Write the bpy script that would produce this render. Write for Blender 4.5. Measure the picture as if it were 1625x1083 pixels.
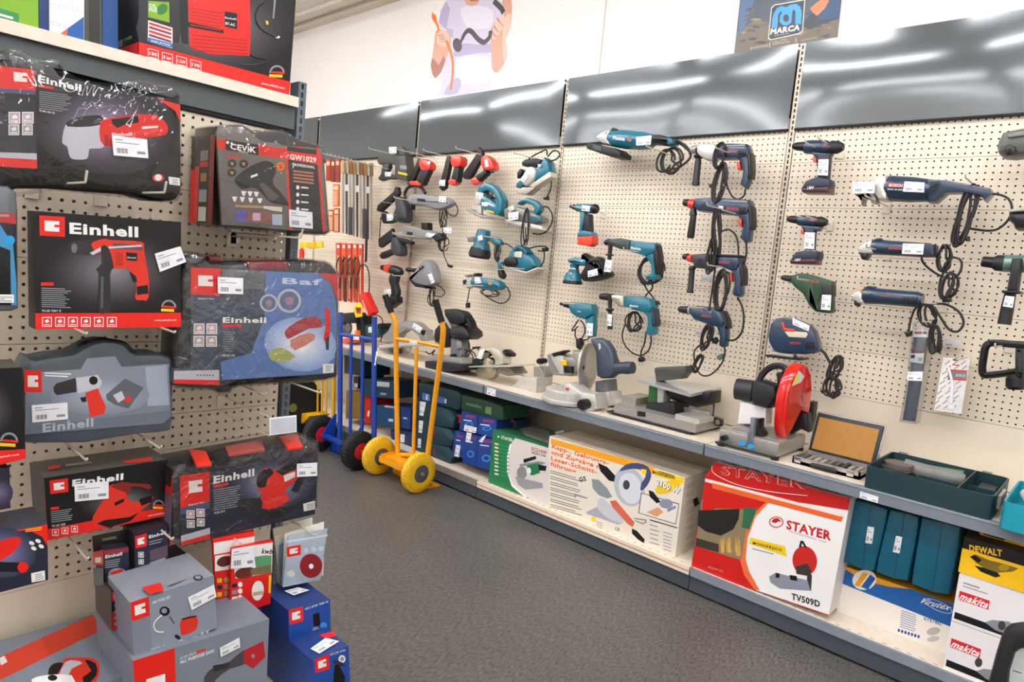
import bpy, math, random
from mathutils import Vector, Matrix
random.seed(7)
for o in list(bpy.data.objects): bpy.data.objects.remove(o, do_unlink=True)
SC = bpy.context.scene; COL = SC.collection
# ---------------------------------------------------------------- camera
FOC = 1067.9; YAW, PIT, ROL = -.7427, .1127, .0909
CAM = Vector((2.5884, -3.0976, 1.3403))
fw = Vector((math.sin(YAW)*math.cos(PIT), math.cos(YAW)*math.cos(PIT), -math.sin(PIT)))
_r = fw.cross(Vector((0, 0, 1))).normalized(); _u = _r.cross(fw)
cr = _r*math.cos(ROL) + _u*math.sin(ROL); cu = -_r*math.sin(ROL) + _u*math.cos(ROL)
cd = bpy.data.cameras.new('camera'); cam = bpy.data.objects.new('camera', cd); COL.objects.link(cam)
cd.sensor_width = 36; cd.lens = 36*FOC/1625; cd.clip_start = .05; cd.clip_end = 100
cam.matrix_world = Matrix(((cr.x, cu.x, -fw.x, CAM.x), (cr.y, cu.y, -fw.y, CAM.y), (cr.z, cu.z, -fw.z, CAM.z), (0, 0, 0, 1)))
SC.camera = cam
# ---------------------------------------------------------------- world, lamps, exposure
w = bpy.data.worlds.new('world'); SC.world = w; w.use_nodes = True
w.node_tree.nodes['Background'].inputs[0].default_value = (1, .97, .93, 1)
w.node_tree.nodes['Background'].inputs[1].default_value = .3
SC.view_settings.view_transform = 'Standard'; SC.view_settings.look = 'None'
SC.view_settings.gamma = 1; SC.view_settings.exposure = 0.36; SC.view_settings.use_curve_mapping = False
CEIL = 3.25
LAMP_E = 29.0
LAMPS = [(x, y) for y in (-2.45, -4.6, -6.6) for x in (-4.2, -2.6, -1.0, .6, 2.2, 3.8, 5.4)] + [(x, -1.5) for x in (-2.6, -1.0, .6, 2.2, 3.8)]  # last row is out of view, added to brighten the upper wall
# ---------------------------------------------------------------- materials
def lin(h):
    c = [int(h[i:i+2], 16)/255 for i in (0, 2, 4)]
    return tuple((v/12.92 if v <= .04045 else ((v+.055)/1.055)**2.4) for v in c)
_M = {}
def M(h, rough=.45, metal=0.0, kind='', noise=.06):
    key = (h, rough, metal, kind, noise)
    if key in _M: return _M[key]
    m = bpy.data.materials.new('paint_'+h+kind); m.use_nodes = True; nt = m.node_tree; N = nt.nodes; L = nt.links
    b = N['Principled BSDF']; c = lin(h)
    b.inputs['Roughness'].default_value = rough; b.inputs['Metallic'].default_value = metal
    if kind == 'print':
        b.inputs['Base Color'].default_value = (*c, 1); b.inputs['Roughness'].default_value = .38
    else:
        tc = N.new('ShaderNodeTexCoord'); nz = N.new('ShaderNodeTexNoise'); nz.inputs['Scale'].default_value = 35
        mx = N.new('ShaderNodeMix'); mx.data_type = 'RGBA'
        mx.inputs[6].default_value = (*[v*(1-noise*2) for v in c], 1); mx.inputs[7].default_value = (*[min(1, v*(1+noise*2)) for v in c], 1)
        L.new(tc.outputs['Object'], nz.inputs['Vector']); L.new(nz.outputs['Fac'], mx.inputs[0]); L.new(mx.outputs[2], b.inputs['Base Color'])
    if kind == 'coat': b.inputs['Coat Weight'].default_value = .6; b.inputs['Coat Roughness'].default_value = .12
    if kind == 'emit':
        b.inputs['Emission Color'].default_value = (*c, 1); b.inputs['Emission Strength'].default_value = LAMP_E
    _M[key] = m; return m
def film(name, tint=(1, 1, 1), refl=.10, rough=.1, bump=.25, scale=14):
    if name in _M: return _M[name]
    m = bpy.data.materials.new(name); m.use_nodes = True; nt = m.node_tree; N = nt.nodes; L = nt.links
    N.remove(N['Principled BSDF']); out = N['Material Output']
    t = N.new('ShaderNodeBsdfTransparent'); t.inputs[0].default_value = (*tint, 1)
    g = N.new('ShaderNodeBsdfGlossy'); g.inputs['Roughness'].default_value = rough
    mx = N.new('ShaderNodeMixShader'); lw = N.new('ShaderNodeLayerWeight'); lw.inputs[0].default_value = .3
    ma = N.new('ShaderNodeMath'); ma.operation = 'MULTIPLY_ADD'; ma.inputs[1].default_value = .35; ma.inputs[2].default_value = refl
    nz = N.new('ShaderNodeTexNoise'); nz.inputs['Scale'].default_value = scale; nz.inputs['Distortion'].default_value = 2.2
    bp = N.new('ShaderNodeBump'); bp.inputs['Strength'].default_value = bump; bp.inputs['Distance'].default_value = .02
    tc = N.new('ShaderNodeTexCoord'); L.new(tc.outputs['Object'], nz.inputs['Vector'])
    L.new(nz.outputs['Fac'], bp.inputs['Height']); L.new(bp.outputs[0], g.inputs['Normal'])
    L.new(lw.outputs['Fresnel'], ma.inputs[0]); L.new(ma.outputs[0], mx.inputs[0])
    L.new(t.outputs[0], mx.inputs[1]); L.new(g.outputs[0], mx.inputs[2]); L.new(mx.outputs[0], out.inputs['Surface'])
    _M[name] = m; return m
def header_mat():
    m = bpy.data.materials.new('grey_glossy_sheet_metal'); m.use_nodes = True; nt = m.node_tree; N = nt.nodes; L = nt.links
    b = N['Principled BSDF']; b.inputs['Base Color'].default_value = (*lin('5F6566'), 1); b.inputs['Roughness'].default_value = .13
    b.inputs['Metallic'].default_value = .35; b.inputs['Coat Weight'].default_value = .5; b.inputs['Coat Roughness'].default_value = .1
    tc = N.new('ShaderNodeTexCoord'); nz = N.new('ShaderNodeTexNoise'); nz.inputs['Scale'].default_value = 1.6; nz.inputs['Detail'].default_value = 0
    mp = N.new('ShaderNodeMapping'); mp.inputs['Scale'].default_value = (1, 1, 1.3)
    bp = N.new('ShaderNodeBump'); bp.inputs['Strength'].default_value = .3; bp.inputs['Distance'].default_value = .09
    L.new(tc.outputs['Object'], mp.inputs[0]); L.new(mp.outputs[0], nz.inputs['Vector']); L.new(nz.outputs['Fac'], bp.inputs['Height'])
    L.new(bp.outputs[0], b.inputs['Normal']); L.new(bp.outputs[0], b.inputs['Coat Normal']); return m
def floor_mat():
    m = bpy.data.materials.new('speckled_grey_vinyl'); m.use_nodes = True; nt = m.node_tree; N = nt.nodes; L = nt.links
    b = N['Principled BSDF']; b.inputs['Roughness'].default_value = .42
    tc = N.new('ShaderNodeTexCoord')
    n1 = N.new('ShaderNodeTexNoise'); n1.inputs['Scale'].default_value = 150; n1.inputs['Detail'].default_value = 5
    mp = N.new('ShaderNodeMapping'); mp.inputs['Scale'].default_value = (1, .28, 1); mp.inputs['Rotation'].default_value = (0, 0, .5)
    r1 = N.new('ShaderNodeValToRGB'); r1.color_ramp.elements[0].position = .3; r1.color_ramp.elements[1].position = .7
    r1.color_ramp.elements[0].color = (*lin('45423E'), 1); r1.color_ramp.elements[1].color = (*lin('7A756D'), 1)
    n2 = N.new('ShaderNodeTexNoise'); n2.inputs['Scale'].default_value = 3; n2.inputs['Detail'].default_value = 4
    vo = N.new('ShaderNodeTexVoronoi'); vo.inputs['Scale'].default_value = 45
    r2 = N.new('ShaderNodeValToRGB'); r2.color_ramp.elements[0].position = .0; r2.color_ramp.elements[1].position = .09
    r2.color_ramp.elements[0].color = (*lin('A8A096'), 1); r2.color_ramp.elements[1].color = (0, 0, 0, 1)
    mx = N.new('ShaderNodeMix'); mx.data_type = 'RGBA'; mx.blend_type = 'MULTIPLY'; mx.inputs[0].default_value = .35
    ad = N.new('ShaderNodeMix'); ad.data_type = 'RGBA'; ad.blend_type = 'ADD'; ad.inputs[0].default_value = .35
    L.new(tc.outputs['Object'], mp.inputs[0]); L.new(mp.outputs[0], n1.inputs['Vector']); L.new(n1.outputs['Fac'], r1.inputs[0])
    L.new(tc.outputs['Object'], n2.inputs['Vector']); L.new(tc.outputs['Object'], vo.inputs['Vector']); L.new(vo.outputs['Distance'], r2.inputs[0])
    L.new(r1.outputs[0], mx.inputs[6]); L.new(n2.outputs['Fac'], mx.inputs[7]); L.new(mx.outputs[2], ad.inputs[6]); L.new(r2.outputs[0], ad.inputs[7])
    L.new(ad.outputs[2], b.inputs['Base Color']); return m
CREAM = M('E6D8C2', .4); WHITE = M('F4EEE6', .5); DGREY = M('3A4046', .4); RAIL = M('7E868F', .35, .2)
BLK = M('0D0D0E', .4); BLK2 = M('1B1C1E', .5); RUB = M('0D0E0F', .7); STEEL = M('C4C2BC', .22, .6); CHROME = M('D8D6D0', .12, 1)
HOOK = M('E4DAC8', .3, .2); TEAL = M('12788A', .38); NAVY = M('1F3A56', .42); RED = M('D4200F', .35); DRED = M('8A1410', .4)
PW = M('F1EFEA', .4, 0, 'print'); PR = M('E31E13', .4, 0, 'print'); PK = M('09090C', .4, 0, 'print'); PG = M('8C8F96', .4, 0, 'print'); PY = M('F0C419', .4, 0, 'print')
LBL = M('EEF0F2', .5)
# ---------------------------------------------------------------- frames: plane + pixel reading of the photograph on it
class Fr:
    def __init__(s, o, U, V, N): s.o, s.U, s.V, s.N = Vector(o), Vector(U), Vector(V), Vector(N)
    def pt(s, u, v, w=0): return s.o + s.U*u + s.V*v + s.N*w
    def uv(s, x, y, w=0):
        d = fw*FOC + cr*(x-812.5) - cu*(y-541.5)
        t = ((s.o + s.N*w - CAM).dot(s.N))/d.dot(s.N); p = CAM + d*t - s.o
        return (p.dot(s.U), p.dot(s.V))
    def rot(s, x, y, w, yaw=0, pitch=0):            # frame through the point seen at x,y; turned about the vertical by yaw
        q = Matrix.Rotation(yaw, 3, 'Z'); U = q @ s.U; N = q @ s.N
        if pitch: q2 = Matrix.Rotation(pitch, 3, U); N = q2 @ N; V = q2 @ s.V
        else: V = s.V
        u, v = s.uv(x, y, w); return Fr(s.pt(u, v, w), U, V, N)
WALL = Fr((0, 0, 0), (1, 0, 0), (0, 0, 1), (0, -1, 0))
GON = Fr((.6535, 0, 0), (0, 1, 0), (0, 0, 1), (1, 0, 0))
CR = [0, 0, 1]
def K(x, y, s): CR[:] = [x, y, s]
def C(x, y): return (CR[0]+x/CR[2], CR[1]+y/CR[2])
def PP(s):                                           # "x,y x,y" -> list of pixels
    if isinstance(s, str): s = [tuple(float(a) for a in q.split(',')) for q in s.split()]
    return [C(*q) for q in s]
def W3(fr, x, y, w): a = C(x, y); u, v = fr.uv(a[0], a[1], w); return fr.pt(u, v, w)
def onz(x, y, z): d = fw*FOC + cr*(x-812.5) - cu*(y-541.5); return CAM + d*((z-CAM.z)/d.z)
# ---------------------------------------------------------------- mesh builder
def smooth2(p, n=4, closed=True):
    out = []; L = len(p)
    for i in range(L if closed else L-1):
        g = lambda k: p[(i+k) % L] if closed else p[max(0, min(L-1, i+k))]
        a, b, c, d = g(-1), g(0), g(1), g(2)
        for k in range(n):
            t = k/n
            out.append(tuple(.5*((2*b[j]) + (-a[j]+c[j])*t + (2*a[j]-5*b[j]+4*c[j]-d[j])*t*t + (-a[j]+3*b[j]-3*c[j]+d[j])*t**3) for j in range(len(b))))
    if not closed: out.append(tuple(p[-1]))
    return out
def area(p): return .5*sum(p[i][0]*p[(i+1) % len(p)][1]-p[(i+1) % len(p)][0]*p[i][1] for i in range(len(p)))
def inset(p, d):                                     # p counter-clockwise
    n = len(p); out = []
    for i in range(n):
        a, b, c = Vector(p[i-1]), Vector(p[i]), Vector(p[(i+1) % n])
        e1, e2 = (b-a), (c-b)
        if e1.length < 1e-7 or e2.length < 1e-7: out.append(tuple(b)); continue
        e1.normalize(); e2.normalize(); n1 = Vector((-e1.y, e1.x)); n2 = Vector((-e2.y, e2.x)); m = n1+n2
        if m.length < .3: m = n1
        m.normalize(); k = d/max(.5, m.dot(n1)); out.append(tuple(b+m*k))
    return out
_T = {}
def text_mesh(s, bold):
    if (s, bold) not in _T:
        c = bpy.data.curves.new('t', 'FONT'); c.body = s; c.size = 1; c.resolution_u = 2; c.offset = bold*.6; c.space_character = 1.08; c.fill_mode = 'FRONT'
        o = bpy.data.objects.new('t', c); COL.objects.link(o); bpy.context.view_layer.update()
        me = o.evaluated_get(bpy.context.evaluated_depsgraph_get()).to_mesh()
        V = [tuple(v.co) for v in me.vertices]; F = [tuple(p.vertices) for p in me.polygons]
        x0 = min(v[0] for v in V); x1 = max(v[0] for v in V); y1 = max(v[1] for v in V); y0 = min(v[1] for v in V)
        _T[(s, bold)] = ([((v[0]-x0)/(x1-x0), v[1]/max(.3, y1)) for v in V], F, (x1-x0)/max(.3, y1))
        o.to_mesh_clear() if False else None
        bpy.data.objects.remove(o); bpy.data.curves.remove(c)
    return _T[(s, bold)]
class MB:
    def __init__(s): s.V, s.F, s.I, s.S, s.mats, s.k, s.hard = [], [], [], [], [], 0, 32
    def mi(s, m):
        if m not in s.mats: s.mats.append(m)
        return s.mats.index(m)
    def add(s, V, F, m, sm=True):
        b = len(s.V); i = s.mi(m); s.V += [tuple(v) for v in V]
        for f in F: s.F.append([b+q for q in f]); s.I.append(i); s.S.append(sm)
        return s
    def hexa(s, P8, m):                              # 4 bottom, 4 top
        return s.add(P8, [(3, 2, 1, 0), (4, 5, 6, 7), (0, 1, 5, 4), (1, 2, 6, 5), (2, 3, 7, 6), (3, 0, 4, 7)], m, False)
    def box(s, x0, x1, y0, y1, z0, z1, m): return s.hexa([(x0, y0, z0), (x1, y0, z0), (x1, y1, z0), (x0, y1, z0), (x0, y0, z1), (x1, y0, z1), (x1, y1, z1), (x0, y1, z1)], m)
    def slabuv(s, fr, p, w0, w1, bev, m, front=None, st=2):
        if area(p) < 0: p = p[::-1]
        bev = min(bev, (w1-w0)*.49); n = len(p); rings = []
        if bev <= 0: prof = [(0, w0), (0, w1)]
        else:
            prof = [(bev*(1-math.sin(a)), w0+bev*(1-math.cos(a))) for a in [math.pi/2*k/st for k in range(st+1)]]
            prof += [(bev*(1-math.cos(a)), w1-bev*(1-math.sin(a))) for a in [math.pi/2*k/st for k in range(st+1)]]
        for d, w in prof:
            q = inset(p, d) if d > 1e-9 else p; rings.append([fr.pt(a, b, w) for a, b in q])
        V = [v for r in rings for v in r]; F = []
        for k in range(len(rings)-1):
            for i in range(n): j = (i+1) % n; F.append((k*n+i, k*n+j, (k+1)*n+j, (k+1)*n+i))
        s.add(V, F, m); e = (len(rings)-1)*n; b = len(s.V)-len(V)
        s.F.append([b+i for i in range(n)][::-1]); s.I.append(s.mi(m)); s.S.append(False)
        s.F.append([b+e+i for i in range(n)]); s.I.append(s.mi(front or m)); s.S.append(False)
        return s
    def slab(s, fr, pts, w0, w1, bev, m, sm=0, front=None, st=2):
        p = [fr.uv(x, y, w1-bev) for x, y in PP(pts)]
        if sm: p = smooth2(p, sm)
        return s.slabuv(fr, p, w0, w1, bev, m, front, st)
    def poly(s, fr, pts, w, m, sm=0, uv=False):      # flat printed area
        s.k += 1; w2 = w+.00002*s.k
        p = list(pts) if uv else [fr.uv(x, y, w) for x, y in PP(pts)]
        if sm: p = smooth2(p, sm)
        if area(p) < 0: p = p[::-1]
        return s.add([fr.pt(a, b, w2) for a, b in p], [list(range(len(p)))], m, False)
    def ell(s, fr, c, rx, ry, w, m, n=20, rot=0):
        q = [(c[0]+rx*math.cos(t)*math.cos(rot)-ry*math.sin(t)*math.sin(rot), c[1]+rx*math.cos(t)*math.sin(rot)+ry*math.sin(t)*math.cos(rot)) for t in [2*math.pi*k/n for k in range(n)]]
        return s.poly(fr, q, w, m)
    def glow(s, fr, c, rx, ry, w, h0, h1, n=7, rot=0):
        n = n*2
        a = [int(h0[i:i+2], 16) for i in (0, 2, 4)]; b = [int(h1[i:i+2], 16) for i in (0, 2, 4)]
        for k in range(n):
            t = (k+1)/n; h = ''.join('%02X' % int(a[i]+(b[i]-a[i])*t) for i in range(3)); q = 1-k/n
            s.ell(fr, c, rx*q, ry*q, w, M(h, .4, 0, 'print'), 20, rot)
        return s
    def text(s, fr, t, a, b, w, m, h=None, bold=.03, shear=0):   # baseline a -> b (pixels), h = cap height in pixels
        s.k += 1; w2 = w+.00002*s.k; V, F, asp = text_mesh(t, bold); A = C(*a); B = C(*b)
        u0 = Vector(fr.uv(A[0], A[1], w)); u1 = Vector(fr.uv(B[0], B[1], w)); d = u1-u0
        if h: hh = (Vector(fr.uv(A[0], A[1]-h/CR[2], w))-u0).length
        else: hh = d.length/asp
        n = Vector((-d.y, d.x)).normalized()*hh
        return s.add([fr.pt(*(u0+d*(x+y*shear)+n*y), w2) for x, y in V], F, m, False)
    def lines(s, fr, tl, tr, bl, n, w, m, fill=.45, jit=.3):     # small unreadable print: rows of thin bars
        rnd = random.Random(int(tl[0]*7+tl[1]))
        for i in range(n):
            a = [tl[j]+(bl[j]-tl[j])*(i+.2)/n for j in (0, 1)]; h = [(bl[j]-tl[j])/n*fill for j in (0, 1)]
            L = 1-jit*rnd.random(); d = [(tr[j]-tl[j])*L for j in (0, 1)]
            s.poly(fr, [(a[0], a[1]), (a[0]+d[0], a[1]+d[1]), (a[0]+d[0]+h[0], a[1]+d[1]+h[1]), (a[0]+h[0], a[1]+h[1])], w, m)
            s.k -= 1
        s.k += 1; return s
    def tube(s, path, r, m, seg=8, closed=False, caps=True, flat=1.0):
        P = [Vector(p) for p in path]; n = len(P); R = r if isinstance(r, (list, tuple)) else [r]*n
        V = []; up = None
        for i in range(n):
            t = (P[(i+1) % n]-P[i-1]) if closed or 0 < i < n-1 else (P[1]-P[0] if i == 0 else P[-1]-P[-2])
            if t.length < 1e-9: t = Vector((0, 0, 1))
            t.normalize()
            if up is None: up = t.orthogonal().normalized() if abs(t.z) > .9 else (Vector((0, 0, 1))-t*t.z).normalized()
            else:
                up = up-t*up.dot(t); up = up.normalized() if up.length > 1e-6 else t.orthogonal().normalized()
            sd = t.cross(up)
            for k in range(seg): a = 2*math.pi*k/seg; V.append(P[i]+(up*math.cos(a)+sd*math.sin(a)*flat)*R[i])
        F = []
        for i in range(n if closed else n-1):
            j = (i+1) % n
            for k in range(seg): l = (k+1) % seg; F.append((i*seg+k, i*seg+l, j*seg+l, j*seg+k))
        if caps and not closed: F += [list(range(seg))[::-1], [(n-1)*seg+k for k in range(seg)]]
        return s.add(V, F, m)
    def lathe(s, a, b, prof, m, seg=20):             # prof: (t along a->b, radius in metres)
        a, b = Vector(a), Vector(b); ax = b-a; P = [a+ax*t for t, r in prof]; z = ax.normalized(); up = z.orthogonal().normalized(); sd = z.cross(up)
        V = [P[i]+(up*math.cos(2*math.pi*k/seg)+sd*math.sin(2*math.pi*k/seg))*max(prof[i][1], 1e-4) for i in range(len(P)) for k in range(seg)]
        F = [(i*seg+k, i*seg+(k+1) % seg, (i+1)*seg+(k+1) % seg, (i+1)*seg+k) for i in range(len(P)-1) for k in range(seg)]
        F += [list(range(seg))[::-1], [(len(P)-1)*seg+k for k in range(seg)]]
        return s.add(V, F, m)
    def lat(s, fr, a, b, w, prof, m, seg=20, wb=None):   # pixels a->b, radii in (crop) pixels measured at a
        A = W3(fr, *a, w); B = W3(fr, *b, w if wb is None else wb); q = W3(fr, a[0], a[1]+10, w); k = (q-A).length/10
        return s.lathe(A, B, [(t, r*k) for t, r in prof], m, seg)
    def cord(s, fr, pts, w, r, m, n=5, closed=False, seg=7):
        pts = PP(pts); ws = w if isinstance(w, (list, tuple)) else [w]*len(pts)
        p = [tuple(fr.pt(*fr.uv(x, y, q), q)) for (x, y), q in zip(pts, ws)]
        return s.tube(smooth2(p, n, closed), r, m, seg, closed)
    def hank(s, fr, c, rx, ry, turns, w, r, m, rot=0, jit=.15, seed=1):    # coiled cord
        rnd = random.Random(seed); p = []; c0 = C(*c); u, v = fr.uv(*c0, w); kx = 1/CR[2]
        sc = (Vector(fr.uv(c0[0], c0[1]+10, w))-Vector((u, v))).length/10*kx
        for t in range(turns):
            a, b = rx*(1-3.2*jit*rnd.random()), ry*(1-jit*rnd.random()); dw = rnd.uniform(-.008, .012); ox = rnd.uniform(-.35, .35)*rx; oy = rnd.uniform(-.08, .08)*ry; tw = rnd.uniform(-.12, .12)
            for k in range(14):
                th = 2*math.pi*k/14; x = (a*math.cos(th)+ox+tw*b*math.sin(th))*sc; y = (b*math.sin(th)+oy)*sc
                p.append(tuple(fr.pt(u+x*math.cos(rot)-y*math.sin(rot), v+x*math.sin(rot)+y*math.cos(rot), w+dw+.004*math.sin(th+t))))
        return s.tube(smooth2(p, 2, False), r, m, 6)
    def build(s, name, parent=None, hard=None):
        me = bpy.data.meshes.new(name); L = Vector((0, 0, 0))
        if parent is not None: L = parent['_loc'] if '_loc' in parent else parent.location; L = Vector(L)
        else:
            xs, ys, zs = zip(*s.V); L = Vector(((min(xs)+max(xs))/2, (min(ys)+max(ys))/2, min(zs)))
        me.from_pydata([(x-L.x, y-L.y, z-L.z) for x, y, z in s.V], [], s.F)
        for m in s.mats: me.materials.append(m)
        me.polygons.foreach_set('material_index', s.I); me.polygons.foreach_set('use_smooth', s.S)
        me.update(); me.validate()
        try: me.set_sharp_from_angle(angle=math.radians(s.hard))
        except Exception: pass
        o = bpy.data.objects.new(name, me); COL.objects.link(o)
        if parent is not None: o.parent = parent; LOCS[o.name] = L
        else: o.location = L; LOCS[o.name] = L
        o['_loc'] = tuple(L); return o
LOCS = {}
def tagit(o, label, cat, group=None):
    o['label'] = label; o['category'] = cat
    if group: o['group'] = group
    return o
def thing(name, loc, label, cat, group=None):
    o = bpy.data.objects.new(name, None); COL.objects.link(o); o.location = loc; o.empty_display_size = .05; o['_loc'] = tuple(loc)
    return tagit(o, label, cat, group)
def at(fr, pts, w): p = PP(pts)[0]; u, v = fr.uv(p[0], p[1], w); return fr.pt(u, v, w)
def struct(o): o['kind'] = 'structure'; return o
def plabel(root, fr, quad, w, name='price_label', big=False):   # paper price label with printed bars; quad tl tr br bl
    b = MB(); q = PP(quad); uv = [fr.uv(x, y, w) for x, y in q]
    b.slabuv(fr, uv, w, w+.0006, 0, LBL)
    def L(a, c): 
        x = [(uv[0][j]*(1-a)+uv[1][j]*a)*(1-c)+(uv[3][j]*(1-a)+uv[2][j]*a)*c for j in (0, 1)]; return tuple(x)
    R = lambda a0, a1, c0, c1, m: b.poly(fr, [L(a0, c0), L(a1, c0), L(a1, c1), L(a0, c1)], w+.0006, m, uv=True)
    R(.08, .3, .16, .21, PG); R(.08, .75, .3, .34, PG)
    for k in range(9): R(.1+k*.035, .1+k*.035+(.02 if k % 3 else .012), .6, .86, PK)
    R(.68, .92, .68, .82, PG)
    return b.build(name, root)
def emark(b, fr, quad, w, bg=PR, fg=PW, notch=True):           # red square with the block letter mark; quad tl tr br bl
    q = [fr.uv(x, y, w) for x, y in PP(quad)]
    def L(a, c): return tuple((q[0][j]*(1-a)+q[1][j]*a)*(1-c)+(q[3][j]*(1-a)+q[2][j]*a)*c for j in (0, 1))
    b.poly(fr, q, w, bg, uv=True)
    pts = [(.2, .22), (.8, .22), (.8, .42), (.55, .42), (.55, .52), (.8, .52), (.8, .78), (.2, .78), (.2, .62), (.2, .5)]
    b.poly(fr, [L(*p) for p in [(.2, .24), (.78, .24), (.78, .42), (.58, .42), (.58, .54), (.78, .54), (.78, .76), (.2, .76)]], w, fg, uv=True)
    return b
# ---------------------------------------------------------------- room
def plate(name, x0, x1, y0, y1, z0, z1, m): b = MB(); b.box(x0, x1, y0, y1, z0, z1, m); return struct(b.build(name))
RX0, RX1, RY0, RY1 = -6.2, 6.4, -7.2, .06
plate('floor', RX0, RX1, RY0, RY1, -.1, 0, floor_mat())
plate('ceiling', RX0, RX1, RY0, RY1, CEIL, CEIL+.1, M('EFEBE4', .7))
plate('wall_back', RX0, RX1, RY1, RY1+.1, -.1, CEIL+.1, M('F0E9E1', .6, 0, '', .01))
plate('wall_front', RX0, RX1, RY0-.1, RY0, -.1, CEIL+.1, WHITE)
plate('wall_left', RX0-.1, RX0, RY0, RY1, -.1, CEIL+.1, WHITE)
plate('wall_right', RX1, RX1+.1, RY0, RY1, -.1, CEIL+.1, WHITE)
b = MB(); b.box(.165, .172, .055, .06, 2.43, CEIL, M('D9CFC4', .6)); struct(b.build('trim_1'))
b = MB(); b.box(RX0, -1.0, -.02, .06, CEIL-.035, CEIL, M('E4DACA', .6)); b.box(RX0, RX1, -.16, -.10, CEIL-.03, CEIL, M('E4DACA', .6)); struct(b.build('trim_2'))
# ceiling lamps, including an added unseen row near the back wall
l0 = None
def lamp(x, y):
    t = thing('ceiling_light', (x, y, CEIL), 'white linear fluorescent tube light fixed under the shop ceiling', 'ceiling light', 'fluorescent lights in rows on the ceiling')
    b = MB(); b.box(x-.66, x+.66, y-.08, y+.08, CEIL-.05, CEIL, WHITE); b.build('housing', t)
    b = MB(); b.box(x-.62, x+.62, y-.05, y+.05, CEIL-.075, CEIL-.051, M('F8F8FF', .5, 0, 'emit')); b.build('diffuser', t); return t
def dup(root, dx, label=None):
    r = root.copy(); COL.objects.link(r); r.location = root.location+Vector(dx)
    if label: r['label'] = label
    for ch in root.children:
        c = ch.copy(); COL.objects.link(c); c.parent = r
        for g in ch.children: d = g.copy(); COL.objects.link(d); d.parent = c
    return r
l0 = lamp(*LAMPS[0])
for x, y in LAMPS[1:]: dup(l0, (x-LAMPS[0][0], y-LAMPS[0][1], 0))
# ---------------------------------------------------------------- perforated panels
def cells(nx, nz, pu, pv, hole, m, dep=.0015, rect=None):      # verts in local (u, w, v); holes are real
    V = []; F = []
    for i in range(nx):
        for j in range(nz):
            cx, cz = (i+.5)*pu, (j+.5)*pv; b = len(V)
            for k in range(8):
                a = math.pi/4*k; ox = round(math.cos(a)*1.415); oz = round(math.sin(a)*1.415)
                ox = max(-1, min(1, ox)); oz = max(-1, min(1, oz)); V.append((cx+ox*pu/2, 0, cz+oz*pv/2))
            for dd in (0, dep):
                for k in range(8):
                    a = math.pi/4*k
                    if rect: ox = max(-1, min(1, round(math.cos(a)*1.415))); oz = max(-1, min(1, round(math.sin(a)*1.415))); V.append((cx+ox*rect[0]/2, dd, cz+oz*rect[1]/2))
                    else: V.append((cx+hole*math.cos(a), dd, cz+hole*math.sin(a)))
            for k in range(8):
                l = (k+1) % 8; F.append((b+k, b+l, b+8+l, b+8+k)); F.append((b+8+k, b+8+l, b+16+l, b+16+k))
    return V, F
def mesh_of(name, V, F, m):
    me = bpy.data.meshes.new(name); me.from_pydata(V, [], F); me.materials.append(m); me.update(); return me
PANM = M('E8DAC2', .38, 0, '', .01)
def peg_mesh(h, r):
    V, F = cells(52, 8, .025, h/8, r, PANM)
    b = len(V); V += [(0, 0, 0), (1.3, 0, 0), (1.3, .012, 0), (0, .012, 0), (0, 0, h-.0015), (1.3, 0, h-.0015), (1.3, .012, h-.0015), (0, .012, h-.0015)]
    F += [(b, b+1, b+2, b+3), (b+4, b+7, b+6, b+5), (b, b+3, b+7, b+4), (b+1, b+5, b+6, b+2)]
    V = [(x, y, min(z, h-.0015)) for x, y, z in V]; return mesh_of('perforated_panel', V, F, PANM)
pegW = peg_mesh(.2, .0036); pegL = peg_mesh(.2075, .0042)
def upr_mesh(h):
    n = int(h/.025); V, F = cells(1, n, .026, .025, 0, None, .002, (.007, .016)); H = n*.025; b = len(V)
    V += [(0, 0, 0), (.026, 0, 0), (.026, .05, 0), (0, .05, 0), (0, 0, H), (.026, 0, H), (.026, .05, H), (0, .05, H)]
    F += [(b+4, b+5, b+6, b+7), (b+1, b+2, b+6, b+5), (b, b+4, b+7, b+3)]
    return V, F
def child(name, me, parent, loc, rz=0):
    o = bpy.data.objects.new(name, me); COL.objects.link(o); o.parent = parent; o.location = Vector(loc)-Vector(parent['_loc']); o.rotation_euler[2] = rz; return o
uV, uF = upr_mesh(2.43); UPR = mesh_of('slotted_upright', uV, uF, M('C9BCA6', .35, .2)); UPRD = mesh_of('slotted_upright_dark', uV, uF, M('5D666E', .35, .3))
uV2, uF2 = upr_mesh(1.825); UPRG = mesh_of('slotted_upright_grey', uV2, uF2, M('6A747C', .35, .3))
DARK = M('1A1B1D', .8); HDR = header_mat(); BW = 1.3333
names = {-1: 'farthest', 0: 'far', 1: 'hanging saw', 2: 'nailer and sander', 3: 'teal and blue drill', 4: 'cordless drill and grinder'}
labels = {-1: 'perforated wall shelving bay at the far end past the hanging saw blades', 0: 'perforated wall shelving bay holding long hooks of chisels and saw blades',
          1: 'perforated wall shelving bay behind the blue hand truck with far header panel', 2: 'perforated wall shelving bay holding staplers, teal planers and the grey sander',
          3: 'perforated wall shelving bay between the big teal grinder and the blue corded drills', 4: 'perforated wall shelving bay at the right with cordless drills and long blue grinder'}
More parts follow.
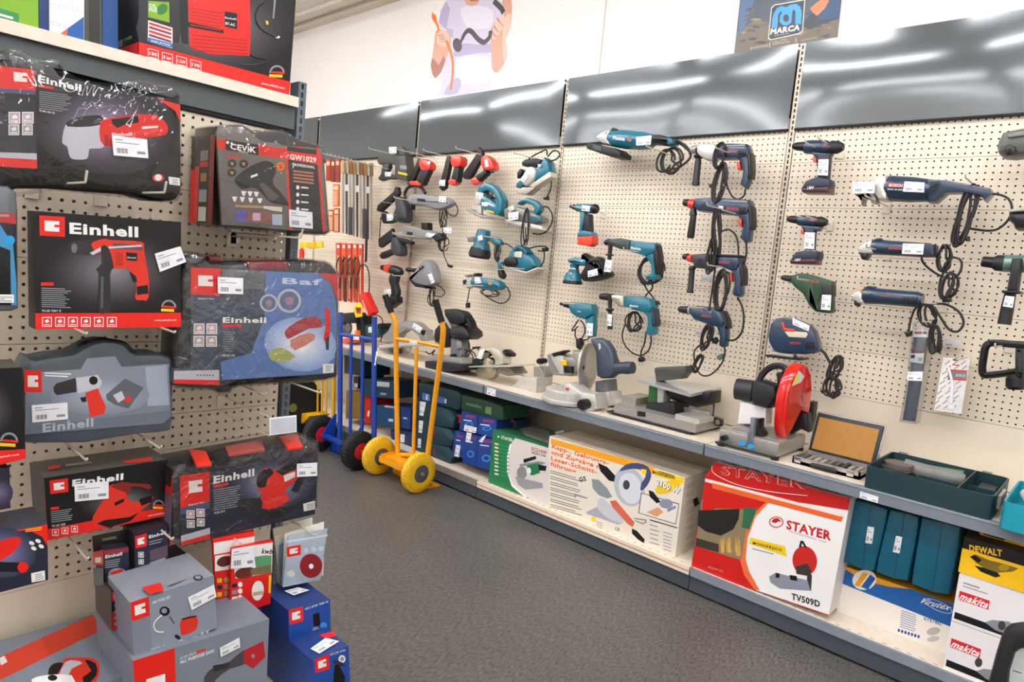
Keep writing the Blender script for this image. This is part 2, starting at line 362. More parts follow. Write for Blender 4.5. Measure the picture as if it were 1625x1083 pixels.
def header(b, x0, x1, z0, z1, y, m):                 # slightly buckled sheet
    nx, nz = 24, 8; rnd = random.Random(int(x0*100)+5); ph = [rnd.uniform(0, 6) for _ in range(4)]
    V = []; F = []
    for i in range(nx+1):
        for j in range(nz+1):
            s, t = i/nx, j/nz; e = math.sin(math.pi*s)**.6*math.sin(math.pi*t)
            y2 = y-.006*e*(1+.5*math.sin(4.2*s+ph[0])+.3*math.cos(6.5*s+2*t+ph[1]))
            V.append((x0+(x1-x0)*s, y2, z0+(z1-z0)*t))
    for i in range(nx):
        for j in range(nz): a = i*(nz+1)+j; F.append((a, a+nz+1, a+nz+2, a+1))
    b.add(V, F, m)
for n in range(-1, 5):
    x = (n-3)*BW; t = thing('shelving_unit', (x, 0, 0), labels[n], 'shelving', 'bays of wall shelving')
    child('upright', UPR, t, (x-.013, -.002, .0))
    for k in range(6): child('perforated_panel', pegW, t, (x+.0167, 0, .908+.2*k))
    b = MB(); b.box(x+.0167, x+BW-.0167, .0, .01, .665, .9065, PANM); b.build('solid_panel', t)
    b = MB(); b.box(x+.0167, x+BW-.0167, .002, .01, .10, .64, M('C9BBA5', .5)); b.build('lower_panel', t)
    b = MB(); b.box(x, x+BW, .045, .058, 0, 2.42, DARK); b.build('backing', t)
    b = MB(); header(b, x+.016, x+BW-.016, 2.057, 2.428, -.014, HDR); b.box(x+.016, x+BW-.016, -.012, .01, 2.420, 2.428, HDR)
    b.box(x+.016, x+BW-.016, -.02, .0, 2.049, 2.057, DARK); b.build('header_panel', t)
    b = MB(); b.box(x+.003, x+BW-.003, -.455, .0, .636, .6617, CREAM); sh = b.build('shelf', t)
    b = MB(); b.box(x+.005, x+BW-.005, -.4753, -.456, .617, .6617, RAIL); b.box(x+.005, x+BW-.005, -.4775, -.4755, .655, .6617, M('A4ABB3', .3, .3)); b.build('price_rail', sh)
    b = MB(); b.box(x+.003, x+BW-.003, -.452, .0, .09, .113, CREAM)
    if n > 2: [b.box(x+.03+k*.04, x+.045+k*.04, -.442, -.438, .1131, .1134, M('8A7F6E', .6)) for k in range(32)]
    bs = b.build('base_shelf', t)
    rm = {4: M('8C949D', .35, .2), 3: CREAM, 2: M('8E8B84', .35, .2)}.get(n, RAIL)
    b = MB(); b.box(x+.004, x+BW-.004, -.466, -.453, .078, .113, rm)
    if n == 3: b.box(x+.004, x+BW-.004, -.4675, -.466, .094, .097, M('B05A46', .5)); 
    b.build('price_rail', bs)
    b = MB(); b.box(x+.002, x+BW-.002, -.4585, -.445, .012, .078, M('454B52', .4)); b.build('kick_plate', t)
    if n == 4: child('upright', UPR, t, (x+BW-.013, -.002, 0))
# freestanding gondola on the left
GY = -2.0476; GX = .6535
g = thing('gondola_shelving', (GX-.2, GY-.7, 0), 'freestanding perforated gondola carrying red and black tool packs', 'shelving')
child('upright', UPRG, g, (GX+.012, GY+.004, 0), math.pi/2)
for k in range(6): child('perforated_panel', pegL, g, (GX, GY-1.305, .424+.2075*k), math.pi/2)
b = MB(); b.box(GX-.05, GX-.04, GY-1.33, GY-.005, 0, 1.70, M('B9AC97', .6)); b.build('back_panel', g)
b = MB(); b.box(GX-.012, GX, GY-1.305, GY-.006, 0, .423, PANM); b.build('solid_panel', g)
b = MB(); b.box(GX+.002, GX+.012, GY-1.31, GY-.004, 1.682, 1.75, M('5C6365', .3, .2, '', .01)); b.box(GX+.002, GX+.008, GY-1.31, GY-.02, 1.672, 1.682, DARK); b.build('header_panel', g)
b = MB(); b.box(GX-.5, GX+.028, GY-1.31, GY-.004, 1.752, 1.772, CREAM); b.box(GX+.026, GX+.032, GY-1.31, GY-.004, 1.745, 1.774, M('EDE1CD', .4)); b.build('top_shelf', g)
b = MB(); b.box(GX, GX+.48, GY-1.31, GY-.01, .08, .11, CREAM); b.box(GX+.48, GX+.495, GY-1.31, GY-.01, .075, .11, RAIL); b.build('base_shelf', g)
b = MB(); b.box(GX+.46, GX+.475, GY-1.31, GY-.01, .0, .075, M('454B52', .4)); b.box(GX-.05, GX+.46, GY-.02, GY-.008, 0, .075, M('454B52', .4)); b.build('kick_plate', g)
# ---------------------------------------------------------------- cartons and cases on the freestanding gondola
def carton(b, fr, quad, w, dep, front, side, top=None, right=None):     # quad tl tr br bl of the front face
    q = [fr.uv(x, y, w) for x, y in PP(quad)]
    f = [fr.pt(a, c, w) for a, c in q]; k = [fr.pt(a, c, w-dep) for a, c in q]
    V = f+k; tp = top or side
    for F, m in (((3, 2, 1, 0), front), ((4, 5, 6, 7), side), ((0, 1, 5, 4), tp), ((2, 3, 7, 6), side), ((3, 0, 4, 7), side), ((1, 2, 6, 5), right or side)): b.add([V[i] for i in F], [(0, 1, 2, 3)], m, False)
    u0 = min(a for a, c in q); u1 = max(a for a, c in q); v1 = max(q[0][1], q[1][1])
    return (Fr(fr.pt(q[3][0], 0, 0), fr.N, fr.V, -fr.U), Fr(fr.pt(q[1][0], 0, 0), -fr.N, fr.V, fr.U), Fr(fr.pt(0, v1, 0), fr.U, -fr.N, fr.V))
def root_at(fr, pt, w, name, label, cat, group=None): return thing(name, at(fr, [pt] if not isinstance(pt, str) else pt, w), label, cat, group)
def squares(b, fr, tl, dx, s, n, w, m, inner=None, dy=0):
    for i in range(n):
        x, y = tl[0]+dx*i, tl[1]+dy*i
        b.poly(fr, [(x, y), (x+s, y), (x+s, y+s), (x, y+s)], w, m)
        if inner: b.poly(fr, [(x+s*.08, y+s*.08), (x+s*.92, y+s*.08), (x+s*.92, y+s*.92), (x+s*.08, y+s*.92)], w, inner); b.poly(fr, [(x+s*.25, y+s*.4), (x+s*.6, y+s*.2), (x+s*.75, y+s*.5), (x+s*.4, y+s*.62)], w, m); b.poly(fr, [(x+s*.2, y+s*.74), (x+s*.8, y+s*.74), (x+s*.8, y+s*.82), (x+s*.2, y+s*.82)], w, m)
def germany(b, fr, x, y, s, w):
    b.poly(fr, [(x+s*.5+s*.5*math.cos(t), y-s*.5*math.sin(t)) for t in [math.pi*k/8 for k in range(9)]], w, PG)
    b.poly(fr, [(x+s*.5+s*.38*math.cos(t), y-s*.38*math.sin(t)) for t in [math.pi*k/8 for k in range(9)]], w, PK)
    b.poly(fr, [(x+.1*s, y-.12*s), (x+s, y-.05*s), (x+s, y+.08*s), (x+.1*s, y)], w, PR); b.poly(fr, [(x, y+.08*s), (x+.85*s, y+.12*s), (x+.85*s, y+.3*s), (x, y+.26*s)], w, PY)
NVY = M('1E2136', .4, 0, 'print'); SLATE = M('7C8490', .4, 0, 'print'); ORR = M('D9301C', .4, 0, 'print'); TAN = M('B98A5A', .4, 0, 'print'); LB = M('A9B8C6', .4, 0, 'print')
SILV = M('C4C4CE', .4, 0, 'print'); OLV = M('4B4740', .5); CBLK = M('101012', .45); WRAP = film('clear_shrink_wrap', (1, 1, 1), .035, .06, .5, 9); WRAP2 = film('wrinkled_shrink_wrap', (1, 1, 1), .06, .07, .95, 12)
# --- multi tool case, top left
K(0, 60, 3.8667); w = .30
t = root_at(GON, (600, 930), w-.05, 'tool_case', 'shrink-wrapped black case of an oscillating multi tool, highest pack hanging at the left', 'tool case')
b = MB(); b.slab(GON, '-90,110 -20,85 60,78 130,95 190,130 330,142 372,165 400,215 520,262 700,285 790,270 850,266 930,290 1040,308 1090,350 1103,430 1106,900 1095,965 1050,1000 930,1000 820,965 640,950 330,925 100,925 -90,910', w-.12, w-.002, .02, BLK, 2); b.build('case', t)
b = MB(); b.slab(GON, '-90,160 215,203 960,372 1060,450 1104,560 1100,905 820,850 230,805 -90,785', w-.03, w, .002, PK)
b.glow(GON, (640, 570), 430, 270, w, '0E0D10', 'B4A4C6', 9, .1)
b.poly(GON, '-90,160 215,203 228,805 -90,785', w, M('23242C', .4, 0, 'print')); b.poly(GON, '-90,160 215,203 218,325 -90,300', w, PR)
b.poly(GON, '-90,300 218,325 218,350 -90,330', w, M('4B5678', .4, 0, 'print')); b.poly(GON, '-90,715 226,738 228,805 -90,785', w, PR); b.poly(GON, '-90,700 225,710 226,748 -90,730', w, SILV)
emark(b, GON, '55,180 195,195 197,300 57,290', w); squares(b, GON, (52, 455), 82, 72, 2, w, PW, M('C9B0B4', .4, 0, 'print')); squares(b, GON, (52, 532), 82, 66, 2, w, PW, M('A9A4A8', .4, 0, 'print'))
b.text(GON, 'Einhell', (232, 270), (498, 328), w, PW, 42, .06); b.poly(GON, '238,288 330,303 330,318 238,303', w, PR); b.lines(GON, (240, 325), (440, 350), (240, 440), 9, w, PG); b.text(GON, 'TE-MG 200 CE', (238, 452), (335, 468), w, PW, 12)
b.poly(GON, '400,540 440,525 590,520 640,560 640,668 560,680 545,690 535,740 480,748 430,735 412,670 380,640', w, M('C9C8D2', .4, 0, 'print'), 3); b.poly(GON, '412,545 420,510 520,480 620,478 640,520 560,545', w, BLK2, 2)
b.poly(GON, '615,520 700,490 860,470 960,480 1015,520 1030,570 1000,600 850,620 640,668', w, PR, 3); b.poly(GON, '680,500 850,478 850,520 760,535 720,555 690,530', w, PK); b.poly(GON, '870,545 970,540 970,552 870,560', w, PW)
for k in range(6): b.poly(GON, [(640, 600+k*11), (662, 598+k*11), (662, 603+k*11), (640, 605+k*11)], w, PK)
b.text(GON, 'Einhell', (688, 605), (812, 600), w, PW, 20, .05)
b.poly(GON, '960,372 1104,412 1106,520 1075,450', w, PR); b.ell(GON, (970, 860), 36, 24, w, ORR); b.ell(GON, (970, 858), 22, 20, w, PW); b.poly(GON, '1032,852 1102,862 1103,908 1037,900', w, PW); b.lines(GON, (1055, 864), (1098, 869), (1057, 900), 4, w, PG)
b.build('printed_sleeve', t)
b = MB(); b.slab(GON, '-95,100 -20,75 60,68 130,85 190,120 330,132 378,160 410,205 520,252 700,275 850,256 930,280 1045,300 1096,345 1112,430 1114,900 1100,975 1050,1010 820,978 640,960 330,935 -95,925', w-.118, w+.006, .016, WRAP, 2); b.build('shrink_wrap', t)
plabel(t, GON, '685,598 902,624 910,740 697,722', w+.008)
# --- heat gun case and the one behind it
def cevik(w, dx, label, full):
    K(280+dx, 180, 4.5115)
    t = root_at(GON, (650, 860), w-.05, 'tool_case', label, 'tool case')
    b = MB(); b.slab(GON, '290,95 480,85 545,128 760,128 870,188 1035,238 1050,330 1090,850 1060,868 800,845 560,822 330,802 286,140', w-.12, w-.004, .008, M('34322F', .4)); b.build('case', t)
    b = MB(); f = '286,150 300,100 470,95 540,145 590,190 640,206 720,212 760,230 1040,250 1048,340 1085,845 800,838 560,815 325,798'
    b.slab(GON, f, w-.01, w, .001, M('6E6A63', .4, 0, 'print'))
    SL = Fr(GON.pt(*GON.uv(*C(292, 400), w), w-GON.uv(0, 0, 0)[0]*0), GON.N, GON.V, -GON.U)
    b.poly(GON, '290,182 1040,290 1043,372 292,250', w, ORR); b.poly(GON, '350,188 585,225 588,302 352,262', w, M('2E2622', .4, 0, 'print')); b.text(GON, 'CEViK', (385, 255), (570, 283), w, PW, 42, .05); b.text(GON, 'PRO', (450, 278), (510, 288), w, PW, 10)
    b.ell(GON, (366, 208), 11, 11, w, PW); b.ell(GON, (395, 214), 8, 8, w, PW); b.ell(GON, (515, 222), 9, 7, w, PW)
    b.poly(GON, '790,235 1000,262 1060,845 825,825', w, M('2C2A28', .4, 0, 'print')); b.poly(GON, '775,235 792,238 828,838 808,836', w, ORR); b.poly(GON, '1000,240 1018,245 1065,850 1048,848', w, ORR); b.poly(GON, '790,268 1040,300 1043,372 795,330', w, ORR)
    b.text(GON, 'GW1029', (812, 328), (1000, 352), w, PW, 38, .05); b.text(GON, 'PROFESIONAL', (830, 374), (990, 396), w, PW, 20, .05)
    for k in range(4): b.lines(GON, (835, 402+k*24), (990, 420+k*24), (835, 424+k*24), 1, w, M('C0785E', .4, 0, 'print'), .55, .1)
    for k in range(4): b.ell(GON, (868, 530+k*52), 12, 15, w, PW); b.poly(GON, [(892, 525+k*52), (945, 530+k*52), (945, 540+k*52), (892, 536+k*52)], w, PW)
    b.text(GON, 'PRO', (862, 252), (900, 256), w, ORR, 18)
    b.poly(GON, '355,298 465,308 465,322 355,312', w, ORR)
    for c in ((397, 360), (480, 362), (396, 425)): b.ell(GON, c, 32, 30, w, M('2E2B2B', .4, 0, 'print')); b.poly(GON, [(c[0]-12, c[1]-12), (c[0]+14, c[1]-8), (c[0]+8, c[1]+14), (c[0]-8, c[1]+8)], w, TAN)
    b.poly(GON, '415,470 480,410 560,365 640,340 700,370 712,420 690,470 700,520 740,560 800,640 790,660 700,645 650,620 600,560 540,530 470,545 430,510', w, M('2A2624', .4, 0, 'print'), 3); b.poly(GON, '590,505 620,495 735,595 700,630 660,620', w, M('5A5650', .4, 0, 'print'))
    b.poly(GON, '530,448 580,430 582,445 532,465', w, PW); b.ell(GON, (745, 380), 30, 34, w, M('E07818', .4, 0, 'print')); b.text(GON, '2', (737, 393), (755, 393), w, BLK, 24)
    for k, (x, y) in enumerate(((480, 570), (525, 572), (570, 575), (415, 610), (470, 612), (530, 618), (595, 622))): b.poly(GON, [(x-18, y-14), (x+20, y-12), (x+6, y+22), (x-6, y+20)], w, PW)
    b.poly(GON, '420,655 615,662 615,680 420,672', w, TAN); b.poly(GON, '620,662 755,672 755,706 690,698 620,680', w, M('D8D0BC', .4, 0, 'print'))
    b.poly(GON, '420,688 500,692 500,780 422,775', w, M('6258A0', .4, 0, 'print')); b.poly(GON, '505,700 680,706 682,790 505,782', w, M('8C5A50', .4, 0, 'print')); b.poly(GON, '545,712 600,716 600,770 545,766', w, M('C8A8C0', .4, 0, 'print')); b.poly(GON, '684,722 755,724 757,802 686,798', w, LB)
    b.build('printed_front', t)
    u, v = GON.uv(*C(286, 150), w); u2, v2 = GON.uv(*C(325, 798), w); SL = Fr(GON.pt(u-.001, 0, 0), GON.N, GON.V, -GON.U)
    b = MB()
    for c0, c1, z0, z1, m in ((w-.115, w-.03, v2, v, M('1A1719', .4, 0, 'print')), (w-.115, w-.09, v2, v2+.14, PR), (w-.03, w-.004, v2, v, M('9A1F22', .4, 0, 'print')), (w-.085, w-.04, v2+.005, v2+.04, PW), (w-.085, w-.04, v-.06, v-.035, PG), (w-.085, w-.04, v-.075, v-.062, PR), (w-.08, w-.045, v-.11, v-.09, TAN), (w-.085, w-.04, v-.16, v-.13, LB)):
        b.poly(SL, [(c0, z0), (c1, z0), (c1, z1), (c0, z1)], 0, m, uv=True)
    b.text(SL, 'x', (0, 0), (1, 0), 0, PW) if False else None
    b.build('side_print', t)
    if full: K(280, 180, 4.5115); plabel(t, GON, '805,688 972,708 976,828 808,812', w+.002)
    b = MB(); b.slab(GON, '280,85 480,75 545,118 760,118 875,180 1042,230 1058,330 1098,855 1062,878 800,855 560,832 325,812 278,140', w-.13, w+.004, .006, WRAP); b.build('shrink_wrap', t)
cevik(.27, 0, 'grey shrink-wrapped heat gun case with an orange-red band, front one of its pair', True)
cevik(.135, -9, 'grey heat gun case half hidden behind the front heat gun case', False)
# --- drill cartons
def drillbox(w, label, full):
    K(0, 300, 3.3833); dx = (0.30-w)*0
    t = root_at(GON, (580, 755), w-.03, 'drill_carton', label, 'box', 'impact drill cartons in one row')
    b = MB(); carton(b, GON, '182,118 972,178 972,742 190,755', w, .056, PK, M('1C1514', .5))
    if full:
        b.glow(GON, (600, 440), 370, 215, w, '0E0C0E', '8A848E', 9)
        b.poly(GON, '189,668 972,665 972,742 190,755', w, PR); emark(b, GON, '210,142 348,150 348,258 213,250', w)
        b.text(GON, 'Einhell', (373, 238), (742, 258), w, PW, 58, .06); b.poly(GON, '220,502 288,502 288,520 220,520', w, PR); b.lines(GON, (222, 528), (385, 534), (222, 638), 10, w, PG); b.text(GON, 'TC-ID 720/1 E', (224, 660), (326, 660), w, PW, 11)
        squares(b, GON, (226, 688), 69.5, 52, 6, w, PW, PR); b.text(GON, 'www.einhell.com', (828, 710), (946, 708), w, PW, 10, .02); germany(b, GON, 864, 636, 82, w)
        b.poly(GON, '370,318 385,285 430,280 500,285 520,350 430,352 395,345', w, M('2C2B2E', .4, 0, 'print'), 2); b.ell(GON, (398, 318), 16, 26, w, M('6E6C70', .4, 0, 'print'))
        b.poly(GON, '490,292 560,268 600,275 760,285 772,330 795,465 800,520 790,585 728,590 732,510 690,430 612,425 590,350 520,340', w, ORR, 3); b.poly(GON, '605,290 760,302 764,330 608,322', w, M('5A4A48', .4, 0, 'print'))
        b.poly(GON, '480,345 540,312 760,300 760,310 560,322 500,355', w, SILV); b.poly(GON, '675,340 735,345 735,388 680,384', w, PK); b.text(GON, 'Einhell', (683, 372), (728, 374), w, PW, 8)
        b.poly(GON, '692,440 730,470 735,500 712,500', w, PK); b.poly(GON, '733,525 792,515 796,562 735,570', w, PK); b.poly(GON, '722,575 800,575 785,600 730,595', w, ORR)
        b.poly(GON, '540,312 580,312 608,405 605,430 590,462 595,640 575,662 525,656 530,460 512,432 545,400', w, M('28282A', .4, 0, 'print'), 2); b.poly(GON, '540,470 555,470 552,640 540,640', w, M('55575A', .4, 0, 'print')); b.poly(GON, '756,598 770,598 768,652 758,652', w, PK)
        for k in range(7): b.poly(GON, [(620, 345+k*10), (660, 347+k*10), (660, 351+k*10), (620, 349+k*10)], w, DRED)
    b.build('carton', t)
    if full: plabel(t, GON, '830,348 968,308 1000,392 858,446', w+.003)
drillbox(.30, 'black and red impact drill carton with price label, front of its row', True)
drillbox(.238, 'black impact drill carton right behind the front drill carton', False)
drillbox(.176, 'rearmost black impact drill carton of the row by the perforated panel', False)
# --- case at the left edge
K(0, 300, 3.3833); w = .32
t = root_at(GON, (-40, 650), w-.05, 'tool_case', 'dark case with red top and blue dot cut by the left edge of the photo', 'tool case')
b = MB(); b.slab(GON, '-200,-20 40,-15 85,20 92,120 95,640 60,655 -200,660', w-.1, w-.002, .012, M('5E6468', .4), 1); b.build('case', t)
b = MB(); b.slab(GON, '-200,125 60,128 85,150 90,625 -200,625', w-.02, w, .001, PK)
b.poly(GON, '-200,125 60,128 85,150 85,190 20,180 -200,182', w, M('B5322C', .4, 0, 'print')); b.poly(GON, '-200,135 50,137 50,150 -200,148', w, PG); b.poly(GON, '-200,185 0,190 70,300 88,500 90,625 60,625 55,330 -200,230', w, M('3E8AB8', .4, 0, 'print')); b.ell(GON, (52, 276), 28, 26, w, M('1F9AD6', .4, 0, 'print')); b.poly(GON, '-100,565 75,568 75,612 -100,610', w, PW); b.lines(GON, (-90, 575), (70, 578), (-90, 606), 3, w, PG)
b.build('printed_sleeve', t)
# --- large case with blue sleeve
K(260, 390, 4.3333); w = .28
t = root_at(GON, (640, 940), w-.05, 'tool_case', 'shrink-wrapped case with dark blue sleeve and dark red handle beside the drill cartons', 'tool case')
b = MB(); b.slab(GON, '125,90 160,65 230,55 290,80 310,112 560,118 860,112 1000,105 1110,112 1165,155 1185,220 1190,450 1180,820 1165,905 1000,932 720,948 490,965 450,1005 380,1012 330,985 95,972 65,900 90,500 118,150', w-.13, w-.002, .02, M('26282B', .35), 2); b.build('case', t)
b = MB(); b.slab(GON, '568,108 850,104 856,172 572,176', w-.07, w+.0, .008, M('7C2430', .35)); b.slab(GON, '300,72 392,70 398,118 302,120', w-.08, w-.01, .008, M('5E1E26', .35)); b.slab(GON, '965,112 1045,108 1050,150 968,150', w-.08, w-.01, .008, M('7C2430', .35)); b.build('handle', t)
b = MB(); b.slab(GON, '185,150 1060,188 1195,196 1197,450 1172,880 400,928 380,962 65,945 65,850 185,850', w-.03, w, .001, M('3A4654', .4, 0, 'print'))
b.poly(GON, '700,178 1060,190 1150,262 1186,380 1192,560 1170,878 400,925 390,800 600,740 690,500', w, M('5A7AB0', .4, 0, 'print')); b.poly(GON, '400,160 700,178 690,300 400,300', w, M('66686C', .4, 0, 'print')); b.glow(GON, (940, 680), 250, 185, w, '86A2D0', 'FFFFFF', 6, .15)  # white glow ellipses paint the wrap's lamp glare into the sleeve print
b.poly(GON, '185,150 390,158 390,345 185,335', w, PR); emark(b, GON, '200,170 375,175 375,315 202,310', w); b.poly(GON, '187,338 385,348 385,388 187,378', w, M('3A4058', .4, 0, 'print')); b.text(GON, 'Expert line', (235, 368), (345, 370), w, PW, 10)
squares(b, GON, (205, 535), 87, 74, 2, w, PW, M('C8A6AC', .4, 0, 'print')); squares(b, GON, (203, 621), 87, 74, 2, w, PW, M('B8A8A0', .4, 0, 'print'))
b.poly(GON, '70,862 380,855 380,925 68,935', w, SILV); b.poly(GON, '66,920 380,925 380,962 66,948', w, PR)
for k in range(6): b.ell(GON, (232+k*21, 892), 5, 5, w, DRED)
b.text(GON, 'Einhell', (403, 530), (702, 530), w, PW, 38, .05); b.poly(GON, '403,540 535,543 535,562 403,560', w, PR)
for k in range(9): b.lines(GON, (405, 590+k*16), (490, 592+k*16), (405, 606+k*16), 1, w, PG, .3, .2)
b.text(GON, 'TE-AG 125', (402, 762), (485, 762), w, PW, 14); b.text(GON, 'Baf', (812, 262), (1085, 272), w, M('C8D4EA', .4, 0, 'print'), 42, .04)
for c, rr in (((720, 395), 62), ((860, 380), 84)): b.ell(GON, c, rr, rr, w, M('B8BCC8', .4, 0, 'print')); b.ell(GON, c, rr*.78, rr*.78, w, M('5A6A8C', .4, 0, 'print')); b.ell(GON, c, rr*.35, rr*.35, w, M('A4808C', .4, 0, 'print'))
b.poly(GON, '830,590 900,530 1000,488 1065,500 1090,560 1000,570 900,620 850,640', w, M('A83840', .4, 0, 'print'), 2); b.poly(GON, '870,650 1000,600 1040,640 900,720', w, M('C88470', .4, 0, 'print'), 2); b.poly(GON, '1108,430 1138,460 1142,600 1115,650 1095,640 1112,560', w, PR, 2); b.poly(GON, '1108,645 1136,620 1132,720 1115,715', w, PK)
b.poly(GON, '720,740 800,700 900,760 830,800 740,790', w, M('A8B060', .4, 0, 'print'), 2)
b.poly(GON, '1060,188 1195,196 1194,390 1150,262', w, M('C83038', .4, 0, 'print')); b.poly(GON, '1092,815 1165,812 1165,872 1092,878', w, PW); b.lines(GON, (1110, 822), (1158, 822), (1110, 868), 4, w, PG)
u, v = GON.uv(*C(185, 150), w); SL = Fr(GON.pt(u-.001, 0, 0), GON.N, GON.V, -GON.U); v2 = GON.uv(*C(66, 948), w)[1]
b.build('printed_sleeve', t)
b = MB()
for z0, z1, m in ((v2, v2+.02, PR), (v2+.02, v2+.04, SILV), (v2+.04, v-.05, M('3C3440', .4, 0, 'print')), (v-.05, v, PR)): b.poly(SL, [(w-.125, z0), (w-.02, z0), (w-.02, z1), (w-.125, z1)], -.012, m, uv=True)
b.build('side_print', t)
b = MB(); b.slab(GON, '120,80 160,55 230,45 300,70 320,102 860,100 1000,95 1115,102 1172,145 1198,200 1203,450 1192,830 1172,915 1000,942 720,958 500,975 455,1018 380,1022 325,996 85,982 55,900 80,500 108,150', w-.128, w+.006, .014, WRAP2, 2); b.build('shrink_wrap', t)
plabel(t, GON, '370,215 545,224 545,335 372,330', w+.009)
# --- grey air hammer case
K(0, 600, 2.9018); w = .26
t = root_at(GON, (440, 280), w-.04, 'tool_case', 'flat grey-blue case of an air hammer with red picture handle, below the drill cartons', 'tool case')
b = MB(); b.slab(GON, '108,-60 160,-85 240,-100 330,-112 400,-150 470,-170 560,-160 600,-120 640,-110 720,-112 775,-95 790,-70 790,200 760,245 640,255 120,298', w-.1, w-.002, .012, M('4A525A', .4), 2)
b.slab(GON, '330,-112 380,-160 480,-182 580,-165 630,-118 590,-118 540,-140 470,-150 400,-135', w-.07, w-.03, .006, BLK2, 1); b.build('case', t)
b = MB(); b.slab(GON, '115,-20 370,-40 400,-90 530,-100 560,-50 780,-65 786,180 750,210 115,262', w-.01, w, .001, SLATE)
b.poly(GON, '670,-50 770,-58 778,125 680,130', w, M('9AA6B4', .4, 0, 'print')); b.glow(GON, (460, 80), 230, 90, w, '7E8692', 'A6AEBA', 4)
emark(b, GON, '110,-35 192,-35 194,66 112,66', w); b.lines(GON, (205, -28), (330, -22), (205, -4), 2, w, PW)
b.poly(GON, '245,45 260,25 350,0 352,65 262,80 248,66', w, M('2E2A2E', .4, 0, 'print')); b.poly(GON, '348,0 450,-14 470,20 460,45 360,72', w, SILV); b.ell(GON, (430, 12), 20, 20, w, PK); b.poly(GON, '392,70 450,48 470,95 487,130 480,165 415,182 405,120', w, ORR); b.poly(GON, '368,92 395,85 398,110 378,112', w, PK)
b.poly(GON, '488,78 575,3 662,45 590,142 530,125 492,100', w, M('5C6168', .4, 0, 'print')); b.poly(GON, '520,80 560,60 575,95 545,115', w, SILV); b.ell(GON, (588, 100), 16, 14, w, ORR); b.poly(GON, '115,228 785,150 786,180 750,210 115,262', w, M('66707C', .4, 0, 'print')); b.text(GON, 'Einhell', (196, 250), (430, 222), w, M('A8B0B8', .4, 0, 'print'), 40, .05)
b.build('printed_sleeve', t); plabel(t, GON, '145,126 310,113 313,190 148,206', w+.002)
# --- carton cut by the left edge, and dark one below
K(0, 600, 2.9018); w = .34
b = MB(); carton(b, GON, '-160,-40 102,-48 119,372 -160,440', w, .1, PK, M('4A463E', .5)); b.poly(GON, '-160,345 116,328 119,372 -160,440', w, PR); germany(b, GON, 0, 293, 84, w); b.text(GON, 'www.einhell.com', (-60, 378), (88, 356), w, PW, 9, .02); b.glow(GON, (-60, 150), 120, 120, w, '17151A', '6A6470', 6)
tagit(b.build('tool_carton'), 'black carton with red foot stripe cut by the left edge, beside the air hammer case', 'box')
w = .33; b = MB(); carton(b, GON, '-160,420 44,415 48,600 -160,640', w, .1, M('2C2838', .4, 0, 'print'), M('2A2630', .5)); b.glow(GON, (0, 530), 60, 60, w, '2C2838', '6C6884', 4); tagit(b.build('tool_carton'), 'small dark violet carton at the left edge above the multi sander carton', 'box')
# --- belt of cartons in the lower rows
K(0, 720, 2.985); w = .36
t = root_at(GON, (60, 640), w-.05, 'tool_carton', 'dark blue carton with red corner and red tool picture, low at the left edge', 'box')
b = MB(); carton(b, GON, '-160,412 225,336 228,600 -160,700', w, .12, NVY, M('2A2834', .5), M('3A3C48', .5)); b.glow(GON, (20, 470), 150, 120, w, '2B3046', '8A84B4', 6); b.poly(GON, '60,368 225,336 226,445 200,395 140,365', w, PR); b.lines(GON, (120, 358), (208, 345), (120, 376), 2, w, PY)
b.poly(GON, '-40,440 50,400 95,400 96,430 45,482 -40,520', w, PR, 2); b.poly(GON, '-60,512 95,518 95,562 -60,560', w, PK); b.ell(GON, (108, 540), 26, 26, w, PR)
for x, y in ((150, 425), (180, 415), (160, 450), (195, 440)): b.ell(GON, (x, y), 14, 9, w, PW, 10, .4)
b.poly(GON, '147,568 212,554 214,600 150,612', w, PW); b.lines(GON, (165, 572), (208, 563), (167, 606), 4, w, PG); b.build('carton', t)
K(0, 600, 2.9018); w = .25
t = root_at(GON, (480, 700), w-.05, 'sander_carton', 'long black carton of a red finishing sander with a white price label', 'box')
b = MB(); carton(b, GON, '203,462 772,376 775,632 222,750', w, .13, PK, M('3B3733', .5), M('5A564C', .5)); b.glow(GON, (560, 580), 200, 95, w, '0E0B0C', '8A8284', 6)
b.poly(GON, '219,697 775,592 775,632 222,750', w, PR); emark(b, GON, '228,474 313,462 315,525 232,536', w); b.text(GON, 'Einhell', (332, 500), (567, 468), w, PW, 30, .06); b.poly(GON, '232,597 272,592 272,604 232,610', w, PR); b.lines(GON, (233, 614), (335, 600), (236, 670), 6, w, PG); b.text(GON, 'TC-OS 1520', (238, 688), (300, 678), w, PW, 9)
squares(b, GON, (240, 698), 44, 30, 3, w, PW, PR, -8); b.text(GON, 'www.einhell.com', (680, 640), (765, 624), w, PW, 9, .02); germany(b, GON, 704, 588, 52, w)
b.poly(GON, '422,665 445,610 470,570 500,500 540,490 575,510 590,560 640,570 695,540 700,565 640,620 590,645 480,685', w, ORR, 2); b.poly(GON, '445,672 480,655 600,640 640,620 600,660 500,690', w, PK); b.poly(GON, '510,500 560,478 600,485 690,490 688,515 640,500 600,505 600,535 560,520', w, M('7C1F16', .4, 0, 'print'), 2); b.poly(GON, '525,575 570,555 572,570 530,590', w, PK); b.poly(GON, '640,560 700,540 700,570 650,590', w, PK)
SL, SR, TP = carton(MB(), GON, '203,462 772,376 775,632 222,750', w, .13, PK, PK); b.poly(TP, '560,385 700,365 700,385 580,395', 0, ORR); b.poly(TP, '300,400 420,385 425,395 305,410', 0, PG); b.poly(TP, '220,410 275,402 278,418 222,425', 0, ORR)
b.build('carton', t); plabel(t, GON, '342,490 500,475 500,556 345,570', w+.004)
w = .30
